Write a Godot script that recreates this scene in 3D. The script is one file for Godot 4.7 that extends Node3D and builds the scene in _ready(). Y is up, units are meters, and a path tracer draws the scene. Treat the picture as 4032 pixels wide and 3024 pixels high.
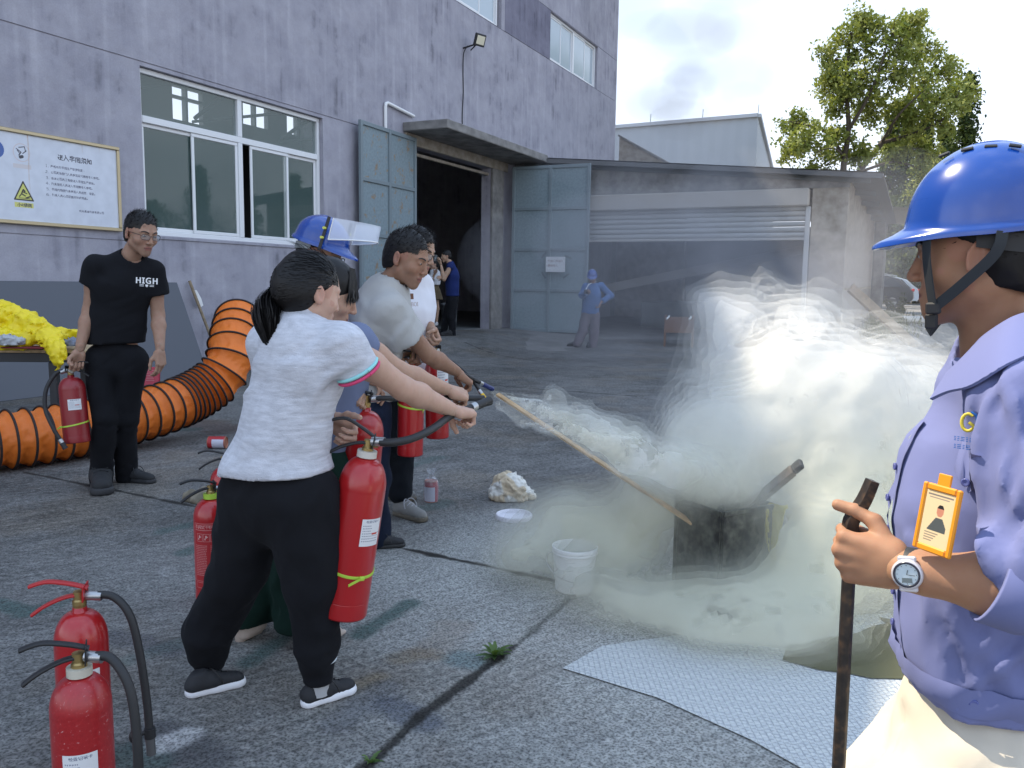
extends Node3D
# A fire drill in a factory yard: people aim powder extinguishers at a smoking steel bin beside a grey workshop.
# x runs to the right, -z away from the camera. W is the frame of the workshop wall: x along it, y up, z out of it.

var used := {}
var W := Transform3D(Basis(Vector3(0.43209, 0, -0.90183), Vector3.UP, Vector3(0.90183, 0, 0.43209)), Vector3(-5.64, 0, -9.7))
var rng := RandomNumberGenerator.new()
var M := {}

func _ready() -> void:
	var cam := Camera3D.new()
	cam.name = "camera"
	cam.fov = 49.63
	cam.near = 0.05
	cam.far = 900.0
	cam.position = Vector3(0, 1.32, 0)
	cam.rotation = Vector3(-0.11982, 0, 0.0145)
	add_child(cam)

	var env := Environment.new()
	env.background_mode = Environment.BG_SKY
	var sky := Sky.new()
	var sm := ProceduralSkyMaterial.new()
	sm.sky_top_color = Color(0.66, 0.76, 0.90)
	sm.sky_horizon_color = Color(0.95, 0.97, 1.0)
	sm.sky_curve = 0.22
	sm.ground_bottom_color = Color(0.35, 0.35, 0.35)
	sm.ground_horizon_color = Color(0.6, 0.62, 0.64)
	sm.sky_cover = clouds()
	sm.sky_cover_modulate = Color(1, 1, 1, 1)
	sky.sky_material = sm
	env.sky = sky
	env.tonemap_mode = Environment.TONE_MAPPER_LINEAR
	env.tonemap_exposure = EXPO
	env.volumetric_fog_enabled = true
	env.volumetric_fog_density = 0.0
	env.sdfgi_enabled = true
	env.ssao_enabled = true
	env.ssil_enabled = true
	var we := WorldEnvironment.new()
	we.name = "environment"
	we.environment = env
	add_child(we)

	var sun := DirectionalLight3D.new()
	sun.name = "sun"
	sun.light_color = Color(1.0, 0.95, 0.86)
	sun.light_energy = 1.35
	sun.light_angular_distance = 0.5
	sun.shadow_enabled = true
	var to := Vector3(-0.86, 0, -0.51).normalized() * cos(SUNEL) + Vector3.UP * sin(SUNEL)
	sun.look_at_from_position(to * 40.0, Vector3.ZERO)
	add_child(sun)

	rng.seed = 7
	materials()
	build_ground()
	build_workshop()
	build_shed()
	build_background()
	build_trees()
	build_yard_things()
	build_extinguishers()
	build_people()
	build_small_things()
	build_smoke()

const EXPO := 1.75
const SUNEL := 0.92

# thin bright cloud over a pale blue sky
func clouds() -> ImageTexture:
	var w := 512
	var h := 256
	var a := noise(1.3, 6, 11, 0.55)
	var im := Image.create_empty(w, h, false, Image.FORMAT_RGBA8)
	for y in h:
		var el := PI / 2 - PI * (y + 0.5) / h
		if el < -0.05: break
		for x in w:
			var az := TAU * x / w
			var d := Vector3(cos(el) * sin(az), sin(el) * 2.2, cos(el) * cos(az))
			var k := smoothstep(-0.05, 0.5, a.get_noise_3dv(d)) * smoothstep(-0.02, 0.2, el)
			im.set_pixel(x, y, Color(1, 1, 1, k * 0.35))
	return ImageTexture.create_from_image(im)


# ------------------------------------------------------------------ mesh building
class MB:
	var v := PackedVector3Array()
	var nm := PackedVector3Array()
	var c := PackedColorArray()
	var uv := PackedVector2Array()
	var ix := PackedInt32Array()
	var col := Color(1, 1, 1)

	func vert(p: Vector3, n: Vector3, t := Vector2.ZERO) -> int:
		v.push_back(p); nm.push_back(n); c.push_back(col); uv.push_back(t)
		return v.size() - 1

	# a flat convex polygon turned so that its front looks along out
	func face(pts: Array, out: Vector3, uvs: Array = []) -> void:
		var n: Vector3 = (pts[2] - pts[0]).cross(pts[1] - pts[0])
		if n.length() < 1e-12 and pts.size() > 3: n = (pts[3] - pts[0]).cross(pts[2] - pts[0])
		var flip := n.dot(out) < 0.0
		n = n.normalized() * (-1.0 if flip else 1.0)
		var b := v.size()
		for i in pts.size():
			vert(pts[i], n, uvs[i] if uvs.size() > i else Vector2.ZERO)
		for i in range(1, pts.size() - 1):
			if flip: ix.append_array([b, b + i + 1, b + i])
			else: ix.append_array([b, b + i, b + i + 1])

	func box(ctr: Vector3, size: Vector3, bev := 0.0, bs := Basis()) -> void:
		var h := size * 0.5
		bev = minf(bev, minf(h.x, minf(h.y, h.z)) * 0.9)
		var P := func(x: float, y: float, z: float) -> Vector3: return ctr + bs * Vector3(x, y, z)
		for ax in 3:
			for s in [-1.0, 1.0]:
				var u := (ax + 1) % 3
				var w := (ax + 2) % 3
				var q := []
				for k in [[-1, -1], [1, -1], [1, 1], [-1, 1]]:
					var p := Vector3.ZERO
					p[ax] = s * h[ax]; p[u] = k[0] * (h[u] - bev); p[w] = k[1] * (h[w] - bev)
					q.append(ctr + bs * p)
				var o := Vector3.ZERO
				o[ax] = s
				face(q, bs * o, [Vector2(0, 0), Vector2(1, 0), Vector2(1, 1), Vector2(0, 1)])
		if bev <= 0.0: return
		for ax in 3:
			var u := (ax + 1) % 3
			var w := (ax + 2) % 3
			for su in [-1.0, 1.0]:
				for sw in [-1.0, 1.0]:
					var q := []
					for k in [[-1, 0], [1, 0], [1, 1], [-1, 1]]:
						var p := Vector3.ZERO
						p[ax] = k[0] * (h[ax] - bev)
						p[u] = su * (h[u] - (bev if k[1] == 1 else 0.0))
						p[w] = sw * (h[w] - (0.0 if k[1] == 1 else bev))
						q.append(ctr + bs * p)
					var o := Vector3.ZERO
					o[u] = su; o[w] = sw
					face(q, bs * o)
		for sx in [-1.0, 1.0]:
			for sy in [-1.0, 1.0]:
				for sz in [-1.0, 1.0]:
					var q := [ctr + bs * Vector3(sx * h.x, sy * (h.y - bev), sz * (h.z - bev)), ctr + bs * Vector3(sx * (h.x - bev), sy * h.y, sz * (h.z - bev)), ctr + bs * Vector3(sx * (h.x - bev), sy * (h.y - bev), sz * h.z)]
					face(q, bs * Vector3(sx, sy, sz))

	# a box between two corners
	func bx(a: Vector3, b: Vector3, bev := 0.0) -> void:
		box((a + b) * 0.5, (b - a).abs(), bev)

	# a bar of rectangular section from a to b
	func bar(a: Vector3, b: Vector3, w: float, t: float, up := Vector3.UP, bev := 0.0) -> void:
		var z := (b - a).normalized()
		var x := up.cross(z)
		if x.length() < 0.01: x = Vector3.RIGHT.cross(z)
		x = x.normalized()
		var y := z.cross(x)
		box((a + b) * 0.5, Vector3(w, t, a.distance_to(b)), bev, Basis(x, y, z))

	# a smooth grid: rows of equal length; closed joins the last column to the first
	func grid(rows: Array, closed := false, uvs: Array = []) -> void:
		var R := rows.size()
		var C: int = rows[0].size()
		var b := v.size()
		for i in R:
			for j in C:
				var t: Vector2 = uvs[i][j] if uvs.size() else Vector2(float(j) / (C - (0 if closed else 1)), float(i) / maxi(R - 1, 1))
				vert(rows[i][j], Vector3.ZERO, t)
		var start := ix.size()
		for i in R - 1:
			for j in (C if closed else C - 1):
				var a := b + i * C + j
				var d := b + i * C + (j + 1) % C
				ix.append_array([a, d, d + C, a, d + C, a + C])
		_smooth(b, start)

	func _smooth(b: int, start: int) -> void:
		for k in range(start, ix.size(), 3):
			var p := v[ix[k]]
			var n := (v[ix[k + 2]] - p).cross(v[ix[k + 1]] - p)
			nm[ix[k]] += n; nm[ix[k + 1]] += n; nm[ix[k + 2]] += n
		for k in range(b, v.size()):
			nm[k] = nm[k].normalized() if nm[k].length_squared() > 1e-24 else Vector3.UP

	# profile of (radius, height), bottom first, around xf's y axis
	func lathe(prof: Array, sides: int, xf := Transform3D()) -> void:
		var rows := []
		for p in prof:
			var r := []
			for j in sides:
				var a := TAU * j / sides
				r.append(xf * Vector3(cos(a) * p.x, p.y, sin(a) * p.x))
			rows.append(r)
		grid(rows, true)

	# lathe with crisp rings: every point of the profile is doubled where marked by a sharp bend
	func lathe_hard(prof: Array, sides: int, xf := Transform3D()) -> void:
		for k in prof.size() - 1:
			lathe([prof[k], prof[k + 1]], sides, xf)

	func disc(ctr: Vector3, n: Vector3, r: float, sides := 20) -> void:
		var x := n.cross(Vector3.UP if absf(n.y) < 0.9 else Vector3.RIGHT).normalized()
		var y := n.cross(x).normalized()
		var pts := []
		for j in sides: pts.append(ctr + (x * cos(TAU * j / sides) + y * sin(TAU * j / sides)) * r)
		face(pts, n)

	func tube(pts: Array, rad, sides := 10, caps := true) -> void:
		var rows := []
		var x := Vector3.ZERO
		for i in pts.size():
			var d: Vector3 = (pts[mini(i + 1, pts.size() - 1)] - pts[maxi(i - 1, 0)]).normalized()
			if i == 0: x = d.cross(Vector3.UP if absf(d.y) < 0.9 else Vector3.RIGHT).normalized()
			x = (x - d * x.dot(d)).normalized()
			var y := d.cross(x)
			var r: float = rad[i] if rad is Array else rad
			var row := []
			for j in sides:
				var a := -TAU * j / sides
				row.append(pts[i] + (x * cos(a) + y * sin(a)) * r)
			rows.append(row)
		grid(rows, true)
		if caps:
			face(rows[0], pts[0] - pts[1])
			face(rows[-1], pts[-1] - pts[-2])

	func ball(ctr: Vector3, rad: Vector3, seg := 12, bs := Basis()) -> void:
		var prof := []
		for i in seg + 1:
			var a := -PI / 2 + PI * i / seg
			prof.append(Vector2(maxf(cos(a), 1e-4), sin(a)))
		lathe(prof, seg * 2, Transform3D(bs * Basis.from_scale(rad), ctr))

	func mesh() -> ArrayMesh:
		var a := []
		a.resize(Mesh.ARRAY_MAX)
		a[Mesh.ARRAY_VERTEX] = v; a[Mesh.ARRAY_NORMAL] = nm; a[Mesh.ARRAY_COLOR] = c; a[Mesh.ARRAY_TEX_UV] = uv; a[Mesh.ARRAY_INDEX] = ix
		var m := ArrayMesh.new()
		if ix.size(): m.add_surface_from_arrays(Mesh.PRIMITIVE_TRIANGLES, a)
		return m


# ------------------------------------------------------------------ distance fields
class Field:
	var lo: Vector3
	var n: Vector3i
	var h: float
	var f := PackedFloat32Array()

	func _init(a: Vector3, b: Vector3, hh: float) -> void:
		h = hh
		lo = a
		n = Vector3i(((b - a) / h).ceil()) + Vector3i(2, 2, 2)
		f.resize(n.x * n.y * n.z)
		f.fill(1.0)

	func rng(a: Vector3, b: Vector3) -> Array:
		var i := Vector3i(((a - lo) / h).floor()).clamp(Vector3i.ZERO, n - Vector3i.ONE)
		var j := Vector3i(((b - lo) / h).ceil()).clamp(Vector3i.ZERO, n - Vector3i.ONE)
		return [i, j]

	# tapered capsule, joined smoothly; flattened along dir by sf
	func cap(a: Vector3, b: Vector3, ra: float, rb: float, k := 0.02, dir := Vector3.ZERO, sf := 1.0, flat := false) -> void:
		var e := maxf(ra, rb) * maxf(1.0, 1.0 / sf) + k + 2.5 * h
		var g := rng(a.min(b) - Vector3.ONE * e, a.max(b) + Vector3.ONE * e)
		var i0: Vector3i = g[0]
		var i1: Vector3i = g[1]
		var ab := b - a
		var l2 := maxf(ab.length_squared(), 1e-9)
		var sq := sf != 1.0
		var dr := rb - ra
		var L := sqrt(l2)
		var un := ab / L
		for z in range(i0.z, i1.z + 1):
			for y in range(i0.y, i1.y + 1):
				var c := i0.x + n.x * (y + n.y * z)
				var pa := lo + Vector3(i0.x, y, z) * h - a
				for x in range(i0.x, i1.x + 1):
					var q := pa
					if sq: q += dir * (q.dot(dir) * (sf - 1.0))
					var t := clampf(q.dot(ab) / l2, 0.0, 1.0)
					var d := (q - ab * t).length() - ra - dr * t
					if flat: d = maxf(d, q.dot(un) - L)
					var o := f[c]
					if d - o < k:
						var m := 0.5 + 0.5 * (o - d) / k
						if m >= 1.0: f[c] = d
						else: f[c] = o + (d - o) * m - k * m * (1.0 - m)
					c += 1
					pa.x += h

	# ellipsoid in the frame bs; sub takes it away instead
	func ell(ctr: Vector3, r: Vector3, k := 0.01, bs := Basis(), sub := false) -> void:
		var e := maxf(r.x, maxf(r.y, r.z)) + k + 2.5 * h
		var g := rng(ctr - Vector3.ONE * e, ctr + Vector3.ONE * e)
		var i0: Vector3i = g[0]
		var i1: Vector3i = g[1]
		var inv := bs.transposed()
		var ir := Vector3.ONE / r
		var stepx := inv * Vector3(h, 0, 0)
		for z in range(i0.z, i1.z + 1):
			for y in range(i0.y, i1.y + 1):
				var c := i0.x + n.x * (y + n.y * z)
				var q := inv * (lo + Vector3(i0.x, y, z) * h - ctr)
				for x in range(i0.x, i1.x + 1):
					var u := q * ir
					var k0 := u.length()
					var k1 := (u * ir).length()
					var d := k0 * (k0 - 1.0) / maxf(k1, 1e-6)
					var o := f[c]
					if sub:
						d = -d
						if o - d < k:
							var m := 0.5 - 0.5 * (o - d) / k
							if m >= 1.0: f[c] = d
							else: f[c] = o + (d - o) * m + k * m * (1.0 - m)
					elif d - o < k:
						var m := 0.5 + 0.5 * (o - d) / k
						if m >= 1.0: f[c] = d
						else: f[c] = o + (d - o) * m - k * m * (1.0 - m)
					c += 1
					q += stepx

	# takes away what lies on the side that nrm points to
	func cut(p: Vector3, nrm: Vector3) -> void:
		nrm = nrm.normalized()
		for z in n.z:
			for y in n.y:
				var c := n.x * (y + n.y * z)
				var d := (lo + Vector3(0, y, z) * h - p).dot(nrm)
				var dx := nrm.x * h
				for x in n.x:
					if d > f[c]: f[c] = d
					c += 1
					d += dx

	func val(p: Vector3) -> float:
		var q := (p - lo) / h
		var i := Vector3i(q.floor()).clamp(Vector3i.ZERO, n - Vector3i(2, 2, 2))
		var t := q - Vector3(i)
		var c := i.x + n.x * (i.y + n.y * i.z)
		var sz := n.x * n.y
		return lerpf(lerpf(lerpf(f[c], f[c + 1], t.x), lerpf(f[c + n.x], f[c + n.x + 1], t.x), t.y), lerpf(lerpf(f[c + sz], f[c + sz + 1], t.x), lerpf(f[c + sz + n.x], f[c + sz + n.x + 1], t.x), t.y), t.z)

	# the nearest point where the field has the value iso
	func onto(p: Vector3, iso := 0.0) -> Vector3:
		for k in 6:
			var v := val(p) - iso
			if v > 0.5: return p
			var g := Vector3(val(p + Vector3(h, 0, 0)) - val(p - Vector3(h, 0, 0)), val(p + Vector3(0, h, 0)) - val(p - Vector3(0, h, 0)), val(p + Vector3(0, 0, h)) - val(p - Vector3(0, 0, h)))
			if absf(v) < 0.0015 or g.length() < 1e-6: return p
			p -= g.normalized() * clampf(v, -0.03, 0.03)
		return p

	# folds: n ridges or hollows of width w, strewn by spread round ctr, lying along dir
	func creases(sd: int, ctr: Vector3, dir: Vector3, len: float, spread: Vector3, k: int, w: float, amp: float) -> void:
		var r := RandomNumberGenerator.new()
		r.seed = sd
		for i in k:
			var c := ctr + Vector3(r.randf_range(-1, 1), r.randf_range(-1, 1), r.randf_range(-1, 1)) * spread
			var d := (dir.normalized() + Vector3(r.randfn(), r.randfn(), r.randfn()) * 0.22).normalized() * len * r.randf_range(0.6, 1.2) * 0.5
			c = onto(c)
			crease(onto(c - d), c, onto(c + d + Vector3(r.randfn(), r.randfn(), r.randfn()) * len * 0.08), w * r.randf_range(0.7, 1.4), amp * (1.0 if i % 2 else -0.8) * r.randf_range(0.6, 1.2))

	func crease(a: Vector3, m: Vector3, b: Vector3, w: float, amp: float) -> void:
		var e := Vector3.ONE * w * 2.2
		var g := rng(a.min(b).min(m) - e, a.max(b).max(m) + e)
		var i0: Vector3i = g[0]
		var i1: Vector3i = g[1]
		var u := m - a
		var v := b - m
		var lu := maxf(u.length_squared(), 1e-9)
		var lv := maxf(v.length_squared(), 1e-9)
		var iw := 1.0 / (w * w)
		for z in range(i0.z, i1.z + 1):
			for y in range(i0.y, i1.y + 1):
				var c := i0.x + n.x * (y + n.y * z) - 1
				for x in range(i0.x, i1.x + 1):
					c += 1
					if absf(f[c]) > 0.05: continue
					var p := lo + Vector3(x, y, z) * h
					var t := clampf((p - a).dot(u) / lu, 0.0, 1.0)
					var s := clampf((p - m).dot(v) / lv, 0.0, 1.0)
					var d1 := (p - a - u * t).length_squared()
					var d2 := (p - m - v * s).length_squared()
					var k := t * 0.5 if d1 < d2 else 0.5 + s * 0.5
					var d := minf(d1, d2) * iw
					if d < 4.5: f[c] -= amp * exp(-d) * sqrt(maxf(0.0, 4.0 * k * (1.0 - k)))

	# noise pushed into the surface
	func bump(nz: FastNoiseLite, amp: float, sc := Vector3.ONE, band := 0.03) -> void:
		for z in n.z:
			for y in n.y:
				var c := n.x * (y + n.y * z)
				for x in n.x:
					if absf(f[c]) < band:
						f[c] += nz.get_noise_3dv((lo + Vector3(x, y, z) * h) * sc) * amp
					c += 1

	func add_to(mb: MB, colfn = null, iso := 0.0, far := 4.0) -> void:
		var vid := PackedInt32Array()
		vid.resize(f.size())
		vid.fill(-1)
		var act := PackedInt32Array()
		var sx := 1
		var sy := n.x
		var sz := n.x * n.y
		var b0 := mb.v.size()
		var start := mb.ix.size()
		var lim := h * far
		for z in n.z - 1:
			for y in n.y - 1:
				var c := n.x * (y + n.y * z) - 1
				for x in n.x - 1:
					c += 1
					var f0 := f[c] - iso
					if f0 > lim or f0 < -lim: continue
					var f1 := f[c + 1] - iso
					var f2 := f[c + sy] - iso
					var f3 := f[c + sy + 1] - iso
					var f4 := f[c + sz] - iso
					var f5 := f[c + sz + 1] - iso
					var f6 := f[c + sz + sy] - iso
					var f7 := f[c + sz + sy + 1] - iso
					var m := int(f0 < 0) + int(f1 < 0) + int(f2 < 0) + int(f3 < 0) + int(f4 < 0) + int(f5 < 0) + int(f6 < 0) + int(f7 < 0)
					if m == 0 or m == 8: continue
					var a := Vector3.ZERO
					var w := 0
					if (f0 < 0) != (f1 < 0): a += Vector3(f0 / (f0 - f1), 0, 0); w += 1
					if (f2 < 0) != (f3 < 0): a += Vector3(f2 / (f2 - f3), 1, 0); w += 1
					if (f4 < 0) != (f5 < 0): a += Vector3(f4 / (f4 - f5), 0, 1); w += 1
					if (f6 < 0) != (f7 < 0): a += Vector3(f6 / (f6 - f7), 1, 1); w += 1
					if (f0 < 0) != (f2 < 0): a += Vector3(0, f0 / (f0 - f2), 0); w += 1
					if (f1 < 0) != (f3 < 0): a += Vector3(1, f1 / (f1 - f3), 0); w += 1
					if (f4 < 0) != (f6 < 0): a += Vector3(0, f4 / (f4 - f6), 1); w += 1
					if (f5 < 0) != (f7 < 0): a += Vector3(1, f5 / (f5 - f7), 1); w += 1
					if (f0 < 0) != (f4 < 0): a += Vector3(0, 0, f0 / (f0 - f4)); w += 1
					if (f1 < 0) != (f5 < 0): a += Vector3(1, 0, f1 / (f1 - f5)); w += 1
					if (f2 < 0) != (f6 < 0): a += Vector3(0, 1, f2 / (f2 - f6)); w += 1
					if (f3 < 0) != (f7 < 0): a += Vector3(1, 1, f3 / (f3 - f7)); w += 1
					var p := lo + (Vector3(x, y, z) + a / w) * h
					vid[c] = mb.v.size()
					if colfn: mb.col = (colfn as Callable).call(p)
					mb.vert(p, Vector3.ZERO)
					act.push_back(c)
		for c in act:
			var x := c % n.x
			var y := (c / n.x) % n.y
			var z := c / sz
			if x == 0 or y == 0 or z == 0: continue
			var ins := f[c] < iso
			if ins != (f[c + 1] < iso): _q(mb, ins, vid[c - sy - sz], vid[c - sz], vid[c], vid[c - sy])
			if ins != (f[c + sy] < iso): _q(mb, ins, vid[c - sz - 1], vid[c - 1], vid[c], vid[c - sz])
			if ins != (f[c + sz] < iso): _q(mb, ins, vid[c - 1 - sy], vid[c - sy], vid[c], vid[c - 1])
		mb._smooth(b0, start)

	func _q(mb: MB, ins: bool, a: int, b: int, c: int, d: int) -> void:
		if a < 0 or b < 0 or c < 0 or d < 0: return
		if ins: mb.ix.append_array([a, c, b, a, d, c])
		else: mb.ix.append_array([a, b, c, a, c, d])


static func V(x: float, y: float, z: float) -> Vector3:
	return Vector3(x, y, z)

# ------------------------------------------------------------------ naming and materials
func put(called: String, mb, material: Material, parent: Node = self, kind := "") -> MeshInstance3D:
	var o := MeshInstance3D.new()
	o.name = called
	o.mesh = mb.mesh() if mb is MB else mb
	o.material_override = material
	if kind: o.set_meta("kind", kind)
	add_numbered(parent, o)
	return o

func add_numbered(parent: Node, o: Node) -> void:
	var base: String = o.name
	var key := str(parent.get_instance_id()) + base
	var k: int = used.get(key, 0)
	used[key] = k + 1
	if k: o.name = "%s_%03d" % [base, k]
	parent.add_child(o, true)

func thing(called: String, label: String, category: String, at := Vector3.ZERO, group := "", bs := Basis()) -> Node3D:
	var o := Node3D.new()
	o.name = called
	o.transform = Transform3D(bs, at)
	tag(o, label, category, group)
	add_numbered(self, o)
	return o

func tag(o: Node, label: String, category: String, group := "") -> Node:
	o.set_meta("label", label)
	o.set_meta("category", category)
	if group: o.set_meta("group", group)
	return o

func mat(r: float, g: float, b: float, rough := 0.8, metal := 0.0, spec := 0.5) -> StandardMaterial3D:
	var m := StandardMaterial3D.new()
	m.albedo_color = Color(r, g, b).linear_to_srgb()
	m.roughness = rough
	m.metallic = metal
	m.metallic_specular = spec
	return m

func vmat(rough := 0.8, spec := 0.4) -> StandardMaterial3D:
	var m := StandardMaterial3D.new()
	m.vertex_color_use_as_albedo = true
	m.roughness = rough
	m.metallic_specular = spec
	return m

func noise(freq: float, oct := 4, sd := 1, gain := 0.5, type := FastNoiseLite.TYPE_SIMPLEX_SMOOTH) -> FastNoiseLite:
	var z := FastNoiseLite.new()
	z.seed = sd
	z.noise_type = type
	z.frequency = freq
	z.fractal_octaves = oct
	z.fractal_gain = gain
	return z

func ridged(freq: float, sd := 1, oct := 3) -> FastNoiseLite:
	var z := noise(freq, oct, sd, 0.45)
	z.fractal_type = FastNoiseLite.FRACTAL_RIDGED
	return z

func tri(m: StandardMaterial3D, sc: Vector3, world := false) -> StandardMaterial3D:
	m.uv1_triplanar = true
	m.uv1_world_triplanar = world
	m.uv1_scale = sc
	return m

func noise_tex(size: int, z: FastNoiseLite, ramp: Gradient = null, normal := false, strength := 4.0) -> NoiseTexture2D:
	var t := NoiseTexture2D.new()
	t.width = size
	t.height = size
	t.seamless = true
	t.noise = z
	t.as_normal_map = normal
	t.bump_strength = strength
	if ramp: t.color_ramp = ramp
	return t

func ramp(stops: Array) -> Gradient:
	var g := Gradient.new()
	var o := PackedFloat32Array()
	var c := PackedColorArray()
	for s in stops:
		o.push_back(s[0])
		c.push_back(s[1])
	g.offsets = o
	g.colors = c
	return g

func grey(x: float) -> Color:
	return Color(x, x, x)

# stops of linear colour -> gradient of sRGB
func lramp(stops: Array) -> Gradient:
	var q := []
	for s in stops: q.append([s[0], (s[1] as Color).linear_to_srgb()])
	return ramp(q)

func bez(a: Vector3, b: Vector3, c: Vector3, d: Vector3, k := 12) -> Array:
	var out := []
	for i in k + 1: out.append(a.bezier_interpolate(b, c, d, float(i) / k))
	return out

func curve(pts: Array, per := 6) -> Array:
	var out := []
	for i in pts.size() - 1:
		var p0: Vector3 = pts[maxi(i - 1, 0)]
		var p3: Vector3 = pts[mini(i + 2, pts.size() - 1)]
		for k in per: out.append((pts[i] as Vector3).cubic_interpolate(pts[i + 1], p0, p3, float(k) / per))
	out.append(pts[-1])
	return out

func frame(fwd: Vector3, up: Vector3) -> Basis:
	# z forward, y up, x to the left of one who faces z
	var z := fwd.normalized()
	var x := up.cross(z).normalized()
	return Basis(x, z.cross(x), z)

# ------------------------------------------------------------------ materials
func materials() -> void:
	M.plaster = tri(mat(1, 1, 1, 0.92, 0, 0.25), Vector3.ONE / 6.4)
	M.plaster.albedo_texture = plaster_tex(Color(0.305, 0.298, 0.345), Color(0.40, 0.39, 0.435), 5)
	M.plaster.normal_enabled = true
	M.plaster.normal_texture = noise_tex(512, noise(0.03, 5, 4), null, true, 3.0)
	M.plaster.normal_scale = 0.35
	M.concrete = tri(mat(1, 1, 1, 0.93, 0, 0.25), Vector3.ONE / 3.0)
	M.concrete.albedo_texture = noise_tex(512, noise(0.012, 6, 9, 0.6), lramp([[0.0, Color(0.15, 0.145, 0.14)], [0.5, Color(0.25, 0.24, 0.23)], [1.0, Color(0.36, 0.35, 0.33)]]))
	M.beige = tri(mat(1, 1, 1, 0.92, 0, 0.25), Vector3.ONE / 2.5)
	M.beige.albedo_texture = noise_tex(512, noise(0.014, 6, 19, 0.6), lramp([[0.0, Color(0.22, 0.19, 0.15)], [0.5, Color(0.33, 0.29, 0.24)], [1.0, Color(0.42, 0.38, 0.33)]]))
	M.dark = mat(0.04, 0.045, 0.05, 0.9)
	M.pvc = mat(0.74, 0.75, 0.76, 0.35)
	M.glass = mat(0.8, 0.9, 0.88, 0.02, 0, 0.5)
	M.glass.albedo_color = Color(0.45, 0.55, 0.53, 0.35)
	M.glass.transparency = BaseMaterial3D.TRANSPARENCY_ALPHA
	M.frost = mat(0.42, 0.5, 0.55, 0.12, 0, 0.6)
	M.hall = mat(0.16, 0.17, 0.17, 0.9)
	M.rustdoor = tri(mat(1, 1, 1, 0.6, 0.0, 0.4), V(0.55, 0.55, 0.55))
	M.rustdoor.albedo_texture = rust_tex(21, 0.60)
	M.door = tri(mat(1, 1, 1, 0.6, 0.0, 0.4), V(0.55, 0.55, 0.55))
	M.door.albedo_texture = rust_tex(35, 0.95)
	M.doorframe = mat(0.19, 0.235, 0.255, 0.55)
	M.black = mat(0.012, 0.012, 0.013, 0.5)
	M.rubber = mat(0.018, 0.018, 0.019, 0.55)
	M.steel = mat(0.45, 0.45, 0.45, 0.35, 0.9)
	M.weave = noise_tex(256, noise(0.25, 2, 41), null, true, 5.0)
	M.brass = mat(0.42, 0.30, 0.12, 0.4, 0.85)
	M.white = mat(0.78, 0.78, 0.77, 0.5)
	M.skin = vmat(0.55, 0.35)
	M.skin.subsurf_scatter_enabled = true
	M.skin.subsurf_scatter_strength = 0.12
	M.paint = vmat(0.5, 0.5)

# weathered lavender plaster: clouds, runs of water and dirt
func plaster_tex(a: Color, b: Color, sd: int) -> ImageTexture:
	var S := 1024
	var n1 := noise(0.006, 6, sd, 0.6).get_seamless_image(S, S).get_data()
	var n2 := noise(0.02, 4, sd + 1).get_seamless_image(S, S).get_data()
	var st := noise(0.03, 3, sd + 2).get_seamless_image(S, 64)
	st.resize(S, S, Image.INTERPOLATE_CUBIC)
	var n3 := st.get_data()
	var n4 := noise(0.25, 2, sd + 3).get_seamless_image(S, S).get_data()
	var out := PackedByteArray()
	out.resize(S * S * 3)
	var lut := PackedByteArray()
	lut.resize(4096)
	for i in 4096: lut[i] = int(clampf(Color(i / 4095.0, 0, 0).linear_to_srgb().r * 255.0, 0, 255))
	for i in S * S:
		var t := n1[i] / 255.0 * 0.75 + n2[i] / 255.0 * 0.25
		var s := n3[i] / 255.0
		var k := clampf((t - 0.25) * 1.9, 0.0, 1.0)
		k = k * 0.88 + clampf((s - 0.35) * 1.6, 0.0, 1.0) * 0.12
		var g := 0.93 + n4[i] / 255.0 * 0.14
		# runs of dirt in the darker clouds
		if s < 0.40 and t < 0.50: g *= 1.0 - (0.40 - s) * (0.50 - t) * 5.0
		var w := clampf((s - 0.62) * 3.0, 0.0, 1.0) * 0.045
		out[i * 3] = lut[int(clampf((lerpf(a.r, b.r, k) + w) * g, 0, 1) * 4095)]
		out[i * 3 + 1] = lut[int(clampf((lerpf(a.g, b.g, k) + w) * g, 0, 1) * 4095)]
		out[i * 3 + 2] = lut[int(clampf((lerpf(a.b, b.b, k) + w) * g, 0, 1) * 4095)]
	return ImageTexture.create_from_image(Image.create_from_data(S, S, false, Image.FORMAT_RGB8, out))

# blue-grey sheet steel with rust that starts where the noise passes the limit
func rust_tex(sd: int, limit: float) -> ImageTexture:
	var S := 512
	var n1 := noise(0.012, 5, sd, 0.6).get_seamless_image(S, S).get_data()
	var n2 := noise(0.05, 4, sd + 1).get_seamless_image(S, S).get_data()
	var out := PackedByteArray()
	out.resize(S * S * 3)
	for i in S * S:
		var t := n1[i] / 255.0
		var u := n2[i] / 255.0
		var base := Color(0.225, 0.285, 0.31) * (0.85 + 0.3 * u)
		var r := smoothstep(limit, limit + 0.16, t * 0.7 + u * 0.3)
		var rust := Color(0.23, 0.12, 0.05).lerp(Color(0.34, 0.24, 0.13), u)
		var q := base.lerp(rust, r * 0.8).linear_to_srgb()
		out[i * 3] = int(clampf(q.r, 0, 1) * 255)
		out[i * 3 + 1] = int(clampf(q.g, 0, 1) * 255)
		out[i * 3 + 2] = int(clampf(q.b, 0, 1) * 255)
	return ImageTexture.create_from_image(Image.create_from_data(S, S, false, Image.FORMAT_RGB8, out))

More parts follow.
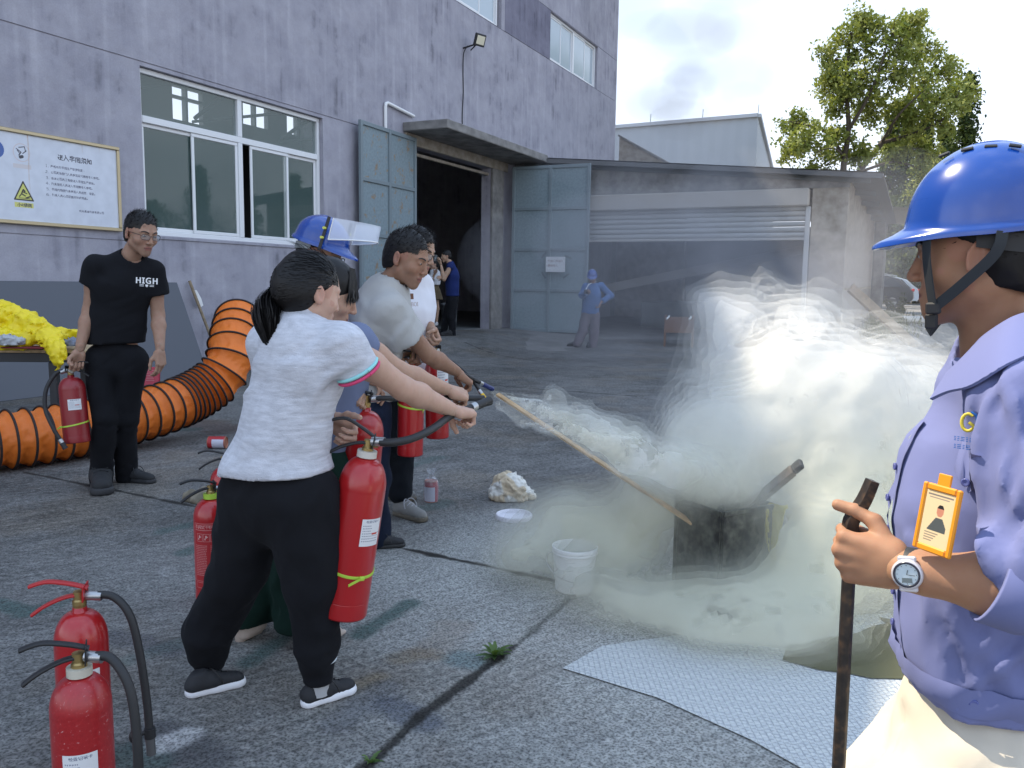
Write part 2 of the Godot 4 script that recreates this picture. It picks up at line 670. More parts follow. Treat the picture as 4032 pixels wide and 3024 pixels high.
# ------------------------------------------------------------------ the ground
func height(x: float, z: float) -> float:
	var p := W.affine_inverse() * V(x, 0, z)
	var g := 0.30 * smoothstep(15.0, 26.0, -z) + 0.15 * smoothstep(27.0, 37.0, -z)
	var r := 0.25 * smoothstep(2.9, 0.5, p.z) * smoothstep(6.5, 8.5, p.x) * smoothstep(14.5, 12.6, p.x)
	return maxf(g, r)

func ground_sheet(xs: Array, zs: Array, lift: float, uvf: Callable) -> MB:
	var mb := MB.new()
	var rows := []
	var uvs := []
	for z in zs:
		var r := []
		var u := []
		for x in xs:
			r.append(V(x, height(x, z) + lift, z))
			u.append(uvf.call(x, z))
		rows.append(r)
		uvs.append(u)
	mb.grid(rows, false, uvs)
	return mb

func steps(a: float, b: float, k: int) -> Array:
	var o := []
	for i in k + 1: o.append(lerpf(a, b, float(i) / k))
	return o

func build_ground() -> void:
	# far ground, one sheet to the horizon
	var gm := tri(mat(1, 1, 1, 0.95, 0, 0.2), Vector3.ONE / 9.0, true)
	gm.albedo_texture = noise_tex(512, noise(0.02, 6, 51, 0.6), lramp([[0.0, Color(0.16, 0.155, 0.15)], [1.0, Color(0.25, 0.24, 0.23)]]))
	var xs := [-800.0, -200.0, -60.0] + steps(-30, 50, 40) + [80.0, 200.0, 800.0]
	var zs := [300.0, 60.0, 10.0] + steps(0, -60, 60) + [-90.0, -200.0, -850.0]
	zs.reverse()
	put("ground", ground_sheet(xs, zs, -0.03, func(x, z): return Vector2(x, z)), gm, self, "structure")
	# the concrete yard
	var ym := mat(1, 1, 1, 0.9, 0, 0.3)
	ym.albedo_texture = yard_tex()
	ym.detail_enabled = true
	ym.detail_uv_layer = BaseMaterial3D.DETAIL_UV_2
	ym.detail_blend_mode = BaseMaterial3D.BLEND_MODE_MUL
	ym.uv2_triplanar = true
	ym.uv2_scale = Vector3.ONE / 1.1
	ym.detail_albedo = noise_tex(512, noise(0.16, 4, 90, 0.7), ramp([[0.0, grey(0.42)], [0.38, grey(0.80)], [0.55, grey(1.0)], [1.0, grey(1.0)]]))
	ym.normal_enabled = true
	ym.normal_texture = yard_normal
	ym.normal_scale = 0.5
	var a := steps(-9.6, 9.6, 64)
	var b := steps(-19.2, 0.0, 64)
	put("yard_pavement", ground_sheet(a, b, 0.0, func(x, z): return Vector2((x + 9.6) / 19.2, (z + 19.2) / 19.2)), ym, self, "structure")

var yard_normal: ImageTexture

func yard_tex() -> ImageTexture:
	var S := 1536
	var per := 19.2 / S
	var n1 := noise(0.0053, 6, 61, 0.62).get_image(S, S).get_data()
	var n2 := noise(0.04, 4, 62, 0.6).get_image(S, S).get_data()
	var gi := noise(0.35, 3, 63, 0.6).get_image(S, S)
	# brushed grooves: noise drawn out along one direction
	var n3 := gi.get_data()
	var strz := noise(0.16, 3, 64, 0.6)
	var hgt := PackedByteArray()
	hgt.resize(S * S)
	var img := PackedFloat32Array()
	img.resize(S * S)
	for y in S:
		for x in S:
			var i := y * S + x
			var t := n1[i] / 255.0
			var u := n2[i] / 255.0
			var w := n3[i] / 255.0
			var k := 0.55 + t * 0.62 + (u - 0.5) * 0.5 + (w - 0.5) * 0.95
			hgt[i] = int(clampf(128 + (w - 0.5) * 150 + (u - 0.5) * 50, 0, 255))
			img[i] = maxf(k, 0.15)
	# brushed grooves near the camera
	for y in range(int(S * 0.61), S):
		for x in range(int(S * 0.244), int(S * 0.83)):
			var px := x * 0.80 - y * 0.60
			var py := x * 0.60 + y * 0.80
			var s := strz.get_noise_2d(px * 0.10, py * 1.6)
			img[y * S + x] *= 1.0 + s * 0.26
			hgt[y * S + x] = int(clampf(hgt[y * S + x] + s * 70, 0, 255))
	var base := Color(0.200, 0.196, 0.188)
	var out := PackedByteArray()
	out.resize(S * S * 3)
	var lut := PackedByteArray()
	lut.resize(4096)
	for i in 4096: lut[i] = int(clampf(Color(i / 4095.0, 0, 0).linear_to_srgb().r * 255.0, 0, 255))
	var pz := noise(0.008, 5, 70, 0.6).get_image(S, S).get_data()
	for y in S:
		var wz := -19.2 + (y + 0.5) * per
		for x in S:
			var wx := -9.6 + (x + 0.5) * per
			var i := y * S + x
			var k := img[i]
			var r := base.r * k
			var g := base.g * k
			var b := base.b * k
			# browner, dirtier strip under the people
			var br := clampf((pz[i] / 255.0 - 0.52) * 4.0, 0.0, 1.0) * 0.35
			r *= 1.0 + br * 0.10
			g *= 1.0 - br * 0.10
			b *= 1.0 - br * 0.32
			# white powder that has settled round the bin
			var dx := wx - 1.15
			var dz := (wz + 3.3) * 1.0
			var dd := sqrt(dx * dx * 0.55 + dz * dz) + (pz[i] / 255.0 - 0.5) * 1.1 + (n2[i] / 255.0 - 0.5) * 0.5
			var pw := smoothstep(2.3, 0.4, dd) * 0.62
			if pw > 0.001:
				pw = clampf(pw * (0.6 + 0.8 * n3[i] / 255.0), 0, 0.9)
				r = lerpf(r, 0.66, pw)
				g = lerpf(g, 0.67, pw)
				b = lerpf(b, 0.63, pw)
			out[i * 3] = lut[int(clampf(r, 0, 1) * 4095)]
			out[i * 3 + 1] = lut[int(clampf(g, 0, 1) * 4095)]
			out[i * 3 + 2] = lut[int(clampf(b, 0, 1) * 4095)]
	# strokes: from, to, width, colour, strength, raggedness
	var green := Color(0.075, 0.125, 0.115)
	var slate := Color(0.115, 0.125, 0.15)
	var dirt := Color(0.035, 0.033, 0.03)
	var strokes := [
		[V(-0.908, 0, -2.738), V(-0.826, 0, -3.016), 0.035, green, 0.7], [V(-0.563, 0, -3.002), V(-0.421, 0, -3.323), 0.032, green, 0.75], [V(-1.84, 0, -4.257), V(-1.695, 0, -4.405), 0.06, green, 0.55],
		[V(-1.59, 0, -3.913), V(-1.541, 0, -4.014), 0.05, green, 0.6], [V(-2.079, 0, -3.26), V(-1.912, 0, -3.16), 0.05, green, 0.7], [V(-1.872, 0, -3.188), V(-1.856, 0, -3.268), 0.05, green, 0.35],
		[V(-0.399, 0, -2.481), V(-0.255, 0, -2.377), 0.055, slate, 0.75], [V(-1.021, 0, -2.285), V(-0.841, 0, -2.159), 0.09, Color(0.07, 0.072, 0.08), 0.6], [V(-1.095, 0, -2.19), V(-0.975, 0, -2.143), 0.05, green, 0.6],
		[V(-1.469, 0, -2.959), V(-1.211, 0, -2.838), 0.06, Color(0.10, 0.10, 0.115), 0.5], [V(-1.326, 0, -2.753), V(-1.209, 0, -2.902), 0.05, green, 0.3], [V(-0.176, 0, -2.811), V(-0.107, 0, -2.773), 0.05, Color(0.12, 0.19, 0.2), 0.55],
		[V(-0.546, 0, -4.722), V(-0.416, 0, -4.929), 0.07, green, 0.4], [V(-0.769, 0, -5.857), V(-0.566, 0, -6.225), 0.08, green, 0.4], [V(-0.5, 0, -2.594), V(-0.446, 0, -2.667), 0.05, Color(0.22, 0.15, 0.07), 0.35],
		[V(-0.313, 0, -2.868), V(-0.218, 0, -3.073), 0.09, Color(0.30, 0.24, 0.19), 0.35], [V(-0.378, 0, -2.804), V(-0.32, 0, -2.847), 0.07, Color(0.16, 0.11, 0.06), 0.4], [V(-0.512, 0, -2.37), V(-0.417, 0, -2.597), 0.07, slate, 0.35],
		[V(-1.545, 0, -3.612), V(-1.573, 0, -3.678), 0.03, Color(0.6, 0.6, 0.58), 0.3], [V(-0.984, 0, -2.232), V(-0.939, 0, -2.294), 0.035, Color(0.72, 0.72, 0.7), 0.75], [V(-5.293, 0, -13.078), V(-3.628, 0, -9.362), 0.1, Color(0.17, 0.10, 0.075), 0.0],
		[V(-3.195, 0, -7.79), V(-2.518, 0, -7.29), 0.30, Color(0.15, 0.10, 0.085), 0.5], [V(-2.955, 0, -7.253), V(-2.825, 0, -7.264), 0.1, green, 0.5],
	]
	for s in strokes: stroke(out, S, per, s, n2, n3)
	var joints := [
		[V(-3.302, 0, -5.532), V(-2.093, 0, -4.877), 0.006, dirt, 0.9], [V(-2.093, 0, -4.877), V(-0.529, 0, -4.02), 0.006, dirt, 0.9], [V(-0.529, 0, -4.02), V(0.384, 0, -3.5), 0.007, dirt, 0.95],
		[V(-0.457, 0, -1.985), V(-0.278, 0, -2.406), 0.011, dirt, 0.85], [V(-0.278, 0, -2.406), V(0.018, 0, -2.922), 0.011, dirt, 0.85], [V(0.018, 0, -2.922), V(0.951, 0, -4.803), 0.014, Color(0.16, 0.16, 0.14), 0.7],
		[V(-1.088, 0, -11.177), V(1.482, 0, -9.915), 0.02, dirt, 0.7], [V(-0.945, 0, -16.401), V(1.149, 0, -13.208), 0.02, dirt, 0.5], [V(0.66, 0, -7.423), V(1.876, 0, -6.804), 0.02, dirt, 0.6],
	]
	for s in joints:
		stroke(out, S, per, s, n2, n3, true)
		stroke(hgt, S, per, [s[0], s[1], s[2], Color(0, 0, 0), 1.0], n2, n3, true, 1)
	var hi := Image.create_from_data(S, S, false, Image.FORMAT_L8, hgt)
	hi.convert(Image.FORMAT_RGBA8)
	hi.bump_map_to_normal_map(3.0)
	yard_normal = ImageTexture.create_from_image(hi)
	return ImageTexture.create_from_image(Image.create_from_data(S, S, false, Image.FORMAT_RGB8, out))

func stroke(out: PackedByteArray, S: int, per: float, s: Array, n2: PackedByteArray, n3: PackedByteArray, hard := false, ch := 3) -> void:
	var a := Vector2((s[0].x + 9.6) / per, (s[0].z + 19.2) / per)
	var b := Vector2((s[1].x + 9.6) / per, (s[1].z + 19.2) / per)
	var w: float = s[2] / per
	var col: Color = s[3].linear_to_srgb()
	var e := w * 1.6 + 3
	for y in range(maxi(0, int(minf(a.y, b.y) - e)), mini(S, int(maxf(a.y, b.y) + e))):
		for x in range(maxi(0, int(minf(a.x, b.x) - e)), mini(S, int(maxf(a.x, b.x) + e))):
			var p := Vector2(x, y)
			var i := y * S + x
			var wob := (n2[i] / 255.0 - 0.5) * (3.0 if hard else w * 1.2)
			var q := Geometry2D.get_closest_point_to_segment(p, a, b)
			var d := q.distance_to(p) + wob
			var k: float = s[4] * (1.0 - smoothstep(maxf(w * 0.5, 0.6), maxf(w * 0.5, 0.6) + (1.3 if hard else 3.0 + w * 0.25), d))
			if not hard: k *= clampf(0.25 + 1.4 * n3[i] / 255.0, 0.0, 1.0)
			if k <= 0.01: continue
			for c in ch:
				out[i * ch + c] = int(lerpf(out[i * ch + c], col[c] * 255.0, k))

# ------------------------------------------------------------------ the workshop
# a wall from z = -th to 0 with holes [x0, x1, y0, y1] and recessed joints [y, height]
func wall(mb: MB, x0: float, x1: float, y0: float, y1: float, holes: Array, th := 0.24, grooves: Array = []) -> void:
	var xs := [x0, x1]
	var ys := [y0, y1]
	for q in holes:
		xs.append_array([q[0], q[1]])
		ys.append_array([q[2], q[3]])
	for g in grooves: ys.append_array([g[0], g[0] + g[1]])
	xs.sort()
	ys.sort()
	var solid := func(x: float, y: float) -> float:
		if x < x0 or x > x1 or y < y0 or y > y1: return -9.0
		for q in holes:
			if x > q[0] and x < q[1] and y > q[2] and y < q[3]: return -9.0
		for g in grooves:
			if y > g[0] and y < g[0] + g[1] and (g.size() < 4 or (x > g[2] and x < g[3])): return -0.015
		return 0.0
	for i in xs.size() - 1:
		for j in ys.size() - 1:
			var a: float = xs[i]
			var b: float = xs[i + 1]
			var c: float = ys[j]
			var d: float = ys[j + 1]
			if b - a < 1e-5 or d - c < 1e-5: continue
			var z: float = solid.call((a + b) / 2, (c + d) / 2)
			if z < -1: continue
			mb.face([V(a, c, z), V(b, c, z), V(b, d, z), V(a, d, z)], Vector3.BACK)
			mb.face([V(a, c, -th), V(b, c, -th), V(b, d, -th), V(a, d, -th)], Vector3.FORWARD)
			for k in 4:
				var o: Vector3 = [Vector3.LEFT, Vector3.RIGHT, Vector3.DOWN, Vector3.UP][k]
				var mx: float = [a - 1e-4, b + 1e-4, (a + b) / 2, (a + b) / 2][k]
				var my: float = [(c + d) / 2, (c + d) / 2, c - 1e-4, d + 1e-4][k]
				var zz: float = solid.call(mx, my)
				if zz >= z: continue
				var lo := -th if zz < -1 else zz
				var e0: Vector3 = [V(a, c, 0), V(b, c, 0), V(a, c, 0), V(a, d, 0)][k]
				var e1: Vector3 = [V(a, d, 0), V(b, d, 0), V(b, c, 0), V(b, d, 0)][k]
				mb.face([e0 + V(0, 0, lo), e1 + V(0, 0, lo), e1 + V(0, 0, z), e0 + V(0, 0, z)], o)

func window_rect(mb: MB, x0: float, x1: float, y0: float, y1: float, w: float, z0: float, z1: float) -> void:
	mb.bx(V(x0, y0, z0), V(x1, y0 + w, z1), 0.006)
	mb.bx(V(x0, y1 - w, z0), V(x1, y1, z1), 0.006)
	mb.bx(V(x0, y0 + w, z0), V(x0 + w, y1 - w, z1), 0.006)
	mb.bx(V(x1 - w, y0 + w, z0), V(x1, y1 - w, z1), 0.006)

func pane(parent: Node, x0: float, x1: float, y0: float, y1: float, z: float, m: Material) -> void:
	var mb := MB.new()
	mb.face([V(x0, y0, z), V(x1, y0, z), V(x1, y1, z), V(x0, y1, z)], Vector3.BACK)
	put("pane", mb, m, parent)

func build_workshop() -> void:
	var t := thing("workshop_building", "tall grey-lavender plastered workshop with white sliding windows and a big open doorway", "building", W.origin, "", W.basis)
	var mb := MB.new()
	var holes := [[1.69, 5.43, 1.9, 4.08], [8.35, 11.7, 0.0, 4.05], [8.4, 12.18, 7.36, 8.62], [15.12, 18.84, 7.36, 8.62]]
	wall(mb, -9.0, 20.7, -0.2, 11.8, holes, 0.24, [[4.125, 0.016, -9.0, 7.9], [1.80, 0.014, -9.0, 1.69], [7.34, 0.014, -9.0, 20.7], [8.63, 0.014, -9.0, 20.7]])
	put("wall", mb, M.plaster, t)
	mb = MB.new()   # end wall, back wall with high windows, far side
	mb.bx(V(20.46, -0.2, -13.0), V(20.7, 11.8, -0.241))
	put("side_wall", mb, M.plaster, t)
	mb = MB.new()
	mb.bx(V(-9.0, -0.2, -13.0), V(-8.76, 11.8, -0.241))
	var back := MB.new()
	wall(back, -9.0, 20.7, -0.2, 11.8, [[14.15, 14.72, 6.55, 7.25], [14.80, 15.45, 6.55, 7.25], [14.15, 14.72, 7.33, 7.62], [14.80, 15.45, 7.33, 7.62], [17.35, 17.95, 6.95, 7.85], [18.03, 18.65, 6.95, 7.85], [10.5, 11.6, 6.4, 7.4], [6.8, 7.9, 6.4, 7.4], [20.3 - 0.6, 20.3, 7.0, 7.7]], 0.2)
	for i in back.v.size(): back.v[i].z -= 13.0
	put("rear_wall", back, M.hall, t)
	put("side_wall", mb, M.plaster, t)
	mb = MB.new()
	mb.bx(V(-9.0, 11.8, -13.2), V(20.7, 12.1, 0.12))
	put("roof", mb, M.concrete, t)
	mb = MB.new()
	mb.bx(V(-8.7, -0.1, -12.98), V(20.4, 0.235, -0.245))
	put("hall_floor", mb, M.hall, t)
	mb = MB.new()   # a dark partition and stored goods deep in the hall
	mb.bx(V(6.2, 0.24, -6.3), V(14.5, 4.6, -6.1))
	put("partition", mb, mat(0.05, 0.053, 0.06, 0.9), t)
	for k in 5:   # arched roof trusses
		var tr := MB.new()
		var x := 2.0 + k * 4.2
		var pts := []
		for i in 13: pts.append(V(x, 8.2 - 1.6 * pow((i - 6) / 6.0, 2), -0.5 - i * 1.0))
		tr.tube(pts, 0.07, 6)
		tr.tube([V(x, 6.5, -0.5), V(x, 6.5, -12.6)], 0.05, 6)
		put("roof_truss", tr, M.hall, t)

	# the big window: fixed lights above, two pairs of sliding sashes below
	var win := Node3D.new()
	win.name = "window"
	add_numbered(t, win)
	var fr := MB.new()
	window_rect(fr, 1.695, 5.425, 1.905, 4.075, 0.065, -0.16, -0.07)
	fr.bx(V(1.76, 3.38, -0.157), V(5.36, 3.47, -0.067), 0.006)
	fr.bx(V(3.5, 1.97, -0.155), V(3.59, 3.379, -0.065), 0.006)
	fr.bx(V(3.5, 3.471, -0.155), V(3.59, 4.01, -0.065), 0.006)
	put("frame", fr, M.pvc, win)
	for r in [[1.76, 2.68, -0.135, -0.108], [2.60, 3.50, -0.106, -0.08], [3.76, 4.64, -0.106, -0.08], [4.56, 5.36, -0.135, -0.108]]:
		var s := MB.new()
		window_rect(s, r[0] + 0.002, r[1] - 0.002, 1.972, 3.378, 0.05, r[2], r[3])
		put("sash", s, M.pvc, win)
		pane(win, r[0] + 0.05, r[1] - 0.05, 2.02, 3.33, (r[2] + r[3]) / 2, M.glass)
	pane(win, 1.76, 3.5, 3.47, 4.01, -0.11, M.glass)
	pane(win, 3.59, 5.36, 3.47, 4.01, -0.11, M.glass)
	var sill := MB.new()
	sill.bx(V(1.62, 1.855, -0.02), V(5.5, 1.899, 0.018), 0.006)
	put("window_sill", sill, M.plaster, t)

	# upper windows
	for x0 in [8.4, 15.12]:
		var u := Node3D.new()
		u.name = "window"
		add_numbered(t, u)
		fr = MB.new()
		var x1: float = x0 + 3.72
		window_rect(fr, x0 + 0.004, x1 - 0.03, 7.364, 8.616, 0.06, -0.15, -0.07)
		fr.bx(V(x0 + 1.82, 7.42, -0.148), V(x0 + 1.91, 8.556, -0.068), 0.005)
		put("frame", fr, M.pvc, u)
		for q in [[x0 + 0.06, x0 + 0.95], [x0 + 0.92, x0 + 1.82], [x0 + 1.91, x0 + 2.82], [x0 + 2.79, x0 + 3.63]]:
			var s := MB.new()
			var dz := 0.0 if q[0] == x0 + 0.06 or q[0] == x0 + 1.91 else -0.03
			window_rect(s, q[0] + 0.002, q[1] - 0.002, 7.426, 8.554, 0.045, -0.105 + dz, -0.08 + dz)
			put("sash", s, M.pvc, u)
			pane(u, q[0] + 0.045, q[1] - 0.045, 7.47, 8.51, -0.092 + dz, M.frost)
	# darker bay of plaster between the upper windows
	mb = MB.new()
	mb.bx(V(12.36, 7.358, -0.02), V(15.119, 8.626, 0.004))
	var bay: StandardMaterial3D = M.plaster.duplicate()
	bay.albedo_color = Color(0.78, 0.78, 0.82)
	put("spandrel_panel", mb, bay, t)

	# doorway: lintel, jambs, canopy
	mb = MB.new()
	mb.bx(V(7.95, 4.052, 0.001), V(12.55, 4.27, 0.05), 0.008)
	mb.bx(V(8.08, 0.2, 0.001), V(8.348, 4.051, 0.045), 0.008)
	put("door_surround", mb, M.beige, t)
	mb = MB.new()
	mb.bx(V(11.702, 0.2, 0.001), V(12.28, 4.051, 0.075), 0.012)
	put("pilaster", mb, M.concrete, t)
	mb = MB.new()
	mb.bx(V(7.9, 4.275, 0.001), V(12.78, 4.45, 1.02), 0.015)
	put("canopy", mb, M.concrete, t)
	mb = MB.new()
	mb.bx(V(8.36, 3.88, -0.1), V(11.69, 3.94, -0.04), 0.005)
	put("door_rail", mb, M.beige, t)
	door_leaf(t, Transform3D(Basis.from_euler(V(0, 0.05, 0)), V(6.26, 0.18, 0.16)), 2.03, 4.02, M.rustdoor)
	door_leaf(t, Transform3D(Basis(V(0.02, 0, 1).normalized(), Vector3.UP, V(-1, 0, 0.02).normalized()), V(12.3, 0.17, 0.3)), 2.0, 3.97, M.door)

# a steel door leaf: x across, y up, the ribbed side looks along z
func door_leaf(t: Node, xf: Transform3D, w: float, h: float, sheet: Material) -> void:
	var leaf := Node3D.new()
	leaf.name = "door_leaf"
	leaf.transform = xf
	add_numbered(t, leaf)
	var mb := MB.new()
	var bw := 0.075
	for x in [0.0, w * 0.5 - bw / 2, w - bw]: mb.bx(V(x, 0, -0.03), V(x + bw, h, 0.03), 0.006)
	for r in 5:
		var y := r * (h - bw) / 4.0
		for k in 2:
			var x := k * (w * 0.5 - bw / 2) + bw
			mb.bx(V(x + 0.001, y, -0.026), V(x + w * 0.5 - bw * 1.5 - 0.001, y + bw, 0.026), 0.006)
	put("frame", mb, M.doorframe, leaf)
	for r in 4:
		for k in 2:
			mb = MB.new()
			var x := k * (w * 0.5 - bw / 2) + bw
			var y := r * (h - bw) / 4.0 + bw
			mb.bx(V(x - 0.01, y - 0.01, -0.012), V(x + w * 0.5 - bw * 1.5 + 0.01, y + (h - bw) / 4.0 - bw + 0.01, -0.004))
			put("panel", mb, sheet, leaf)

# ------------------------------------------------------------------ the shed with the roller shutter
func build_shed() -> void:
	var t := thing("shed", "low grey lean-to shed with a half-raised roller shutter beside the workshop", "shed", W.origin, "", W.basis)
	var top := func(n: float) -> float: return 4.43 - 0.0895 * n
	var mb := MB.new()   # front above the shutter
	mb.face([V(13, 3.47, 0.01), V(13, 3.47, 7.9), V(13, top.call(7.9), 7.9), V(13, top.call(0.0), 0.01)], Vector3.LEFT)
	mb.face([V(13.2, 3.47, 0.01), V(13.2, 3.47, 7.9), V(13.2, top.call(7.9), 7.9), V(13.2, top.call(0.0), 0.01)], Vector3.RIGHT)
	mb.face([V(13, 3.47, 0.01), V(13, 3.47, 7.9), V(13.2, 3.47, 7.9), V(13.2, 3.47, 0.01)], Vector3.DOWN)
	put("front_wall", mb, M.concrete, t)
	mb = MB.new()
	mb.bx(V(13.0, -0.1, 0.01), V(13.25, 3.469, 0.55), 0.01)
	put("pillar", mb, M.beige, t)
	mb = MB.new()
	mb.bx(V(13.0, -0.1, 7.16), V(13.3, 3.469, 7.9), 0.012)
	put("pillar", mb, M.beige, t)
	mb = MB.new()   # side and rear walls
	mb.face([V(13.3, -0.1, 7.84), V(27, -0.1, 7.84), V(27, top.call(7.84), 7.84), V(13.3, top.call(7.84), 7.84)], Vector3.BACK)
	mb.face([V(13.3, -0.1, 7.84), V(13.3, -0.1, 7.64), V(13.3, top.call(7.64), 7.64), V(13.3, top.call(7.84), 7.84)], Vector3.LEFT)
	mb.face([V(13.3, -0.1, 7.64), V(27, -0.1, 7.64), V(27, top.call(7.64), 7.64), V(13.3, top.call(7.64), 7.64)], Vector3.FORWARD)
	put("side_wall", mb, M.beige, t)
	mb = MB.new()
	mb.bx(V(27.0, -0.1, 0.0), V(27.2, 3.6, 7.9))
	mb.bx(V(20.72, -0.1, -0.2), V(27.0, 3.9, 0.0))
	put("rear_wall", mb, M.hall, t)
	for x in [25.6, 27.25]:
		mb = MB.new()
		mb.bx(V(x, 0.0, 7.95), V(x + 0.42, 3.62, 8.25), 0.01)
		put("post", mb, M.concrete, t)
	# roof of corrugated sheet that runs out over the side
	mb = MB.new()
	var rows := []
	for k in 2:
		var r := []
		for i in 241:
			var x := 12.72 + i * 0.0605
			var n := 0.02 if k == 0 else 8.55
			r.append(V(x, top.call(n) + 0.02 + 0.018 * (1.0 if (i / 2) % 2 == 0 else -1.0), n))
		rows.append(r)
	mb.grid(rows)
	for k in 2: for i in 241: rows[k][i] += V(0, 0.012, 0)
	rows.reverse()
	mb.grid(rows)
	put("roof_sheet", mb, mat(0.17, 0.165, 0.155, 0.7), t)
	mb = MB.new()
	rows = []
	for k in 2:
		var r := []
		for i in 41:
			var n := 8.3 + k * 1.5
			r.append(V(21.5 + i * 0.17, top.call(n) + 0.10 + 0.02 * (1.0 if (i / 2) % 2 == 0 else -1.0), n))
		rows.append(r)
	mb.grid(rows)
	put("roof_sheet", mb, mat(0.36, 0.32, 0.24, 0.7), t)
	mb = MB.new()
	mb.bar(V(12.71, top.call(0.02) - 0.03, 0.02), V(12.71, top.call(8.55) - 0.03, 8.55), 0.05, 0.10)
	put("eave_board", mb, mat(0.12, 0.12, 0.12, 0.8), t)
	for k in 6:
		mb = MB.new()
		mb.bar(V(13.0 + k * 2.7, top.call(0.3) - 0.10, 0.3), V(13.0 + k * 2.7, top.call(8.3) - 0.10, 8.3), 0.08, 0.12)
		put("rafter", mb, M.hall, t)
	# the shutter
	var sh := Node3D.new()
	sh.name = "roller_shutter"
	add_numbered(t, sh)
	mb = MB.new()
	mb.bx(V(12.80, 3.08, 0.5), V(12.998, 3.46, 7.12), 0.03)
	put("shutter_box", mb, tri(mat(0.40, 0.37, 0.33, 0.6), Vector3.ONE), sh)
	var sl := mat(0.36, 0.36, 0.35, 0.5)
	for k in 6:
		mb = MB.new()
		var y := 2.42 + k * 0.115
		var prof := [[0.0, 0.0], [0.022, 0.02], [0.03, 0.055], [0.022, 0.09], [0.0, 0.108]]
		var pr := []
		for q in prof: pr.append([V(12.96 - q[0], y + q[1], 0.57), V(12.96 - q[0], y + q[1], 7.05)])
		mb.grid(pr)
		put("slat", mb, sl, sh)
	mb = MB.new()
	mb.bx(V(12.93, 2.36, 0.57), V(12.985, 2.415, 7.05), 0.008)
	put("bottom_bar", mb, mat(0.42, 0.40, 0.37, 0.5), sh)
	for n in [0.552, 7.05]:
		mb = MB.new()
		mb.bx(V(12.90, 0.0, n), V(12.998, 3.078, n + 0.10), 0.008)
		put("guide_rail", mb, mat(0.44, 0.45, 0.45, 0.5), sh)
	# what leans in the dark inside
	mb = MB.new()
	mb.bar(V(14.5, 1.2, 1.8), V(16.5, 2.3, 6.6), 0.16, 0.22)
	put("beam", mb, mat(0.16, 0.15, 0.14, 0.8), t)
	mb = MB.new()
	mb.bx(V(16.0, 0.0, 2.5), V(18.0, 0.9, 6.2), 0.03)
	put("bench", mb, mat(0.07, 0.08, 0.075, 0.8), t)

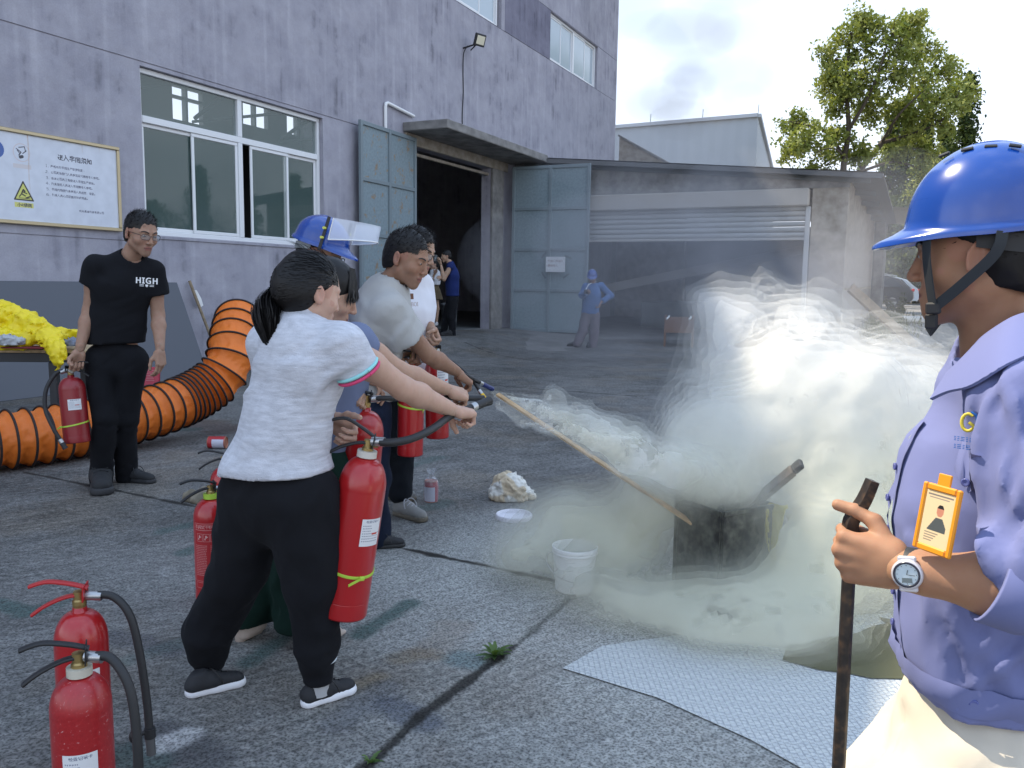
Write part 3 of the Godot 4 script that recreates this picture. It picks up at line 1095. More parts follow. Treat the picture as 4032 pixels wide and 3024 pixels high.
# ------------------------------------------------------------------ behind the shed
func build_background() -> void:
	# low wall with a sloping coping behind the shed
	var t := thing("parapet_wall", "pale wall with a sloping top rising above the shed roof beside the workshop corner", "wall", W.origin, "", W.basis)
	var mb := MB.new()
	var zf := [V(21.0, 0, 0.05), V(21.0, 0, 2.4), V(21.0, 4.9, 2.4), V(21.0, 6.28, 0.05)]
	var zb := []
	for p in zf: zb.append(p + V(0.24, 0, 0))
	mb.face(zf, Vector3.LEFT)
	mb.face(zb, Vector3.RIGHT)
	mb.face([zf[2], zf[3], zb[3], zb[2]], V(0, 1, 0.5))
	mb.face([zf[1], zf[2], zb[2], zb[1]], Vector3.BACK)
	put("wall", mb, M.beige, t)
	mb = MB.new()
	mb.bar(V(21.12, 6.31, 0.02), V(21.12, 4.93, 2.45), 0.34, 0.06)
	put("coping", mb, M.concrete, t)

	# grey sheet-clad hall far behind
	var a := V(11.3, 0.3, -40.0)
	t = thing("sheet_clad_hall", "large pale grey sheet-clad hall with a sloping roofline standing behind the shed", "building", a)
	var grey_sheet := mat(0.42, 0.45, 0.48, 0.55)
	var lft := V(-22.0, 0, -12.0)
	var rgt := V(4.6, 0, -12.0)
	mb = MB.new()
	var rows := [[], []]
	var L := lft.length()
	var dl := lft / L
	var nl := V(-dl.z, 0, dl.x)
	if nl.z < 0: nl = -nl
	for i in 161:
		var q := dl * (L * i / 160.0) + nl * (0.025 if (i / 2) % 2 else 0.0)
		rows[0].append(q)
		rows[1].append(q + V(0, 8.95, 0))
	mb.grid(rows)
	put("front_cladding", mb, grey_sheet, t)
	mb = MB.new()
	rows = [[], []]
	for i in 81:
		var k := i / 80.0
		var q := rgt * k + V(0.02, 0, 0.01) * (1.0 if (i / 2) % 2 else 0.0)
		rows[0].append(q)
		rows[1].append(q + V(0, 8.95 - 1.6 * k, 0))
	rows.reverse()
	mb.grid(rows)
	put("end_cladding", mb, grey_sheet, t)
	mb = MB.new()
	mb.bar(V(0, 9.0, 0), lft + V(0, 9.0, 0), 0.3, 0.16)
	mb.bar(V(0, 9.0, 0), rgt + V(0, 7.4, 0), 0.3, 0.16)
	put("ridge_flashing", mb, mat(0.5, 0.52, 0.55, 0.5), t)
	mb = MB.new()
	mb.face([V(0, 8.94, 0), lft + V(0, 8.94, 0), lft + rgt + V(0, 7.2, 0), rgt + V(0, 7.3, 0)], Vector3.UP)
	put("roof", mb, grey_sheet, t)
	for i in 9:
		mb = MB.new()
		var q := lft * (i * 0.105) if i < 7 else rgt * (0.22 * (i - 6))
		var y := 9.08 if i < 7 else 9.08 - 1.6 * 0.22 * (i - 6)
		mb.tube([q + V(0, y, 0), q + V(0.02, y + 0.42, 0)], 0.018, 5)
		put("lightning_rod", mb, M.doorframe, t)

	# concrete apron of the lane catching the sun, and rough grass
	var gm := mat(0.07, 0.10, 0.025, 0.95)
	var st := MB.new()
	for i in 5200:
		var p := V(rng.randf_range(10.5, 24.5), 0, rng.randf_range(-45, -33))
		if p.x > 14.5 + (-33.0 - p.z) * 0.42: continue
		if p.x < 9.6 + (-33.0 - p.z) * 0.3: continue
		st.col = Color(0.06, 0.10, 0.02).lerp(Color(0.15, 0.17, 0.05), rng.randf())
		blade(st, V(p.x, height(p.x, p.z) - 0.03, p.z), rng.randf_range(0.15, 0.45))
	for i in 1500:
		var q := W * V(rng.randf_range(15.5, 27.5), 0, 8.15 + absf(rng.randfn(0, 0.5)))
		st.col = Color(0.05, 0.075, 0.025).lerp(Color(0.12, 0.13, 0.05), rng.randf())
		blade(st, V(q.x, height(q.x, q.z) - 0.03, q.z), rng.randf_range(0.08, 0.4))
	var g := put("rough_grass", st, vmat(0.9, 0.2), self, "stuff")
	tag(g, "patch of rough green grass beside the parked cars and along the shed foot", "grass")

	white_pipe()
	leaning_timber()
	cars()
	pallets()

func blade(st: MB, p: Vector3, h: float) -> void:
	var a := rng.randf() * TAU
	var d := V(cos(a), 0, sin(a))
	var w := d.rotated(Vector3.UP, PI / 2) * 0.012 * (1.0 + h * 2.0)
	var tip := p + Vector3.UP * h + d * h * 0.5
	st.face([p - w, p + w, tip], d.cross(w).normalized() + V(0.01, 0.3, 0))

func white_pipe() -> void:
	var p := V(12.313, 0.349, -26.5)
	var y := height(p.x, p.z) - 0.03 + 0.115
	var t := thing("white_pipe", "thick white plastic pipe with an elbow lying on the sunlit lane", "pipe", V(p.x, y - 0.115, p.z))
	var mb := MB.new()
	mb.tube([V(0, 0.115, 0), V(1.2, 0.115, 0.02), V(1.22, 0.115, 0.02)], 0.115, 18)
	put("pipe", mb, mat(0.62, 0.60, 0.56, 0.5), t)
	mb = MB.new()
	mb.tube(bez(V(1.18, 0.125, 0.02), V(1.40, 0.125, 0.02), V(1.46, 0.18, 0.02), V(1.46, 0.34, 0.0), 8), 0.125, 18)
	put("elbow", mb, mat(0.62, 0.60, 0.56, 0.5), t)
	var t2 := thing("white_pipe", "short white pipe stub on the lane, partly behind the near worker's chin", "pipe", V(p.x + 1.75, y - 0.115, p.z - 0.1))
	mb = MB.new()
	mb.tube([V(0, 0.10, 0), V(1.3, 0.10, 0.1)], 0.10, 16)
	put("pipe", mb, mat(0.60, 0.57, 0.5, 0.5), t2)

func leaning_timber() -> void:
	var foot := W * V(14.1, 0.05, 9.4)
	var t := thing("timber_plank", "weathered timber plank leaning against the corner of the shed", "plank", foot)
	var mb := MB.new()
	var top := W * V(13.6, 1.35, 8.0) - foot
	mb.bar(V(0, 0, 0), top, 0.22, 0.09, V(0.3, 0.2, 1), 0.008)
	put("plank", mb, tri(wood_mat(0.30, 0.22, 0.14), V(1, 1, 1)), t)
	mb = MB.new()
	mb.bar(top * 0.45 + V(-0.25, 0, 0.02), top * 0.5 + V(0.4, 0.03, 0), 0.05, 0.04)
	put("batten", mb, wood_mat(0.34, 0.28, 0.2), t)
	mb = MB.new()
	mb.bar(top * 0.97 + V(-0.2, 0.0, 0.0), top * 0.98 + V(0.42, 0.03, 0), 0.05, 0.04)
	put("batten", mb, wood_mat(0.34, 0.28, 0.2), t)
	# rubble at the foot of the corner
	for i in 7:
		var q := W * V(13.7 + rng.randf() * 0.8, 0.0, 8.5 + i * 0.22)
		var s := thing("rubble_stone", "pale stone, %s in the rubble by the leaning plank" % ["nearest the shed", "second from the shed", "third from the shed", "middle one", "third from the yard end", "second from the yard end", "outermost"][i], "stone", q, "rubble at the shed corner")
		mb = MB.new()
		mb.ball(V(0, 0.07, 0), V(0.16, 0.11, 0.13) * rng.randf_range(0.7, 1.4), 5, Basis(Vector3.UP, rng.randf() * 6))
		put("stone", mb, M.beige, s)

func wood_mat(r: float, g: float, b: float) -> StandardMaterial3D:
	var m := tri(mat(1, 1, 1, 0.8), V(2, 2, 2))
	var k := Color(r, g, b)
	m.albedo_texture = noise_tex(256, noise(0.03, 4, int(r * 900)), lramp([[0.0, k * 0.55], [0.5, k], [1.0, k * 1.25]]))
	return m

# ------------------------------------------------------------------ parked cars: bodies drawn out across from a side profile
func cars() -> void:
	for i in 2:
		var at: Vector3 = [V(17.142, 0.427, -41), V(19.374, 0.571, -45)][i]
		at.y = height(at.x, at.z) - 0.03
		var lab: String = ["dark car with red tail lamp parked at the far lane, nearest to the shed", "pale silver blue car parked behind the dark car at the far lane"][i]
		var t := thing("parked_car", lab, "car", at, "", Basis(Vector3.UP, -0.45))
		var paint := mat(0.02, 0.022, 0.025, 0.2) if i == 0 else mat(0.5, 0.56, 0.62, 0.25)
		paint.clearcoat_enabled = true
		var hw := 0.88
		# profile from tail to nose, x forward is -x here; rows across the width
		var lower := [[2.2, 0.32], [2.3, 0.55], [2.25, 0.95], [2.05, 1.02]]
		var prof := [Vector2(2.15, 0.30), Vector2(2.28, 0.5), Vector2(2.25, 0.86), Vector2(2.08, 1.02), Vector2(1.6, 1.42), Vector2(1.1, 1.57), Vector2(0.2, 1.6), Vector2(-0.4, 1.5), Vector2(-1.1, 1.06), Vector2(-2.1, 0.92), Vector2(-2.35, 0.6), Vector2(-2.3, 0.3)]
		var rows := []
		for k in [-1.0, -0.97, -0.8, 0.0, 0.8, 0.97, 1.0]:
			var r := []
			for p in prof:
				var inw := 1.0 - 0.17 * clampf((p.y - 0.9) / 0.65, 0, 1)
				var dy := 0.0 if absf(k) < 0.9 else -0.03 * (1.0 if p.y > 0.4 else -1.0)
				r.append(V(p.x * (1.0 - 0.02 * absf(k)), p.y + dy, k * hw * inw))
			rows.append(r)
		var mb := MB.new()
		mb.grid(rows)
		for s in [0, 6]:
			mb.face(rows[s], V(0, 0, -1 if s == 0 else 1))
		put("body", mb, paint, t)
		for s in [-1.0, 1.0]:
			mb = MB.new()
			mb.face([V(1.75, 1.02, s * 0.89), V(-0.95, 1.02, s * 0.89), V(-0.35, 1.44, s * 0.775), V(1.35, 1.44, s * 0.775)], V(0, 0, s))
			put("side_window", mb, mat(0.02, 0.024, 0.028, 0.08), t)
			mb = MB.new()
			mb.box(V(2.22, 0.88, s * 0.70), V(0.12, 0.14, 0.26), 0.03)
			put("tail_lamp", mb, mat(0.5, 0.02, 0.015, 0.2), t)
			for x in [-1.4, 1.35]:
				var wh := Node3D.new()
				wh.name = "wheel"
				add_numbered(t, wh)
				mb = MB.new()
				mb.lathe([Vector2(0.2, -0.1), Vector2(0.31, -0.1), Vector2(0.33, -0.05), Vector2(0.33, 0.05), Vector2(0.31, 0.1), Vector2(0.2, 0.1)], 18, Transform3D(Basis(Vector3.RIGHT, PI / 2), V(x, 0.33, s * 0.80)))
				put("tyre", mb, M.rubber, wh)
				mb = MB.new()
				mb.disc(V(x, 0.33, s * 0.875), V(0, 0, s), 0.21)
				put("rim", mb, M.steel, wh)
		mb = MB.new()
		mb.face([V(2.09, 1.04, -0.68), V(2.09, 1.04, 0.68), V(1.64, 1.42, 0.6), V(1.64, 1.42, -0.6)], V(1, 0.6, 0))
		put("rear_window", mb, mat(0.02, 0.024, 0.028, 0.08), t)
		for s in [-1.0, 1.0]:
			mb = MB.new()
			mb.tube([V(1.1, 1.62, s * 0.62), V(0.9, 1.66, s * 0.62), V(-0.2, 1.66, s * 0.62), V(-0.4, 1.58, s * 0.62)], 0.018, 6)
			put("roof_rail", mb, M.steel, t)

# ------------------------------------------------------------------ stacks of wooden pallets on edge of the lane
func pallets() -> void:
	var wood := [mat(0.36, 0.26, 0.16, 0.85), mat(0.30, 0.22, 0.14, 0.85), mat(0.42, 0.32, 0.21, 0.85)]
	var proto := []
	for i in 3:
		var list := []
		for k in 3:   # deck boards
			var mb := MB.new()
			for j in 5: mb.bx(V(-0.6, [0.0, 0.062, 0.124][k] * 0.0 + [0.0, 0.12, 0.06][k], -0.5 + j * 0.225), V(0.6, [0.0, 0.12, 0.06][k] + (0.022 if k < 2 else 0.0), -0.5 + j * 0.225 + 0.1))
			if k < 2: list.append(["deck", mb.mesh()])
		var mb := MB.new()
		for x in [-0.55, 0.0, 0.55]: mb.bx(V(x - 0.05, 0.022, -0.5), V(x + 0.05, 0.12, 0.5))
		list.append(["bearers", mb.mesh()])
		proto.append(list)
	var first: Node3D = null
	var cols := [[1953, 8], [1975, 9], [1997, 9], [2013, 7], [2034, 10], [1962, 4]]
	for c in cols.size():
		var z := 57.0 if c < 5 else 54.0
		var p: Vector3 = [V(26.676, 0.56, -57), V(27.402, 0.57, -57), V(28.128, 0.581, -57), V(28.903, 0.58, -57.6), V(29.296, 0.597, -57), V(24.947, 0.535, -54)][c]
		p.y = height(p.x, p.z) - 0.03
		for k in int(cols[c][1]):
			var o := thing("wooden_pallet", pallet_label(c, k, int(cols[c][1])), "pallet", p + V(rng.randf_range(-0.04, 0.04), k * 0.145, 0), "stacked wooden pallets", Basis(Vector3.UP, 0.25 + rng.randf_range(-0.04, 0.04)))
			for q in proto[0]: put(q[0], q[1], wood[(c + k) % 3], o)

func pallet_label(c: int, k: int, n: int) -> String:
	var st: String = ["leftmost tall stack", "second stack from the left", "third stack from the left", "short stack right of the third", "rightmost tall stack", "low front stack beside the silver car"][c]
	var nth := ["lowest", "second", "third", "fourth", "fifth", "sixth", "seventh", "eighth", "ninth"]
	return "far wooden pallet, %s of the %s" % ["topmost" if k == n - 1 else nth[k] + (""), st]

# ------------------------------------------------------------------ trees
var leaf_mesh: ArrayMesh

func leaf_clump(n: int, size: float, spread: float, sd: int) -> ArrayMesh:
	var r := RandomNumberGenerator.new()
	r.seed = sd
	var mb := MB.new()
	for i in n:
		var p := V(r.randfn(), r.randfn(), r.randfn()) * spread * 0.5
		var d := V(r.randfn(), r.randfn() - 0.5, r.randfn()).normalized()
		var w := d.cross(V(r.randfn(), r.randfn(), r.randfn())).normalized()
		var s := size * r.randf_range(0.7, 1.3)
		mb.col = Color(1, 1, 1) * r.randf_range(0.7, 1.2)
		mb.face([p, p + d * s * 0.5 + w * s * 0.28, p + d * s, p + d * s * 0.5 - w * s * 0.28], d.cross(w))
	return mb.mesh()

func crown(parent: Node, mesh: Mesh, where: Array, cols: Array, m: Material, called := "crown") -> void:
	var mm := MultiMesh.new()
	mm.transform_format = MultiMesh.TRANSFORM_3D
	mm.use_colors = true
	mm.mesh = mesh
	mm.instance_count = where.size()
	for i in where.size():
		mm.set_instance_transform(i, where[i])
		mm.set_instance_color(i, cols[i])
	var o := MultiMeshInstance3D.new()
	o.name = called
	o.multimesh = mm
	o.material_override = m
	o.set_meta("kind", "stuff")
	add_numbered(parent, o)

func leaf_mat(back: Color) -> StandardMaterial3D:
	var m := vmat(0.55, 0.35)
	m.backlight_enabled = true
	m.backlight = back
	m.cull_mode = BaseMaterial3D.CULL_DISABLED
	return m

func rand_turn() -> Basis:
	return Basis(V(rng.randfn(), rng.randfn(), rng.randfn()).normalized(), rng.randf() * TAU)

func build_trees() -> void:
	var bark := mat(0.075, 0.06, 0.045, 0.9)
	var lm := leaf_mat(Color(0.8, 0.8, 0.5))
	# the big broadleaf tree behind the shed
	var base := V(14.622, 1.006, -36)
	base.y = 0.3
	var t := thing("broadleaf_tree", "tall sunlit broadleaf tree with forked dark trunk above the shed roof", "tree", base)
	var limbs := [
		[base, V(14.433, 3.365, -36), V(14.296, 4.917, -36)], [V(14.296, 4.917, -36), V(13.897, 6.258, -36), V(13.927, 7.936, -35.8), V(13.637, 9.755, -35.6), V(13.624, 11.715, -35.4)],
		[V(14.296, 4.917, -36), V(14.646, 6.256, -36.2), V(15.657, 7.547, -36.5), V(16.759, 9.257, -37), V(17.21, 11.277, -37)], [V(13.946, 6.737, -36), V(13.179, 7.772, -36), V(12.418, 8.213, -36.4), V(11.651, 8.431, -36.8)],
		[V(15.657, 7.547, -36.5), V(16.685, 7.821, -36), V(17.747, 8.401, -35.5), V(18.323, 9.613, -35.5)], [V(13.927, 7.936, -35.8), V(14.244, 8.896, -35), V(14.556, 10.074, -34.6), V(14.799, 11.295, -34.5)],
		[V(14.646, 6.256, -36.2), V(16.429, 6.819, -37), V(17.745, 6.596, -37.4), V(18.509, 5.91, -37.4)], [V(13.679, 9.386, -35.6), V(13.13, 10.214, -36), V(12.964, 11.008, -36.2)], [V(16.845, 9.451, -37), V(18.002, 10.645, -37.5), V(18.795, 11.509, -37.8)],
		[V(15.657, 7.547, -36.5), V(15.602, 8.367, -35), V(16.103, 9.11, -34.2)], [V(13.92, 6.832, -36), V(13.036, 7.042, -35), V(12.112, 6.767, -34.5)],
	]
	var rad := [0.26, 0.17, 0.17, 0.08, 0.09, 0.08, 0.07, 0.06, 0.07, 0.07, 0.05]
	for i in limbs.size():
		var mb := MB.new()
		var pts := []
		for p in limbs[i]: pts.append(p - base)
		pts = curve(pts, 5)
		var rr := []
		for k in pts.size(): rr.append(rad[i] * (1.0 - 0.75 * float(k) / pts.size() * (1.0 if i else 0.3)))
		mb.tube(pts, rr, 8)
		put("trunk" if i == 0 else "limb", mb, bark, t)
	var clumps := [[V(13.718, 11.473, -35.5), 55], [V(13.152, 10.809, -36), 42], [V(14.94, 11.237, -34.6), 52], [V(17.189, 11.562, -37), 55], [V(18.563, 10.532, -37.4), 50], [V(14.029, 9.894, -35), 52], [V(15.306, 9.912, -35), 55], [V(16.722, 9.314, -35.5), 58], [V(13.639, 9.107, -35.6), 40], [V(16.064, 8.342, -36), 46],
		[V(17.413, 8.416, -35.6), 46], [V(12.009, 8.436, -36.8), 30], [V(11.882, 7.303, -35), 38], [V(13.425, 7.585, -36), 34], [V(14.625, 7.127, -36), 30], [V(17.262, 7.242, -36.5), 40], [V(18.235, 6.305, -37.4), 34], [V(13.105, 6.4, -36), 40], [V(18.168, 9.149, -35.5), 36], [V(14.864, 8.834, -36), 36], [V(13.345, 9.844, -36), 34], [V(11.75, 7.182, -36), 26], [V(14.162, 11.933, -35.5), 26], [V(15.735, 11.808, -35), 28], [V(16.302, 7.209, -37), 26], [V(18.038, 5.461, -37), 30], [V(12.4, 6.045, -36), 30], [V(18.071, 4.971, -36), 22]]
	var where := []
	var cols := []
	var tw := MB.new()
	for c in clumps:
		var r: float = c[1] * 36.0 / 1794.0
		var ctr: Vector3 = c[0] - base
		for sub in int(9 + r * 8):
			var d := V(rng.randfn(), rng.randfn(), rng.randfn())
			d = d.normalized() * r * pow(rng.randf(), 0.45) * 1.05
			var sc := ctr + d * V(1.0, 0.9, 1.0)
			tw.tube([ctr + d * 0.15, ctr + d * 0.6 + V(0, -0.05, 0), sc], [0.022, 0.015, 0.006], 4, false)
			var tone := rng.randf()
			for k in 7:
				where.append(Transform3D(rand_turn().scaled(Vector3.ONE * rng.randf_range(0.7, 1.25)), sc + V(rng.randfn(), rng.randfn() * 0.7, rng.randfn()) * 0.17))
				cols.append(Color(0.15, 0.20, 0.045).lerp(Color(0.36, 0.38, 0.12), clampf(tone * 0.7 + rng.randf() * 0.3, 0, 1)))
	put("twigs", tw, bark, t, "stuff")
	crown(t, leaf_clump(9, 0.17, 0.20, 5), where, cols, lm)

	# the green belt beyond the cars, and the row that the panes mirror
	var lc := leaf_clump(12, 0.34, 0.5, 6)
	var belt := [
		[V(27.345, 0.811, -62), 13.4, 2.0, 1, "slender feathery conifer, first in the row beyond the shed's edge"], [V(29.396, 0.811, -64), 14.3, 2.1, 1, "tall feathery conifer between two others beyond the parked cars"],
		[V(28.787, 0.861, -60), 12.5, 2.2, 1, "feathery conifer over the pallet stacks, left of the worker's chin strap"], [V(32.663, 0.887, -62), 16.2, 2.6, 1, "tallest dark conifer, its tip just left of the blue helmet"], [V(33.31, 0.838, -66), 13.6, 2.4, 1, "dark conifer between the pallet stacks and the near worker's face"],
		[V(22.531, 0.457, -52), 6.3, 2.7, 0, "low bushy broadleaf tree behind the parked cars beside the shed"], [V(25.343, 0.452, -54), 6.9, 3.0, 0, "rounded leafy tree behind the pallet stacks"], [V(27.64, 0.462, -55), 7.2, 3.2, 0, "rounded leafy tree partly behind the near worker's chin"], [V(31.089, 0.489, -56), 9.0, 3.6, 0, "leafy tree hidden mostly by the near worker's head"],
		[V(60, 0.3, -24), 9.0, 2.6, 1, "feathery conifer across the yard, seen only mirrored in the window"], [V(59, 0.3, -29), 7.5, 2.9, 0, "leafy tree across the yard, seen only mirrored in the window"], [V(58, 0.3, -33), 10.5, 2.2, 1, "tall conifer across the yard, mirrored in the middle sash"], [V(57, 0.3, -37), 8.2, 2.2, 1, "shorter conifer across the yard, mirrored in the middle sash"], [V(56, 0.3, -41), 10.2, 2.4, 1, "conifer across the yard, mirrored in the right sash"], [V(54, 0.3, -46), 8.6, 3.0, 0, "broad tree across the yard, mirrored in the right sash"],
	]
	for b in belt:
		var p: Vector3 = b[0]
		p.y = height(p.x, p.z) - 0.03
		t = thing("conifer_tree" if b[3] == 1 else "leafy_tree", b[4], "tree", p)
		var H: float = b[1]
		var R: float = b[2]
		var mb := MB.new()
		mb.tube([Vector3.ZERO, V(0.05, H * 0.5, 0), V(0, H * 0.95, 0)], [0.16, 0.1, 0.03], 7)
		put("trunk", mb, bark, t)
		where = []
		cols = []
		var N := int(240 * R * (1.0 if b[3] == 1 else 1.1))
		for i in N:
			var y: float
			var rr: float
			if b[3] == 1:
				y = H * (0.12 + 0.88 * pow(rng.randf(), 1.15))
				rr = R * pow(1.0 - y / H, 0.7) * (0.8 + 0.35 * sin(y * 4.0)) + 0.1
			else:
				var q := rng.randf_range(-1, 1)
				y = H * 0.52 + q * H * 0.46
				rr = R * sqrt(maxf(0.05, 1.0 - q * q))
			var a := rng.randf() * TAU
			var d := rr * pow(rng.randf(), 0.4)
			d *= 0.75 + 0.45 * sin(a * 3.0 + y * 1.3)
			where.append(Transform3D(rand_turn().scaled(Vector3.ONE * rng.randf_range(0.6, 1.2)), V(cos(a) * d, y, sin(a) * d)))
			cols.append((Color(0.035, 0.06, 0.018).lerp(Color(0.085, 0.12, 0.03), rng.randf())) if b[3] == 1 else Color(0.05, 0.08, 0.02).lerp(Color(0.14, 0.17, 0.045), rng.randf()))
		crown(t, lc, where, cols, lm)

# ------------------------------------------------------------------ fire extinguishers
# o: r radius, h body height; lever dir; hose: points in the thing's own frame; label; neck colour; band
func extinguisher(label: String, at: Vector3, bs: Basis, o: Dictionary) -> Node3D:
	var t := thing("fire_extinguisher", label, "fire extinguisher", at, o.get("group", "red powder extinguishers"), bs)
	var r: float = o.r
	var h: float = o.h
	var red: StandardMaterial3D = o.get("mat", M.red)
	var mb := MB.new()
	var prof := [Vector2(0.001, 0.004), Vector2(r * 0.80, 0.004), Vector2(r * 0.80, 0.0), Vector2(r * 0.97, 0.0), Vector2(r, 0.006), Vector2(r, h * 0.10), Vector2(r * 0.985, h * 0.104), Vector2(r * 0.985, h * 0.108), Vector2(r, h * 0.112), Vector2(r, h * 0.80), Vector2(r * 0.985, h * 0.804), Vector2(r, h * 0.81)]
	for i in range(1, 12):
		var a := i / 12.0 * PI / 2
		prof.append(Vector2(r * (0.27 + 0.73 * cos(a)), h * 0.81 + (h * 0.19) * sin(a)))
	prof.append_array([Vector2(r * 0.27, h), Vector2(r * 0.27, h + 0.012), Vector2(0.001, h + 0.012)])
	mb.lathe(prof, 48)
	put("cylinder", mb, red, t)
	var y := h + 0.010
	if o.has("collar"):
		mb = MB.new()
		mb.lathe_hard([Vector2(0.012, y - 0.008), Vector2(r * 0.42, y - 0.008), Vector2(r * 0.42, y + 0.012), Vector2(0.012, y + 0.012)], 24)
		put("neck_ring", mb, o.collar, t)
	mb = MB.new()
	mb.lathe_hard([Vector2(0.016, y), Vector2(0.0175, y + 0.010), Vector2(0.0175, y + 0.020), Vector2(0.014, y + 0.024), Vector2(0.014, y + 0.045), Vector2(0.001, y + 0.047)], 18)
	var ld: Vector3 = o.get("lever", V(-1, 0, 0))
	mb.tube([V(0, y + 0.03, 0), -ld * 0.03 + V(0, y + 0.032, 0)], 0.008, 10)
	put("valve", mb, M.brass, t)
	var side := Vector3.UP.cross(ld)
	var lm: Material = o.get("lever_mat", M.black)
	var open: float = o.get("open", 0.028)
	mb = MB.new()   # fixed handle below
	handle(mb, side, [-ld * 0.02 + V(0, y + 0.036, 0), ld * 0.03 + V(0, y + 0.032, 0), ld * 0.08 + V(0, y + 0.012, 0), ld * 0.115 + V(0, y - 0.012, 0)], 0.011)
	put("handle", mb, lm, t)
	mb = MB.new()   # lever above
	handle(mb, side, [-ld * 0.022 + V(0, y + 0.052, 0), ld * 0.02 + V(0, y + 0.056 + open * 0.4, 0), ld * 0.075 + V(0, y + 0.050 + open, 0), ld * 0.118 + V(0, y + 0.040 + open, 0)], 0.0105)
	put("lever", mb, lm, t)
	for s in [-1.0, 1.0]:
		mb = MB.new()
		mb.bar(-ld * 0.014 + side * s * 0.0125 + V(0, y + 0.022, 0), -ld * 0.016 + side * s * 0.0125 + V(0, y + 0.062, 0), 0.003, 0.034, side)
		put("cheek_plate", mb, lm, t)
	if o.get("gauge", true):
		var gd: Vector3 = o.get("gauge_dir", side)
		mb = MB.new()
		mb.lathe_hard([Vector2(0.003, 0.0), Vector2(0.016, 0.004), Vector2(0.017, 0.013), Vector2(0.0145, 0.015), Vector2(0.0145, 0.013)], 18, Transform3D(Basis(Quaternion(Vector3.UP, gd.normalized())), gd.normalized() * 0.014 + V(0, y + 0.028, 0)))
		put("gauge", mb, M.steel, t)
		mb = MB.new()
		mb.disc(gd.normalized() * 0.0275 + V(0, y + 0.028, 0), gd, 0.0145, 18)
		put("gauge_face", mb, mat(0.5, 0.5, 0.42, 0.4), t)
	if o.has("hose"):
		var pts: Array = o.hose
		var hr: float = o.get("hose_r", 0.0095)
		var H := Node3D.new()
		H.name = "hose"
		add_numbered(t, H)
		mb = MB.new()
		mb.tube(curve(pts, 8), hr, 12)
		put("tube", mb, M.rubber, H)
		mb = MB.new()
		var d0: Vector3 = (pts[1] - pts[0]).normalized()
		mb.tube([pts[0] - d0 * 0.012, pts[0] + d0 * 0.028], hr * 1.18, 12)
		put("ferrule", mb, M.steel, H)
		var e: Vector3 = pts[-1]
		var d: Vector3 = (pts[-1] - pts[-2]).normalized()
		if o.get("nozzle", true):
			mb = MB.new()
			mb.tube([e - d * 0.004, e + d * 0.020], hr * 1.22, 12)
			put("ferrule", mb, M.steel, H)
			mb = MB.new()
			var nl: float = o.get("nozzle_len", 0.07)
			mb.tube([e + d * 0.020, e + d * 0.024, e + d * (0.02 + nl * 0.5), e + d * (0.02 + nl)], [hr * 1.05, hr * 1.25, hr * 1.2, hr * 1.35], 14)
			put("nozzle", mb, o.get("nozzle_mat", M.rubber), H)
	if o.has("paper"):   # [angle, y, width, height, texture]
		var q: Array = o.paper
		mb = MB.new()
		var rows := [[], []]
		var uvs := [[], []]
		for i in 13:
			var a: float = q[0] + (i / 12.0 - 0.5) * q[2] / r
			for k in 2:
				rows[k].append(V(cos(a) * (r + 0.0009), q[1] + q[3] * (0.5 - k), sin(a) * (r + 0.0009)))
				uvs[k].append(Vector2(1.0 - i / 12.0, float(k)))
		mb.grid(rows, false, uvs)
		var pm := mat(1, 1, 1, 0.6)
		pm.albedo_texture = q[4]
		put("label_sticker", mb, pm, t)
	if o.has("band"):   # a lime cable tie round the body: [y, tail angle]
		var q: Array = o.band
		mb = MB.new()
		var rows := [[], [], [], []]
		for i in 41:
			var a := TAU * i / 40.0
			for k in 4: rows[k].append(V(cos(a), 0, sin(a)) * (r + [0.0006, 0.0022, 0.0022, 0.0006][k]) + V(0, q[0] + [-0.0045, -0.0045, 0.0045, 0.0045][k] + 0.012 * cos(a - q[1] + PI), 0))
		mb.grid(rows)
		var d := V(cos(q[1]), 0, sin(q[1]))
		var tg := d.cross(Vector3.UP)
		mb.box(d * (r + 0.006) + V(0, q[0] - 0.012, 0), V(0.011, 0.012, 0.016), 0.002, Basis(d, Vector3.UP, d.cross(Vector3.UP)))
		mb.bar(d * (r + 0.006) + V(0, q[0] - 0.012, 0), d * (r + 0.02) + tg * q[2] + V(0, q[0] - 0.024, 0), 0.002, 0.008, Vector3.UP)
		put("cable_tie", mb, M.lime, t)
	return t

func handle(mb: MB, side: Vector3, pts: Array, w: float) -> void:
	var q := curve(pts, 5)
	var rows := []
	for i in q.size():
		var d: Vector3 = (q[mini(i + 1, q.size() - 1)] - q[maxi(i - 1, 0)]).normalized()
		var up := side.cross(d).normalized()
		if up.y < 0: up = -up
		var r := []
		for k in [[-1, -0.7], [-0.7, -1], [0.7, -1], [1, -0.7], [1, 0.6], [0.6, 1], [-0.6, 1], [-1, 0.6]]: r.append(q[i] + side * k[0] * w + up * k[1] * 0.0042)
		rows.append(r)
	mb.grid(rows, true)
	mb.face(rows[0], q[0] - q[1])
	mb.face(rows[-1], q[-1] - q[-2])

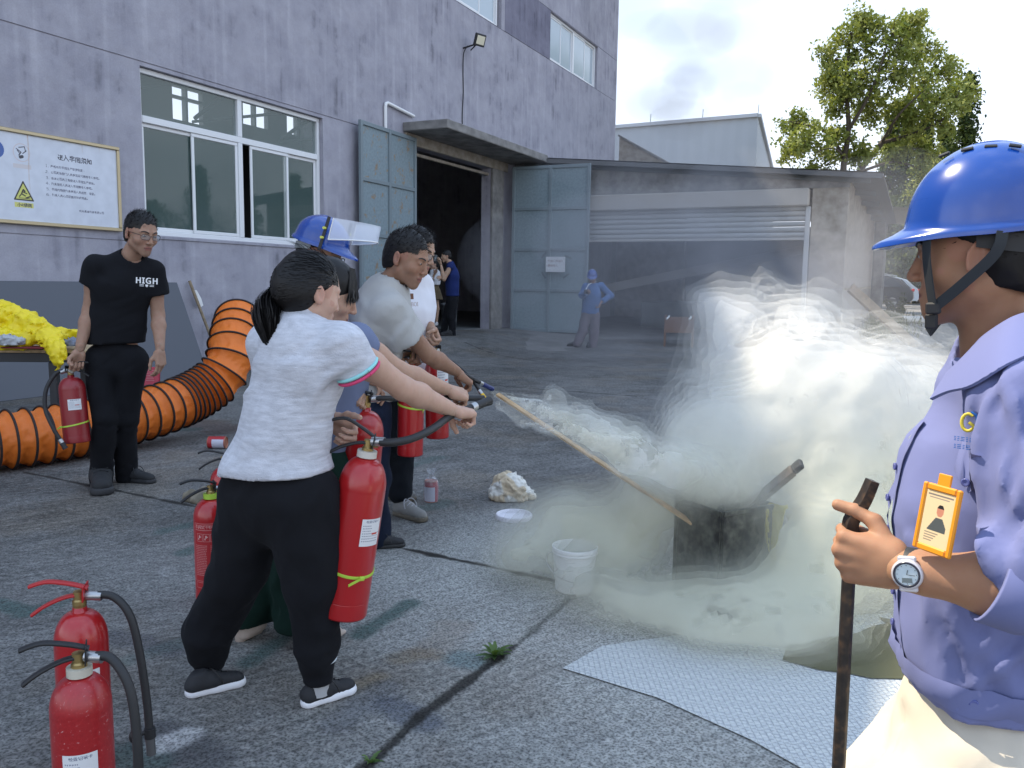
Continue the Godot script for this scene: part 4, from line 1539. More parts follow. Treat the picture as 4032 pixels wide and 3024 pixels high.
func paper_tex(kind: int) -> ImageTexture:
	var w := 96
	var h := 128
	var im := Image.create_empty(w, h, false, Image.FORMAT_RGB8)
	im.fill(Color(0.86, 0.86, 0.86))
	var r := RandomNumberGenerator.new()
	r.seed = 40 + kind
	var ink := Color(0.32, 0.34, 0.42)
	han(im, 18, 6, 12, ink, "检查记录卡", 13)
	for k in 7:
		var x := 6
		while x < (44 if k < 3 else 88):
			var l := r.randi_range(3, 7)
			im.fill_rect(Rect2i(x, 30 + k * 12, l, 1), ink)
			im.fill_rect(Rect2i(x + r.randi_range(0, 2), 32 + k * 12, l - 1, 1), ink)
			im.fill_rect(Rect2i(x + 1, 30 + k * 12, 1, 5), ink)
			x += l + 2
	im.fill_rect(Rect2i(50, 66, 30, 8), Color(0.75, 0.25, 0.2))
	return ImageTexture.create_from_image(im)

# the red body with its white printed instructions
func print_tex() -> ImageTexture:
	var w := 256
	var h := 512
	var im := Image.create_empty(w, h, false, Image.FORMAT_RGB8)
	var red := Color(0.38, 0.012, 0.016).linear_to_srgb()
	im.fill(red)
	var ink := Color(0.80, 0.62, 0.60)
	var box := func(x: int, y: int, ww: int, hh: int) -> void:
		im.fill_rect(Rect2i(x, y, ww, 2), ink)
		im.fill_rect(Rect2i(x, y + hh, ww, 2), ink)
		im.fill_rect(Rect2i(x, y, 2, hh), ink)
		im.fill_rect(Rect2i(x + ww, y, 2, hh + 2), ink)
	box.call(8, 8, 240, 430)
	han(im, 18, 18, 30, ink, "手提式干粉灭火器", 28)
	im.fill_rect(Rect2i(20, 56, 214, 3), ink)
	for k in 4: box.call(36 + k * 52, 84, 44, 56)
	for k in 4:
		im.fill_rect(Rect2i(52 + k * 52, 96, 12, 20), ink)
		im.fill_rect(Rect2i(46 + k * 52, 116, 8, 14), ink)
		im.fill_rect(Rect2i(60 + k * 52, 104, 12, 6), ink)
	var r := RandomNumberGenerator.new()
	r.seed = 12
	for c in 2:
		for k in 18:
			var x := 20 + c * 120
			while x < 110 + c * 120:
				var l := r.randi_range(4, 9)
				im.fill_rect(Rect2i(x, 170 + k * 13, l, 2), ink)
				im.fill_rect(Rect2i(x, 174 + k * 13, l, 1), ink)
				im.fill_rect(Rect2i(x + 2, 170 + k * 13, 2, 7), ink)
				x += l + 3
	box.call(16, 450, 224, 40)
	return ImageTexture.create_from_image(im)

func build_extinguishers() -> void:
	M.red = mat(0.40, 0.012, 0.014, 0.28)
	M.red.clearcoat_enabled = true
	M.red.clearcoat = 0.5
	M.red.clearcoat_roughness = 0.15
	M.dull_red = mat(0.25, 0.010, 0.014, 0.32)
	M.dull_red.clearcoat_enabled = true
	M.dull_red.clearcoat = 0.35
	M.lime = mat(0.42, 0.62, 0.06, 0.5)
	M.redlever = mat(0.42, 0.016, 0.018, 0.35)
	var ivory := mat(0.55, 0.52, 0.42, 0.6)
	var paper := paper_tex(0)
	# two on the ground at the lower left
	var a1 := V(-1.141, 0.019, -2.12)
	a1.y = 0
	extinguisher("red extinguisher with red levers standing on the concrete, behind the one with ivory neck", a1, Basis(Vector3.UP, 0.1), {"r": 0.066, "h": 0.44, "lever": V(-1, 0, 0.15).normalized(), "lever_mat": M.redlever, "open": 0.026, "gauge": false,
		"hose": [V(0.03, 0.482, 0), V(0.085, 0.478, 0.0), V(0.13, 0.43, 0.01), V(0.155, 0.33, 0.02), V(0.172, 0.2, 0.03), V(0.18, 0.10, 0.04)], "hose_r": 0.0105, "nozzle": false, "paper": [1.15, 0.255, 0.08, 0.085, paper]})
	var t := thing("hose_nozzle", "black nozzle and clip at the end of the standing extinguisher's hanging hose", "nozzle", a1)
	var mb := MB.new()
	var b1 := Basis(Vector3.UP, 0.1)
	mb.tube([b1 * V(0.18, 0.105, 0.04), b1 * V(0.183, 0.05, 0.042)], [0.0125, 0.0115], 12)
	put("nozzle", mb, mat(0.14, 0.14, 0.14, 0.4, 0.5), t)
	mb = MB.new()
	mb.tube([b1 * V(0.18, 0.125, 0.04), b1 * V(0.181, 0.098, 0.04)], 0.0145, 12)
	put("clip", mb, M.rubber, t)
	mb = MB.new()
	mb.tube([b1 * V(0.17, 0.115, 0.045), b1 * V(0.145, 0.108, 0.05)], 0.006, 8)
	mb.ball(b1 * V(0.14, 0.108, 0.05), V(0.010, 0.018, 0.012), 6)
	put("clip_knob", mb, M.rubber, t)
	var a2 := V(-0.993, 0.19, -1.83)
	a2.y = 0
	extinguisher("scuffed red extinguisher with ivory neck ring and black levers, nearest at the lower left corner", a2, Basis(Vector3.UP, -0.1), {"r": 0.066, "h": 0.405, "lever": V(-0.85, 0, 0.5).normalized(), "open": 0.03, "collar": ivory, "mat": scuffed(), "gauge": false,
		"hose": [V(0.03, 0.452, 0), V(0.08, 0.45, 0.0), V(0.13, 0.39, 0.015), V(0.152, 0.28, 0.03), V(0.158, 0.15, 0.04), V(0.160, 0.08, 0.045)], "hose_r": 0.011, "nozzle": true, "paper": [1.1, 0.20, 0.075, 0.09, paper]})
	# behind the polo woman's legs: lime neck, printed body
	var a3 := V(-1.227, 0, -3.32)
	var t3 := extinguisher("red extinguisher with lime neck ring and white printed instructions, behind the polo woman's leg", a3, Basis(Vector3.UP, 0.35), {"r": 0.07, "h": 0.43, "lever": V(-1, 0, 0.2).normalized(), "open": 0.024, "collar": M.lime, "gauge": false, "hose": [V(0.03, 0.47, 0), V(0.09, 0.46, 0.0), V(0.17, 0.36, 0.0), V(0.23, 0.22, 0.05), V(0.27, 0.14, 0.10)], "paper": [1.75, 0.205, 0.14, 0.285, print_tex()]})
	var a4 := V(-1.417, 0, -4.02)
	extinguisher("red extinguisher mostly hidden behind the polo woman, beyond the lime necked one", a4, Basis(Vector3.UP, 0.2), {"r": 0.066, "h": 0.40, "lever": V(-1, 0, 0.1).normalized(), "open": 0.028, "gauge": false, "hose": [V(0.03, 0.44, 0), V(0.08, 0.44, 0), V(0.12, 0.3, 0), V(0.10, 0.15, 0)]})
	# in the young man's hand
	var v0 := V(-2.687, 0.754, -5.02)
	var d0 := (V(-2.659, 0.385, -5) - v0).normalized()
	held("dark red extinguisher with white sticker and lime tie hanging from the young man's right hand", v0, -d0, 0.45, {"r": 0.075, "h": 0.40, "lever": V(0.8, 0, 0.4).normalized(), "open": 0.03, "mat": M.dull_red, "gauge_dir": V(0.3, 0, 1), "hose": [V(-0.028, 0.44, 0.0), V(-0.075, 0.43, 0.01), V(-0.135, 0.34, 0.02), V(-0.15, 0.22, 0.03), V(-0.115, 0.10, 0.06), V(-0.085, 0.03, 0.07)], "hose_r": 0.012, "nozzle_len": 0.04, "paper": [1.45, 0.235, 0.075, 0.065, paper], "band": [0.115, 2.9, 0.03]})
	# in the polo woman's hand
	var v1 := V(-0.434, 0.825, -2.48)
	var up1 := (v1 - V(-0.487, 0.479, -2.48)).normalized()
	held("large red extinguisher with lime tie and white sticker in the polo woman's left hand", v1, up1, 0.0, {"r": 0.0725, "h": 0.50, "lever": V(-0.97, 0, 0.1).normalized(), "open": 0.05, "collar": mat(0.6, 0.57, 0.5, 0.5), "gauge": false,
		"world_hose": [V(-0.409, 0.842, -2.47), V(-0.361, 0.841, -2.46), V(-0.305, 0.846, -2.5), V(-0.251, 0.862, -2.58), V(-0.199, 0.885, -2.72), V(-0.136, 0.9, -2.8)], "hose_r": 0.0125, "nozzle_len": 0.075, "paper": [0.72, 0.285, 0.07, 0.085, paper], "band": [0.155, 0.9, 0.05]})
	# in the blouse woman's hand
	var v2 := V(-0.519, 0.899, -2.93)
	held("red extinguisher in the blouse woman's left hand, behind the large one with lime tie", v2, V(0.10, 1, 0).normalized(), 0.0, {"r": 0.073, "h": 0.46, "lever": V(-0.97, 0, 0.2).normalized(), "open": 0.012, "gauge": false, "world_hose": [V(-0.495, 0.907, -2.93), V(-0.442, 0.907, -2.95), V(-0.372, 0.89, -3.05), V(-0.268, 0.884, -3.15), V(-0.191, 0.877, -3.2)], "hose_r": 0.0095, "nozzle_len": 0.075, "band": [0.20, 1.4, 0.02]})
	# in the grey T-shirt man's hand
	var v3 := V(-0.488, 0.953, -4.02)
	held("red extinguisher with lime tie held by the man in the grey T-shirt", v3, V(0.02, 1, 0).normalized(), 0.1, {"r": 0.0635, "h": 0.44, "lever": V(-0.97, 0, 0.1).normalized(), "open": 0.015, "gauge": false, "world_hose": [V(-0.466, 0.946, -4.02), V(-0.37, 0.932, -4.05), V(-0.275, 0.886, -4.12), V(-0.199, 0.837, -4.2), V(-0.165, 0.814, -4.24)], "hose_r": 0.010, "nozzle_len": 0.085, "nozzle_mat": mat(0.015, 0.025, 0.13, 0.4), "band": [0.245, 0.5, 0.03]})
	# in the white T-shirt man's hand; its thin hose with a yellow tip runs up to the grey man's fist
	var v4 := V(-0.418, 0.947, -4.52)
	held("red extinguisher hanging low from the white T-shirt man's hand, with a yellow tipped hose", v4, V(-0.02, 1, 0.02).normalized(), -0.4, {"r": 0.064, "h": 0.44, "lever": V(-0.5, 0, 0.8).normalized(), "open": 0.02, "gauge_dir": V(0.9, 0, 0.4), "world_hose": [V(-0.39, 0.928, -4.5), V(-0.307, 0.895, -4.4), V(-0.217, 0.842, -4.24), V(-0.166, 0.775, -4.22)], "hose_r": 0.0085, "nozzle_len": 0.06, "nozzle_mat": mat(0.72, 0.45, 0.01, 0.4), "paper": [0.3, 0.33, 0.09, 0.15, paper]})

func scuffed() -> StandardMaterial3D:
	var m := tri(mat(1, 1, 1, 0.3), Vector3.ONE * 3.0)
	m.albedo_texture = noise_tex(512, noise(0.05, 5, 93, 0.65), lramp([[0.0, Color(0.30, 0.008, 0.011)], [0.5, Color(0.36, 0.011, 0.014)], [0.80, Color(0.40, 0.014, 0.016)], [0.84, Color(0.5, 0.33, 0.32)], [1.0, Color(0.55, 0.45, 0.44)]]))
	m.clearcoat_enabled = true
	m.clearcoat = 0.45
	return m

# hung so that its valve is at v and its axis along up
func held(label: String, v: Vector3, up: Vector3, turn: float, o: Dictionary) -> Node3D:
	up = up.normalized()
	var x := Vector3.RIGHT - up * up.x
	x = x.normalized()
	var bs := Basis(x, up, x.cross(up)) * Basis(Vector3.UP, turn)
	var at: Vector3 = v - up * (o.h + 0.035)
	if o.has("world_hose"):
		var inv := Transform3D(bs, at).affine_inverse()
		o.hose = []
		for q in o.world_hose: o.hose.append(inv * q)
	return extinguisher(label, at, bs, o)

# ------------------------------------------------------------------ parts of people
var skin_noise: FastNoiseLite

func tint(c: Color, k := 0.10) -> Callable:
	return func(p: Vector3) -> Color:
		var n := skin_noise.get_noise_3dv(p * 30.0)
		return Color(c.r * (1.0 + n * k), c.g * (1.0 + n * k * 1.4), c.b * (1.0 + n * k * 1.5))

# head and neck as one field; ctr lies between the ears at the height of the eyes
func head(mb: MB, ctr: Vector3, fwd: Vector3, up: Vector3, sc: float, col: Color, neck: Vector3, o := {}) -> Basis:
	var b := frame(fwd, up)
	var h: float = o.get("h", 0.0042)
	var r := 0.15 * sc
	var lo := ctr - Vector3.ONE * r
	var hi := ctr + Vector3.ONE * r
	var F := Field.new(lo.min(neck - Vector3.ONE * 0.075), hi.max(neck + Vector3.ONE * 0.075), h)
	var P := func(x: float, y: float, z: float) -> Vector3: return ctr + b * (V(x, y, z) * sc)
	var fem: bool = o.get("fem", false)
	var jaw := 0.9 if fem else 1.0
	F.ell(P.call(0, 0.035, -0.014), V(0.076, 0.088, 0.097) * sc, 0.01, b)
	F.ell(P.call(0, -0.012, 0.030), V(0.064, 0.085, 0.058) * sc, 0.03, b)
	for s in [-1.0, 1.0]:
		F.cap(P.call(s * 0.047 * jaw, -0.055, 0.004), P.call(s * 0.012, -0.098, 0.062), 0.022 * sc, 0.015 * sc, 0.03)
		F.ell(P.call(s * 0.042, -0.028, 0.052), V(0.026, 0.022, 0.024) * sc, 0.02, b)
		F.cap(P.call(s * 0.014, 0.024, 0.088), P.call(s * 0.046, 0.022, 0.070), 0.0075 * sc, 0.0065 * sc, 0.014)
	F.ell(P.call(0, -0.1, 0.067), V(0.019, 0.016, 0.015) * sc, 0.02, b)
	F.ell(P.call(0, -0.067, 0.064), V(0.03, 0.03, 0.026) * sc, 0.02, b)
	for s in [-1.0, 1.0]: F.ell(P.call(s * 0.033, 0.004, 0.099), V(0.02, 0.014, 0.020) * sc, 0.010, b, true)
	F.cap(P.call(0, 0.012, 0.086), P.call(0, -0.032, 0.104), 0.008 * sc, 0.0115 * sc, 0.010)
	for s in [-1.0, 1.0]: F.ell(P.call(s * 0.0125, -0.036, 0.096), V(0.009, 0.0075, 0.010) * sc, 0.006, b)
	F.cap(P.call(-0.018, -0.0605, 0.085), P.call(0.018, -0.0605, 0.085), 0.006 * sc, 0.006 * sc, 0.006)
	F.cap(P.call(-0.015, -0.0735, 0.0835), P.call(0.015, -0.0735, 0.0835), 0.0065 * sc, 0.0065 * sc, 0.007)
	for s in [-1.0, 1.0]:   # eyelids, ears
		F.ell(P.call(s * 0.032, 0.004, 0.077), V(0.0165, 0.0105, 0.0105) * sc, 0.004, b)
		var eb := b * Basis(Vector3.UP, s * 0.45) * Basis(Vector3.RIGHT, -0.2)
		F.ell(P.call(s * 0.079, -0.006, -0.014), V(0.0085, 0.031, 0.019) * sc, 0.005, eb)
		F.ell(P.call(s * 0.0875, -0.003, -0.010), V(0.006, 0.021, 0.011) * sc, 0.004, eb, true)
		F.ell(P.call(s * 0.077, -0.030, -0.006), V(0.007, 0.009, 0.008) * sc, 0.006, eb)
	var nb: Vector3 = P.call(0, -0.055, -0.022)
	var nr: float = o.get("neck", 0.052 if not fem else 0.044)
	F.cap(nb, neck, nr, nr * 1.14, 0.03)
	var inv := b.transposed()
	var lip: Color = o.get("lip", Color(0.36, 0.13, 0.11))
	var beard: float = o.get("beard", 0.0 if fem else 0.14)
	F.add_to(mb, func(p: Vector3) -> Color:
		var q := inv * (p - ctr) / sc
		var n := skin_noise.get_noise_3dv(p * 30.0) * 0.10
		var c := Color(col.r * (1 + n), col.g * (1 + n * 1.3), col.b * (1 + n * 1.4))
		if q.z > 0.07 and absf(q.x) < 0.028 and absf(q.y + 0.067) < 0.0135:
			var e := 1.0 - smoothstep(0.6, 1.0, pow(q.x / 0.027, 2) + pow((q.y + 0.067) / 0.0135, 2))
			c = c.lerp(lip, 0.8 * e)
			if absf(q.y + 0.0672) < 0.0026: c = c.lerp(Color(0.06, 0.02, 0.02), 0.75 * e)
		var m := smoothstep(-0.035, -0.06, q.y) * smoothstep(0.0, 0.05, q.z) * beard
		c = c.lerp(Color(0.10, 0.085, 0.08), m)
		if absf(q.x) > 0.07 and q.y < 0.04: c = c.lerp(Color(0.42, 0.17, 0.13), 0.30)
		if q.z > 0.055: c = c.lerp(Color(0.50, 0.20, 0.15), 0.16 * exp(-(pow(absf(q.x) - 0.036, 2) + pow(q.y + 0.03, 2)) / 0.0007))
		if q.y > 0.035 and q.z < 0.066: c = Color(0.03, 0.024, 0.022)
		return c)
	return b

# eyes and brows as parts of the face
func face_parts(t: Node, ctr: Vector3, b: Basis, sc: float, base: Vector3) -> void:
	for s in [-1.0, 1.0]:
		var mb := MB.new()
		var rows := []
		for i in 7:
			var a := i / 6.0 * 1.35
			mb.col = Color(0.012, 0.010, 0.009) if i < 3 else Color(0.42, 0.39, 0.36)
			var row := []
			for j in 12: row.append(ctr - base + b * ((V(s * 0.0325, 0.0025, 0.0775) + V(cos(TAU * j / 12) * sin(a) * 0.0125, sin(TAU * j / 12) * sin(a) * 0.0052, cos(a) * 0.0125)) * sc))
			rows.append(row)
		for i in 6:
			mb.col = Color(0.014, 0.011, 0.010) if i < 3 else Color(0.40, 0.37, 0.34)
			mb.grid([rows[i], rows[i + 1]], true)
		put("eye", mb, M.paint, t)
		mb = MB.new()
		mb.col = Color(0.014, 0.011, 0.010)
		var pts := []
		for k in [[0.014, 0.021, 0.0945], [0.026, 0.0265, 0.0905], [0.040, 0.0265, 0.0825], [0.050, 0.021, 0.073]]: pts.append(ctr - base + b * (V(s * k[0], k[1], k[2]) * sc))
		mb.tube(curve(pts, 3), 0.0034 * sc, 5)
		put("eyebrow", mb, M.paint, t)

# wrist, direction of the palm, what the palm faces; thumb side from right
func hand(mb: MB, w: Vector3, f: Vector3, pn: Vector3, right: bool, sc: float, col: Color, curl: Array, thumb: Array, h := 0.004, spread := 0.0) -> void:
	f = f.normalized()
	pn = (pn - f * pn.dot(f)).normalized()
	var tdir := f.cross(pn) if right else pn.cross(f)
	var F := Field.new(w - Vector3.ONE * 0.2 * sc, w + Vector3.ONE * 0.2 * sc + f * 0.0, h)
	var P := func(a: float, b: float, c: float) -> Vector3: return w + (f * a + tdir * b + pn * c) * sc
	var kn := [[0.090, 0.031, 0.0], [0.095, 0.010, -0.003], [0.090, -0.011, -0.001], [0.081, -0.030, 0.003]]
	var ln := [[0.044, 0.026, 0.022], [0.049, 0.030, 0.023], [0.045, 0.028, 0.023], [0.035, 0.021, 0.020]]
	var rr := [0.0098, 0.0100, 0.0095, 0.0084]
	F.cap(P.call(-0.03, 0, 0), P.call(0.02, 0, 0), 0.026 * sc, 0.023 * sc, 0.02, pn, 1.35)
	for i in 4:
		var k: Array = kn[i]
		F.cap(P.call(0.012, k[1] * 0.55, 0.0), P.call(k[0], k[1], k[2]), 0.0165 * sc, 0.0125 * sc, 0.010)
	F.cap(P.call(0.02, 0.022, 0.012), P.call(0.055, 0.028, 0.012), 0.019 * sc, 0.014 * sc, 0.014)
	F.cap(P.call(0.02, -0.022, 0.010), P.call(0.06, -0.026, 0.008), 0.015 * sc, 0.012 * sc, 0.012)
	for i in 4:
		var p: Vector3 = P.call(kn[i][0], kn[i][1], kn[i][2])
		var a := 0.0
		var cu: Array = curl[i] if curl[0] is Array else curl
		var side := tdir * spread * (1.5 - i)
		for s in 3:
			a += deg_to_rad(cu[s])
			var d := (f * cos(a) + pn * sin(a) + side * cos(a)).normalized()
			var q: Vector3 = p + d * ln[i][s] * sc
			F.cap(p, q, rr[i] * (1.0 - 0.09 * s) * sc, rr[i] * (0.92 - 0.11 * s) * sc, 0.003 if s else 0.006)
			p = q
	var p2: Vector3 = P.call(0.026, 0.026, 0.010)
	var tl := [0.044, 0.034, 0.028]
	var tr := [0.0145, 0.0115, 0.0105]
	for s in 3:
		var k: Array = thumb[s]
		var d: Vector3 = (f * k[0] + tdir * k[1] + pn * k[2]).normalized()
		var q: Vector3 = p2 + d * tl[s] * sc
		F.cap(p2, q, tr[s] * sc, tr[s] * 0.88 * sc, 0.006)
		p2 = q
	F.add_to(mb, tint(col))

const GRIP := [62.0, 85.0, 50.0]
const THUMB_OVER := [[0.55, 0.55, 0.62], [0.55, -0.05, 0.85], [0.35, -0.6, 0.72]]
const THUMB_SIDE := [[0.75, 0.5, 0.45], [0.95, 0.1, 0.3], [0.98, -0.1, 0.2]]
const RELAX := [[22.0, 30.0, 20.0], [28.0, 36.0, 24.0], [34.0, 40.0, 26.0], [40.0, 42.0, 28.0]]

# a shirt or jacket from torso joints: p pelvis, w waist, c chest, n neck base, sl sr shoulders; sleeves: list of polylines with radii
func top(o: Dictionary) -> Field:
	var pts := [o.p, o.w, o.c, o.n, o.sl, o.sr]
	for s in o.sleeves: for q in s[0]: pts.append(q)
	var lo: Vector3 = pts[0]
	var hi: Vector3 = pts[0]
	for q in pts:
		lo = lo.min(q)
		hi = hi.max(q)
	var e := Vector3.ONE * 0.24
	var F := Field.new(lo - e - V(0, 0.06, 0), hi + e, o.get("h", 0.0115))
	var fr: Vector3 = o.front
	var sf: float = o.get("flat", 1.5)
	var rw: Array = o.r   # half widths at pelvis, waist, chest, top
	F.cap(o.p, o.w, rw[0], rw[1], 0.05, fr, sf)
	F.cap(o.w, o.c, rw[1], rw[2], 0.05, fr, sf)
	F.cap(o.c, (o.n as Vector3) * 0.72 + (o.c as Vector3) * 0.28, rw[2], rw[3], 0.05, fr, sf * 0.98)
	var mid: Vector3 = (o.n as Vector3).lerp(o.c, o.get("mid", 0.2))
	for s in [o.sl, o.sr]: F.cap(mid, s, 0.062, o.get("sh", 0.058), 0.045)
	if o.has("collar"): F.cap(o.n - (o.c - o.n).normalized() * -0.02, o.n - (o.c - o.n).normalized() * 0.012, 0.06, o.collar, 0.025)
	for s in o.sleeves:
		for i in (s[0] as Array).size() - 1: F.cap(s[0][i], s[0][i + 1], s[1][i], s[1][i + 1], 0.035, Vector3.ZERO, 1.0, i == (s[0] as Array).size() - 2)
	for x in o.get("extra", []): F.cap(x[0], x[1], x[2], x[3], x[4] if x.size() > 4 else 0.05, fr, x[5] if x.size() > 5 else 1.0)
	F.bump(noise(3.5, 2, o.get("seed", 3)), o.get("wrinkle", 0.010), Vector3.ONE, 0.04)
	F.bump(ridged(o.get("wf", 4.2), o.get("seed", 3) + 1, 2), -o.get("folds", 0.007) * 0.7, o.get("fsc", V(1.0, 1.0, 1.0)), 0.04)
	for q in o.get("creases", []): F.creases(q[0], q[1], q[2], q[3], q[4], q[5], q[6], q[7])
	for c in o.cuts: F.cut(c[0], c[1])
	return F

# trousers: legs [hip, knee, ankle] with radii at hip, knee, ankle
func legs(o: Dictionary) -> Field:
	var lo: Vector3 = o.p
	var hi: Vector3 = o.p
	for l in o.legs:
		for q in l[0]:
			lo = lo.min(q)
			hi = hi.max(q)
	var e := Vector3.ONE * 0.22
	var F := Field.new(lo - V(0.2, 0.1, 0.2), hi + e, o.get("h", 0.0115))
	F.cap(o.p - o.across * 0.075 + V(0, 0.05, 0), o.p + o.across * 0.075 + V(0, 0.05, 0), o.hip, o.hip, 0.03)
	F.cap(o.p - o.across * 0.06 - V(0, 0.06, 0), o.p + o.across * 0.06 - V(0, 0.06, 0), o.hip, o.hip, 0.04)
	for l in o.legs:
		for i in (l[0] as Array).size() - 1: F.cap(l[0][i], l[0][i + 1], l[1][i], l[1][i + 1], 0.03)
	F.bump(noise(3.5, 2, o.get("seed", 8)), o.get("wrinkle", 0.012), Vector3.ONE, 0.04)
	F.bump(ridged(4.5, o.get("seed", 8) + 1, 2), -o.get("folds", 0.008) * 0.6, V(1.1, 0.75, 1.1), 0.04)
	var sd: int = o.get("seed", 8)
	for l in o.legs:
		var hp: Vector3 = l[0][0]
		var kn: Vector3 = l[0][1]
		var an: Vector3 = l[0][-1]
		var fd := (an - hp).normalized()
		var acr := V(fd.y, -fd.x, 0.3).normalized()
		F.creases(sd + 3, kn, acr, 0.15, V(0.07, 0.10, 0.07), 9, 0.014, 0.006)
		F.creases(sd + 4, an - fd * 0.08, acr, 0.14, V(0.06, 0.07, 0.06), 10, 0.012, 0.007)
		F.creases(sd + 5, hp, fd + acr * 0.7, 0.22, V(0.10, 0.06, 0.10), 7, 0.016, 0.006)
	for c in o.get("cuts", []): F.cut(c[0], c[1])
	return F

# a laced shoe from heel to toe on the ground
func shoe(t: Node, base: Vector3, heel: Vector3, toe: Vector3, upper: Material, sole: Material, o := {}) -> void:
	var d := toe - heel
	d.y = 0
	var L := d.length()
	d = d.normalized()
	var sd := Vector3.UP.cross(d)
	var g := minf(heel.y, toe.y)
	var h := 0.0055 * maxf(1.0, L / 0.27)
	var k := L / 0.27
	var up := Vector3.UP
	var a := heel + d * 0.045 * k
	var z := toe - d * 0.045 * k
	var S := Node3D.new()
	S.name = "shoe"
	add_numbered(t, S)
	var lift: float = o.get("sole", 0.028) * k
	var F := Field.new(heel.min(toe) - V(0.08, 0.02, 0.08), heel.max(toe) + V(0.08, 0.18, 0.08), h)
	F.cap(a + up * 0.045 * k, a + d * 0.07 * k + up * 0.055 * k, 0.036 * k, 0.040 * k, 0.02)
	F.cap(a + d * 0.06 * k + up * 0.055 * k, z + up * 0.032 * k, 0.041 * k, 0.036 * k, 0.02, up, 1.15)
	F.cap(a + d * 0.005 * k + up * 0.05 * k, a + d * 0.02 * k + up * o.get("collar", 0.088) * k, 0.036 * k, 0.035 * k, 0.02)
	F.cut(heel + up * lift * 0.75, -up)
	F.cut(a + up * (o.get("collar", 0.088) + 0.012) * k, up - d * 0.25)
	F.bump(noise(20, 2, 4), 0.003)
	var mb := MB.new()
	F.add_to(mb)
	shift(mb, base)
	put("upper", mb, upper, S)
	F = Field.new(heel.min(toe) - V(0.08, 0.03, 0.08), heel.max(toe) + V(0.08, 0.10, 0.08), h)
	F.cap(a + up * lift * 0.5, a + d * 0.10 * k + up * lift * 0.5, 0.040 * k, 0.037 * k, 0.02, up, 1.2)
	F.cap(a + d * 0.1 * k + up * lift * 0.5, z + up * lift * 0.5, 0.037 * k, 0.044 * k, 0.02, up, 1.2)
	F.cut(heel + up * lift * 1.02, up)
	F.cut(heel + up * 0.001, -up)
	mb = MB.new()
	F.add_to(mb)
	shift(mb, base)
	put("sole", mb, sole, S)
	if o.get("laces", true):
		mb = MB.new()
		for i in 4:
			var c := a + d * (0.075 + i * 0.022) * k + up * (0.098 - i * 0.0085) * k - base
			mb.tube([c - sd * 0.026 * k - up * 0.012, c + up * 0.003, c + sd * 0.026 * k - up * 0.012], 0.0035 * k, 5)
		var c2 := a + d * 0.07 * k + up * 0.104 * k - base
		for s in [-1.0, 1.0]: mb.tube(bez(c2, c2 + sd * s * 0.03 + up * 0.02, c2 + sd * s * 0.05 - up * 0.01 + d * 0.02, c2 + sd * s * 0.045 - up * 0.04 + d * 0.03, 6), 0.003 * k, 5)
		put("lace", mb, o.get("lace", upper), S, "stuff")

func shift(mb: MB, base: Vector3) -> void:
	for i in mb.v.size(): mb.v[i] -= base

func done(t: Node, called: String, F: Field, base: Vector3, m: Material, colfn = null, col := Color(1, 1, 1)) -> MeshInstance3D:
	var mb := MB.new()
	mb.col = col
	F.add_to(mb, colfn)
	shift(mb, base)
	return put(called, mb, m, t)

# cropped hair: a cap that leaves the face free, and short tapering tufts
func short_hair(t: Node, ctr: Vector3, b: Basis, sc: float, base: Vector3, o := {}) -> void:
	var h := 0.0045
	var r := Vector3.ONE * 0.15 * sc
	var F := Field.new(ctr - r, ctr + r, h)
	var th: float = o.get("thick", 1.0)
	F.ell(ctr + b * (V(0, 0.039, -0.017) * sc), V(0.0790, 0.0915 * th, 0.0995) * sc, 0.01, b)
	F.ell(ctr + b * (V(0, -0.02, -0.055) * sc), V(0.066, 0.07, 0.056) * sc, 0.03, b)
	F.ell(ctr + b * (V(0, -0.022 + o.get("line", 0.0), 0.098) * sc), V(0.084, 0.088, 0.068) * sc, 0.006, b, true)
	for s in [-1.0, 1.0]:
		F.ell(ctr + b * (V(s * 0.082, -0.03, 0.012) * sc), V(0.03, 0.055, 0.034) * sc, 0.006, b, true)
		F.ell(ctr + b * (V(s * 0.07, 0.02, 0.085) * sc), V(0.03, 0.045, 0.04) * sc, 0.006, b, true)
	F.cut(ctr + b * (V(0, -0.062, -0.06) * sc), b * V(0, -1, 0.35))
	F.bump(noise(40, 2, 5), 0.0018)
	var mb := MB.new()
	F.add_to(mb)
	var k := mb.v.size()
	var rr := RandomNumberGenerator.new()
	rr.seed = int(ctr.x * 1000) + 5
	var comb: Vector3 = b * o.get("comb", V(0.15, 0.25, 1.0))
	for i in o.get("tufts", 1500):
		var j := rr.randi() % k
		var n := mb.nm[j]
		var q := b.transposed() * (mb.v[j] - ctr) / sc
		if q.y < -0.01: continue
		var L: float = rr.randf_range(0.008, 0.02) * (0.5 + clampf(q.y / 0.1, 0.0, 1.0)) * o.get("len", 1.0)
		var d := (n * 0.42 + comb.normalized() * 0.75 + V(rr.randfn(), rr.randfn(), rr.randfn()) * 0.16).normalized()
		var w := d.cross(V(rr.randfn(), rr.randfn(), rr.randfn())).normalized() * 0.0013
		mb.face([mb.v[j] - w, mb.v[j] + w, mb.v[j] + d * L], d.cross(w))
	shift(mb, base)
	put("hair", mb, M.hair, t)

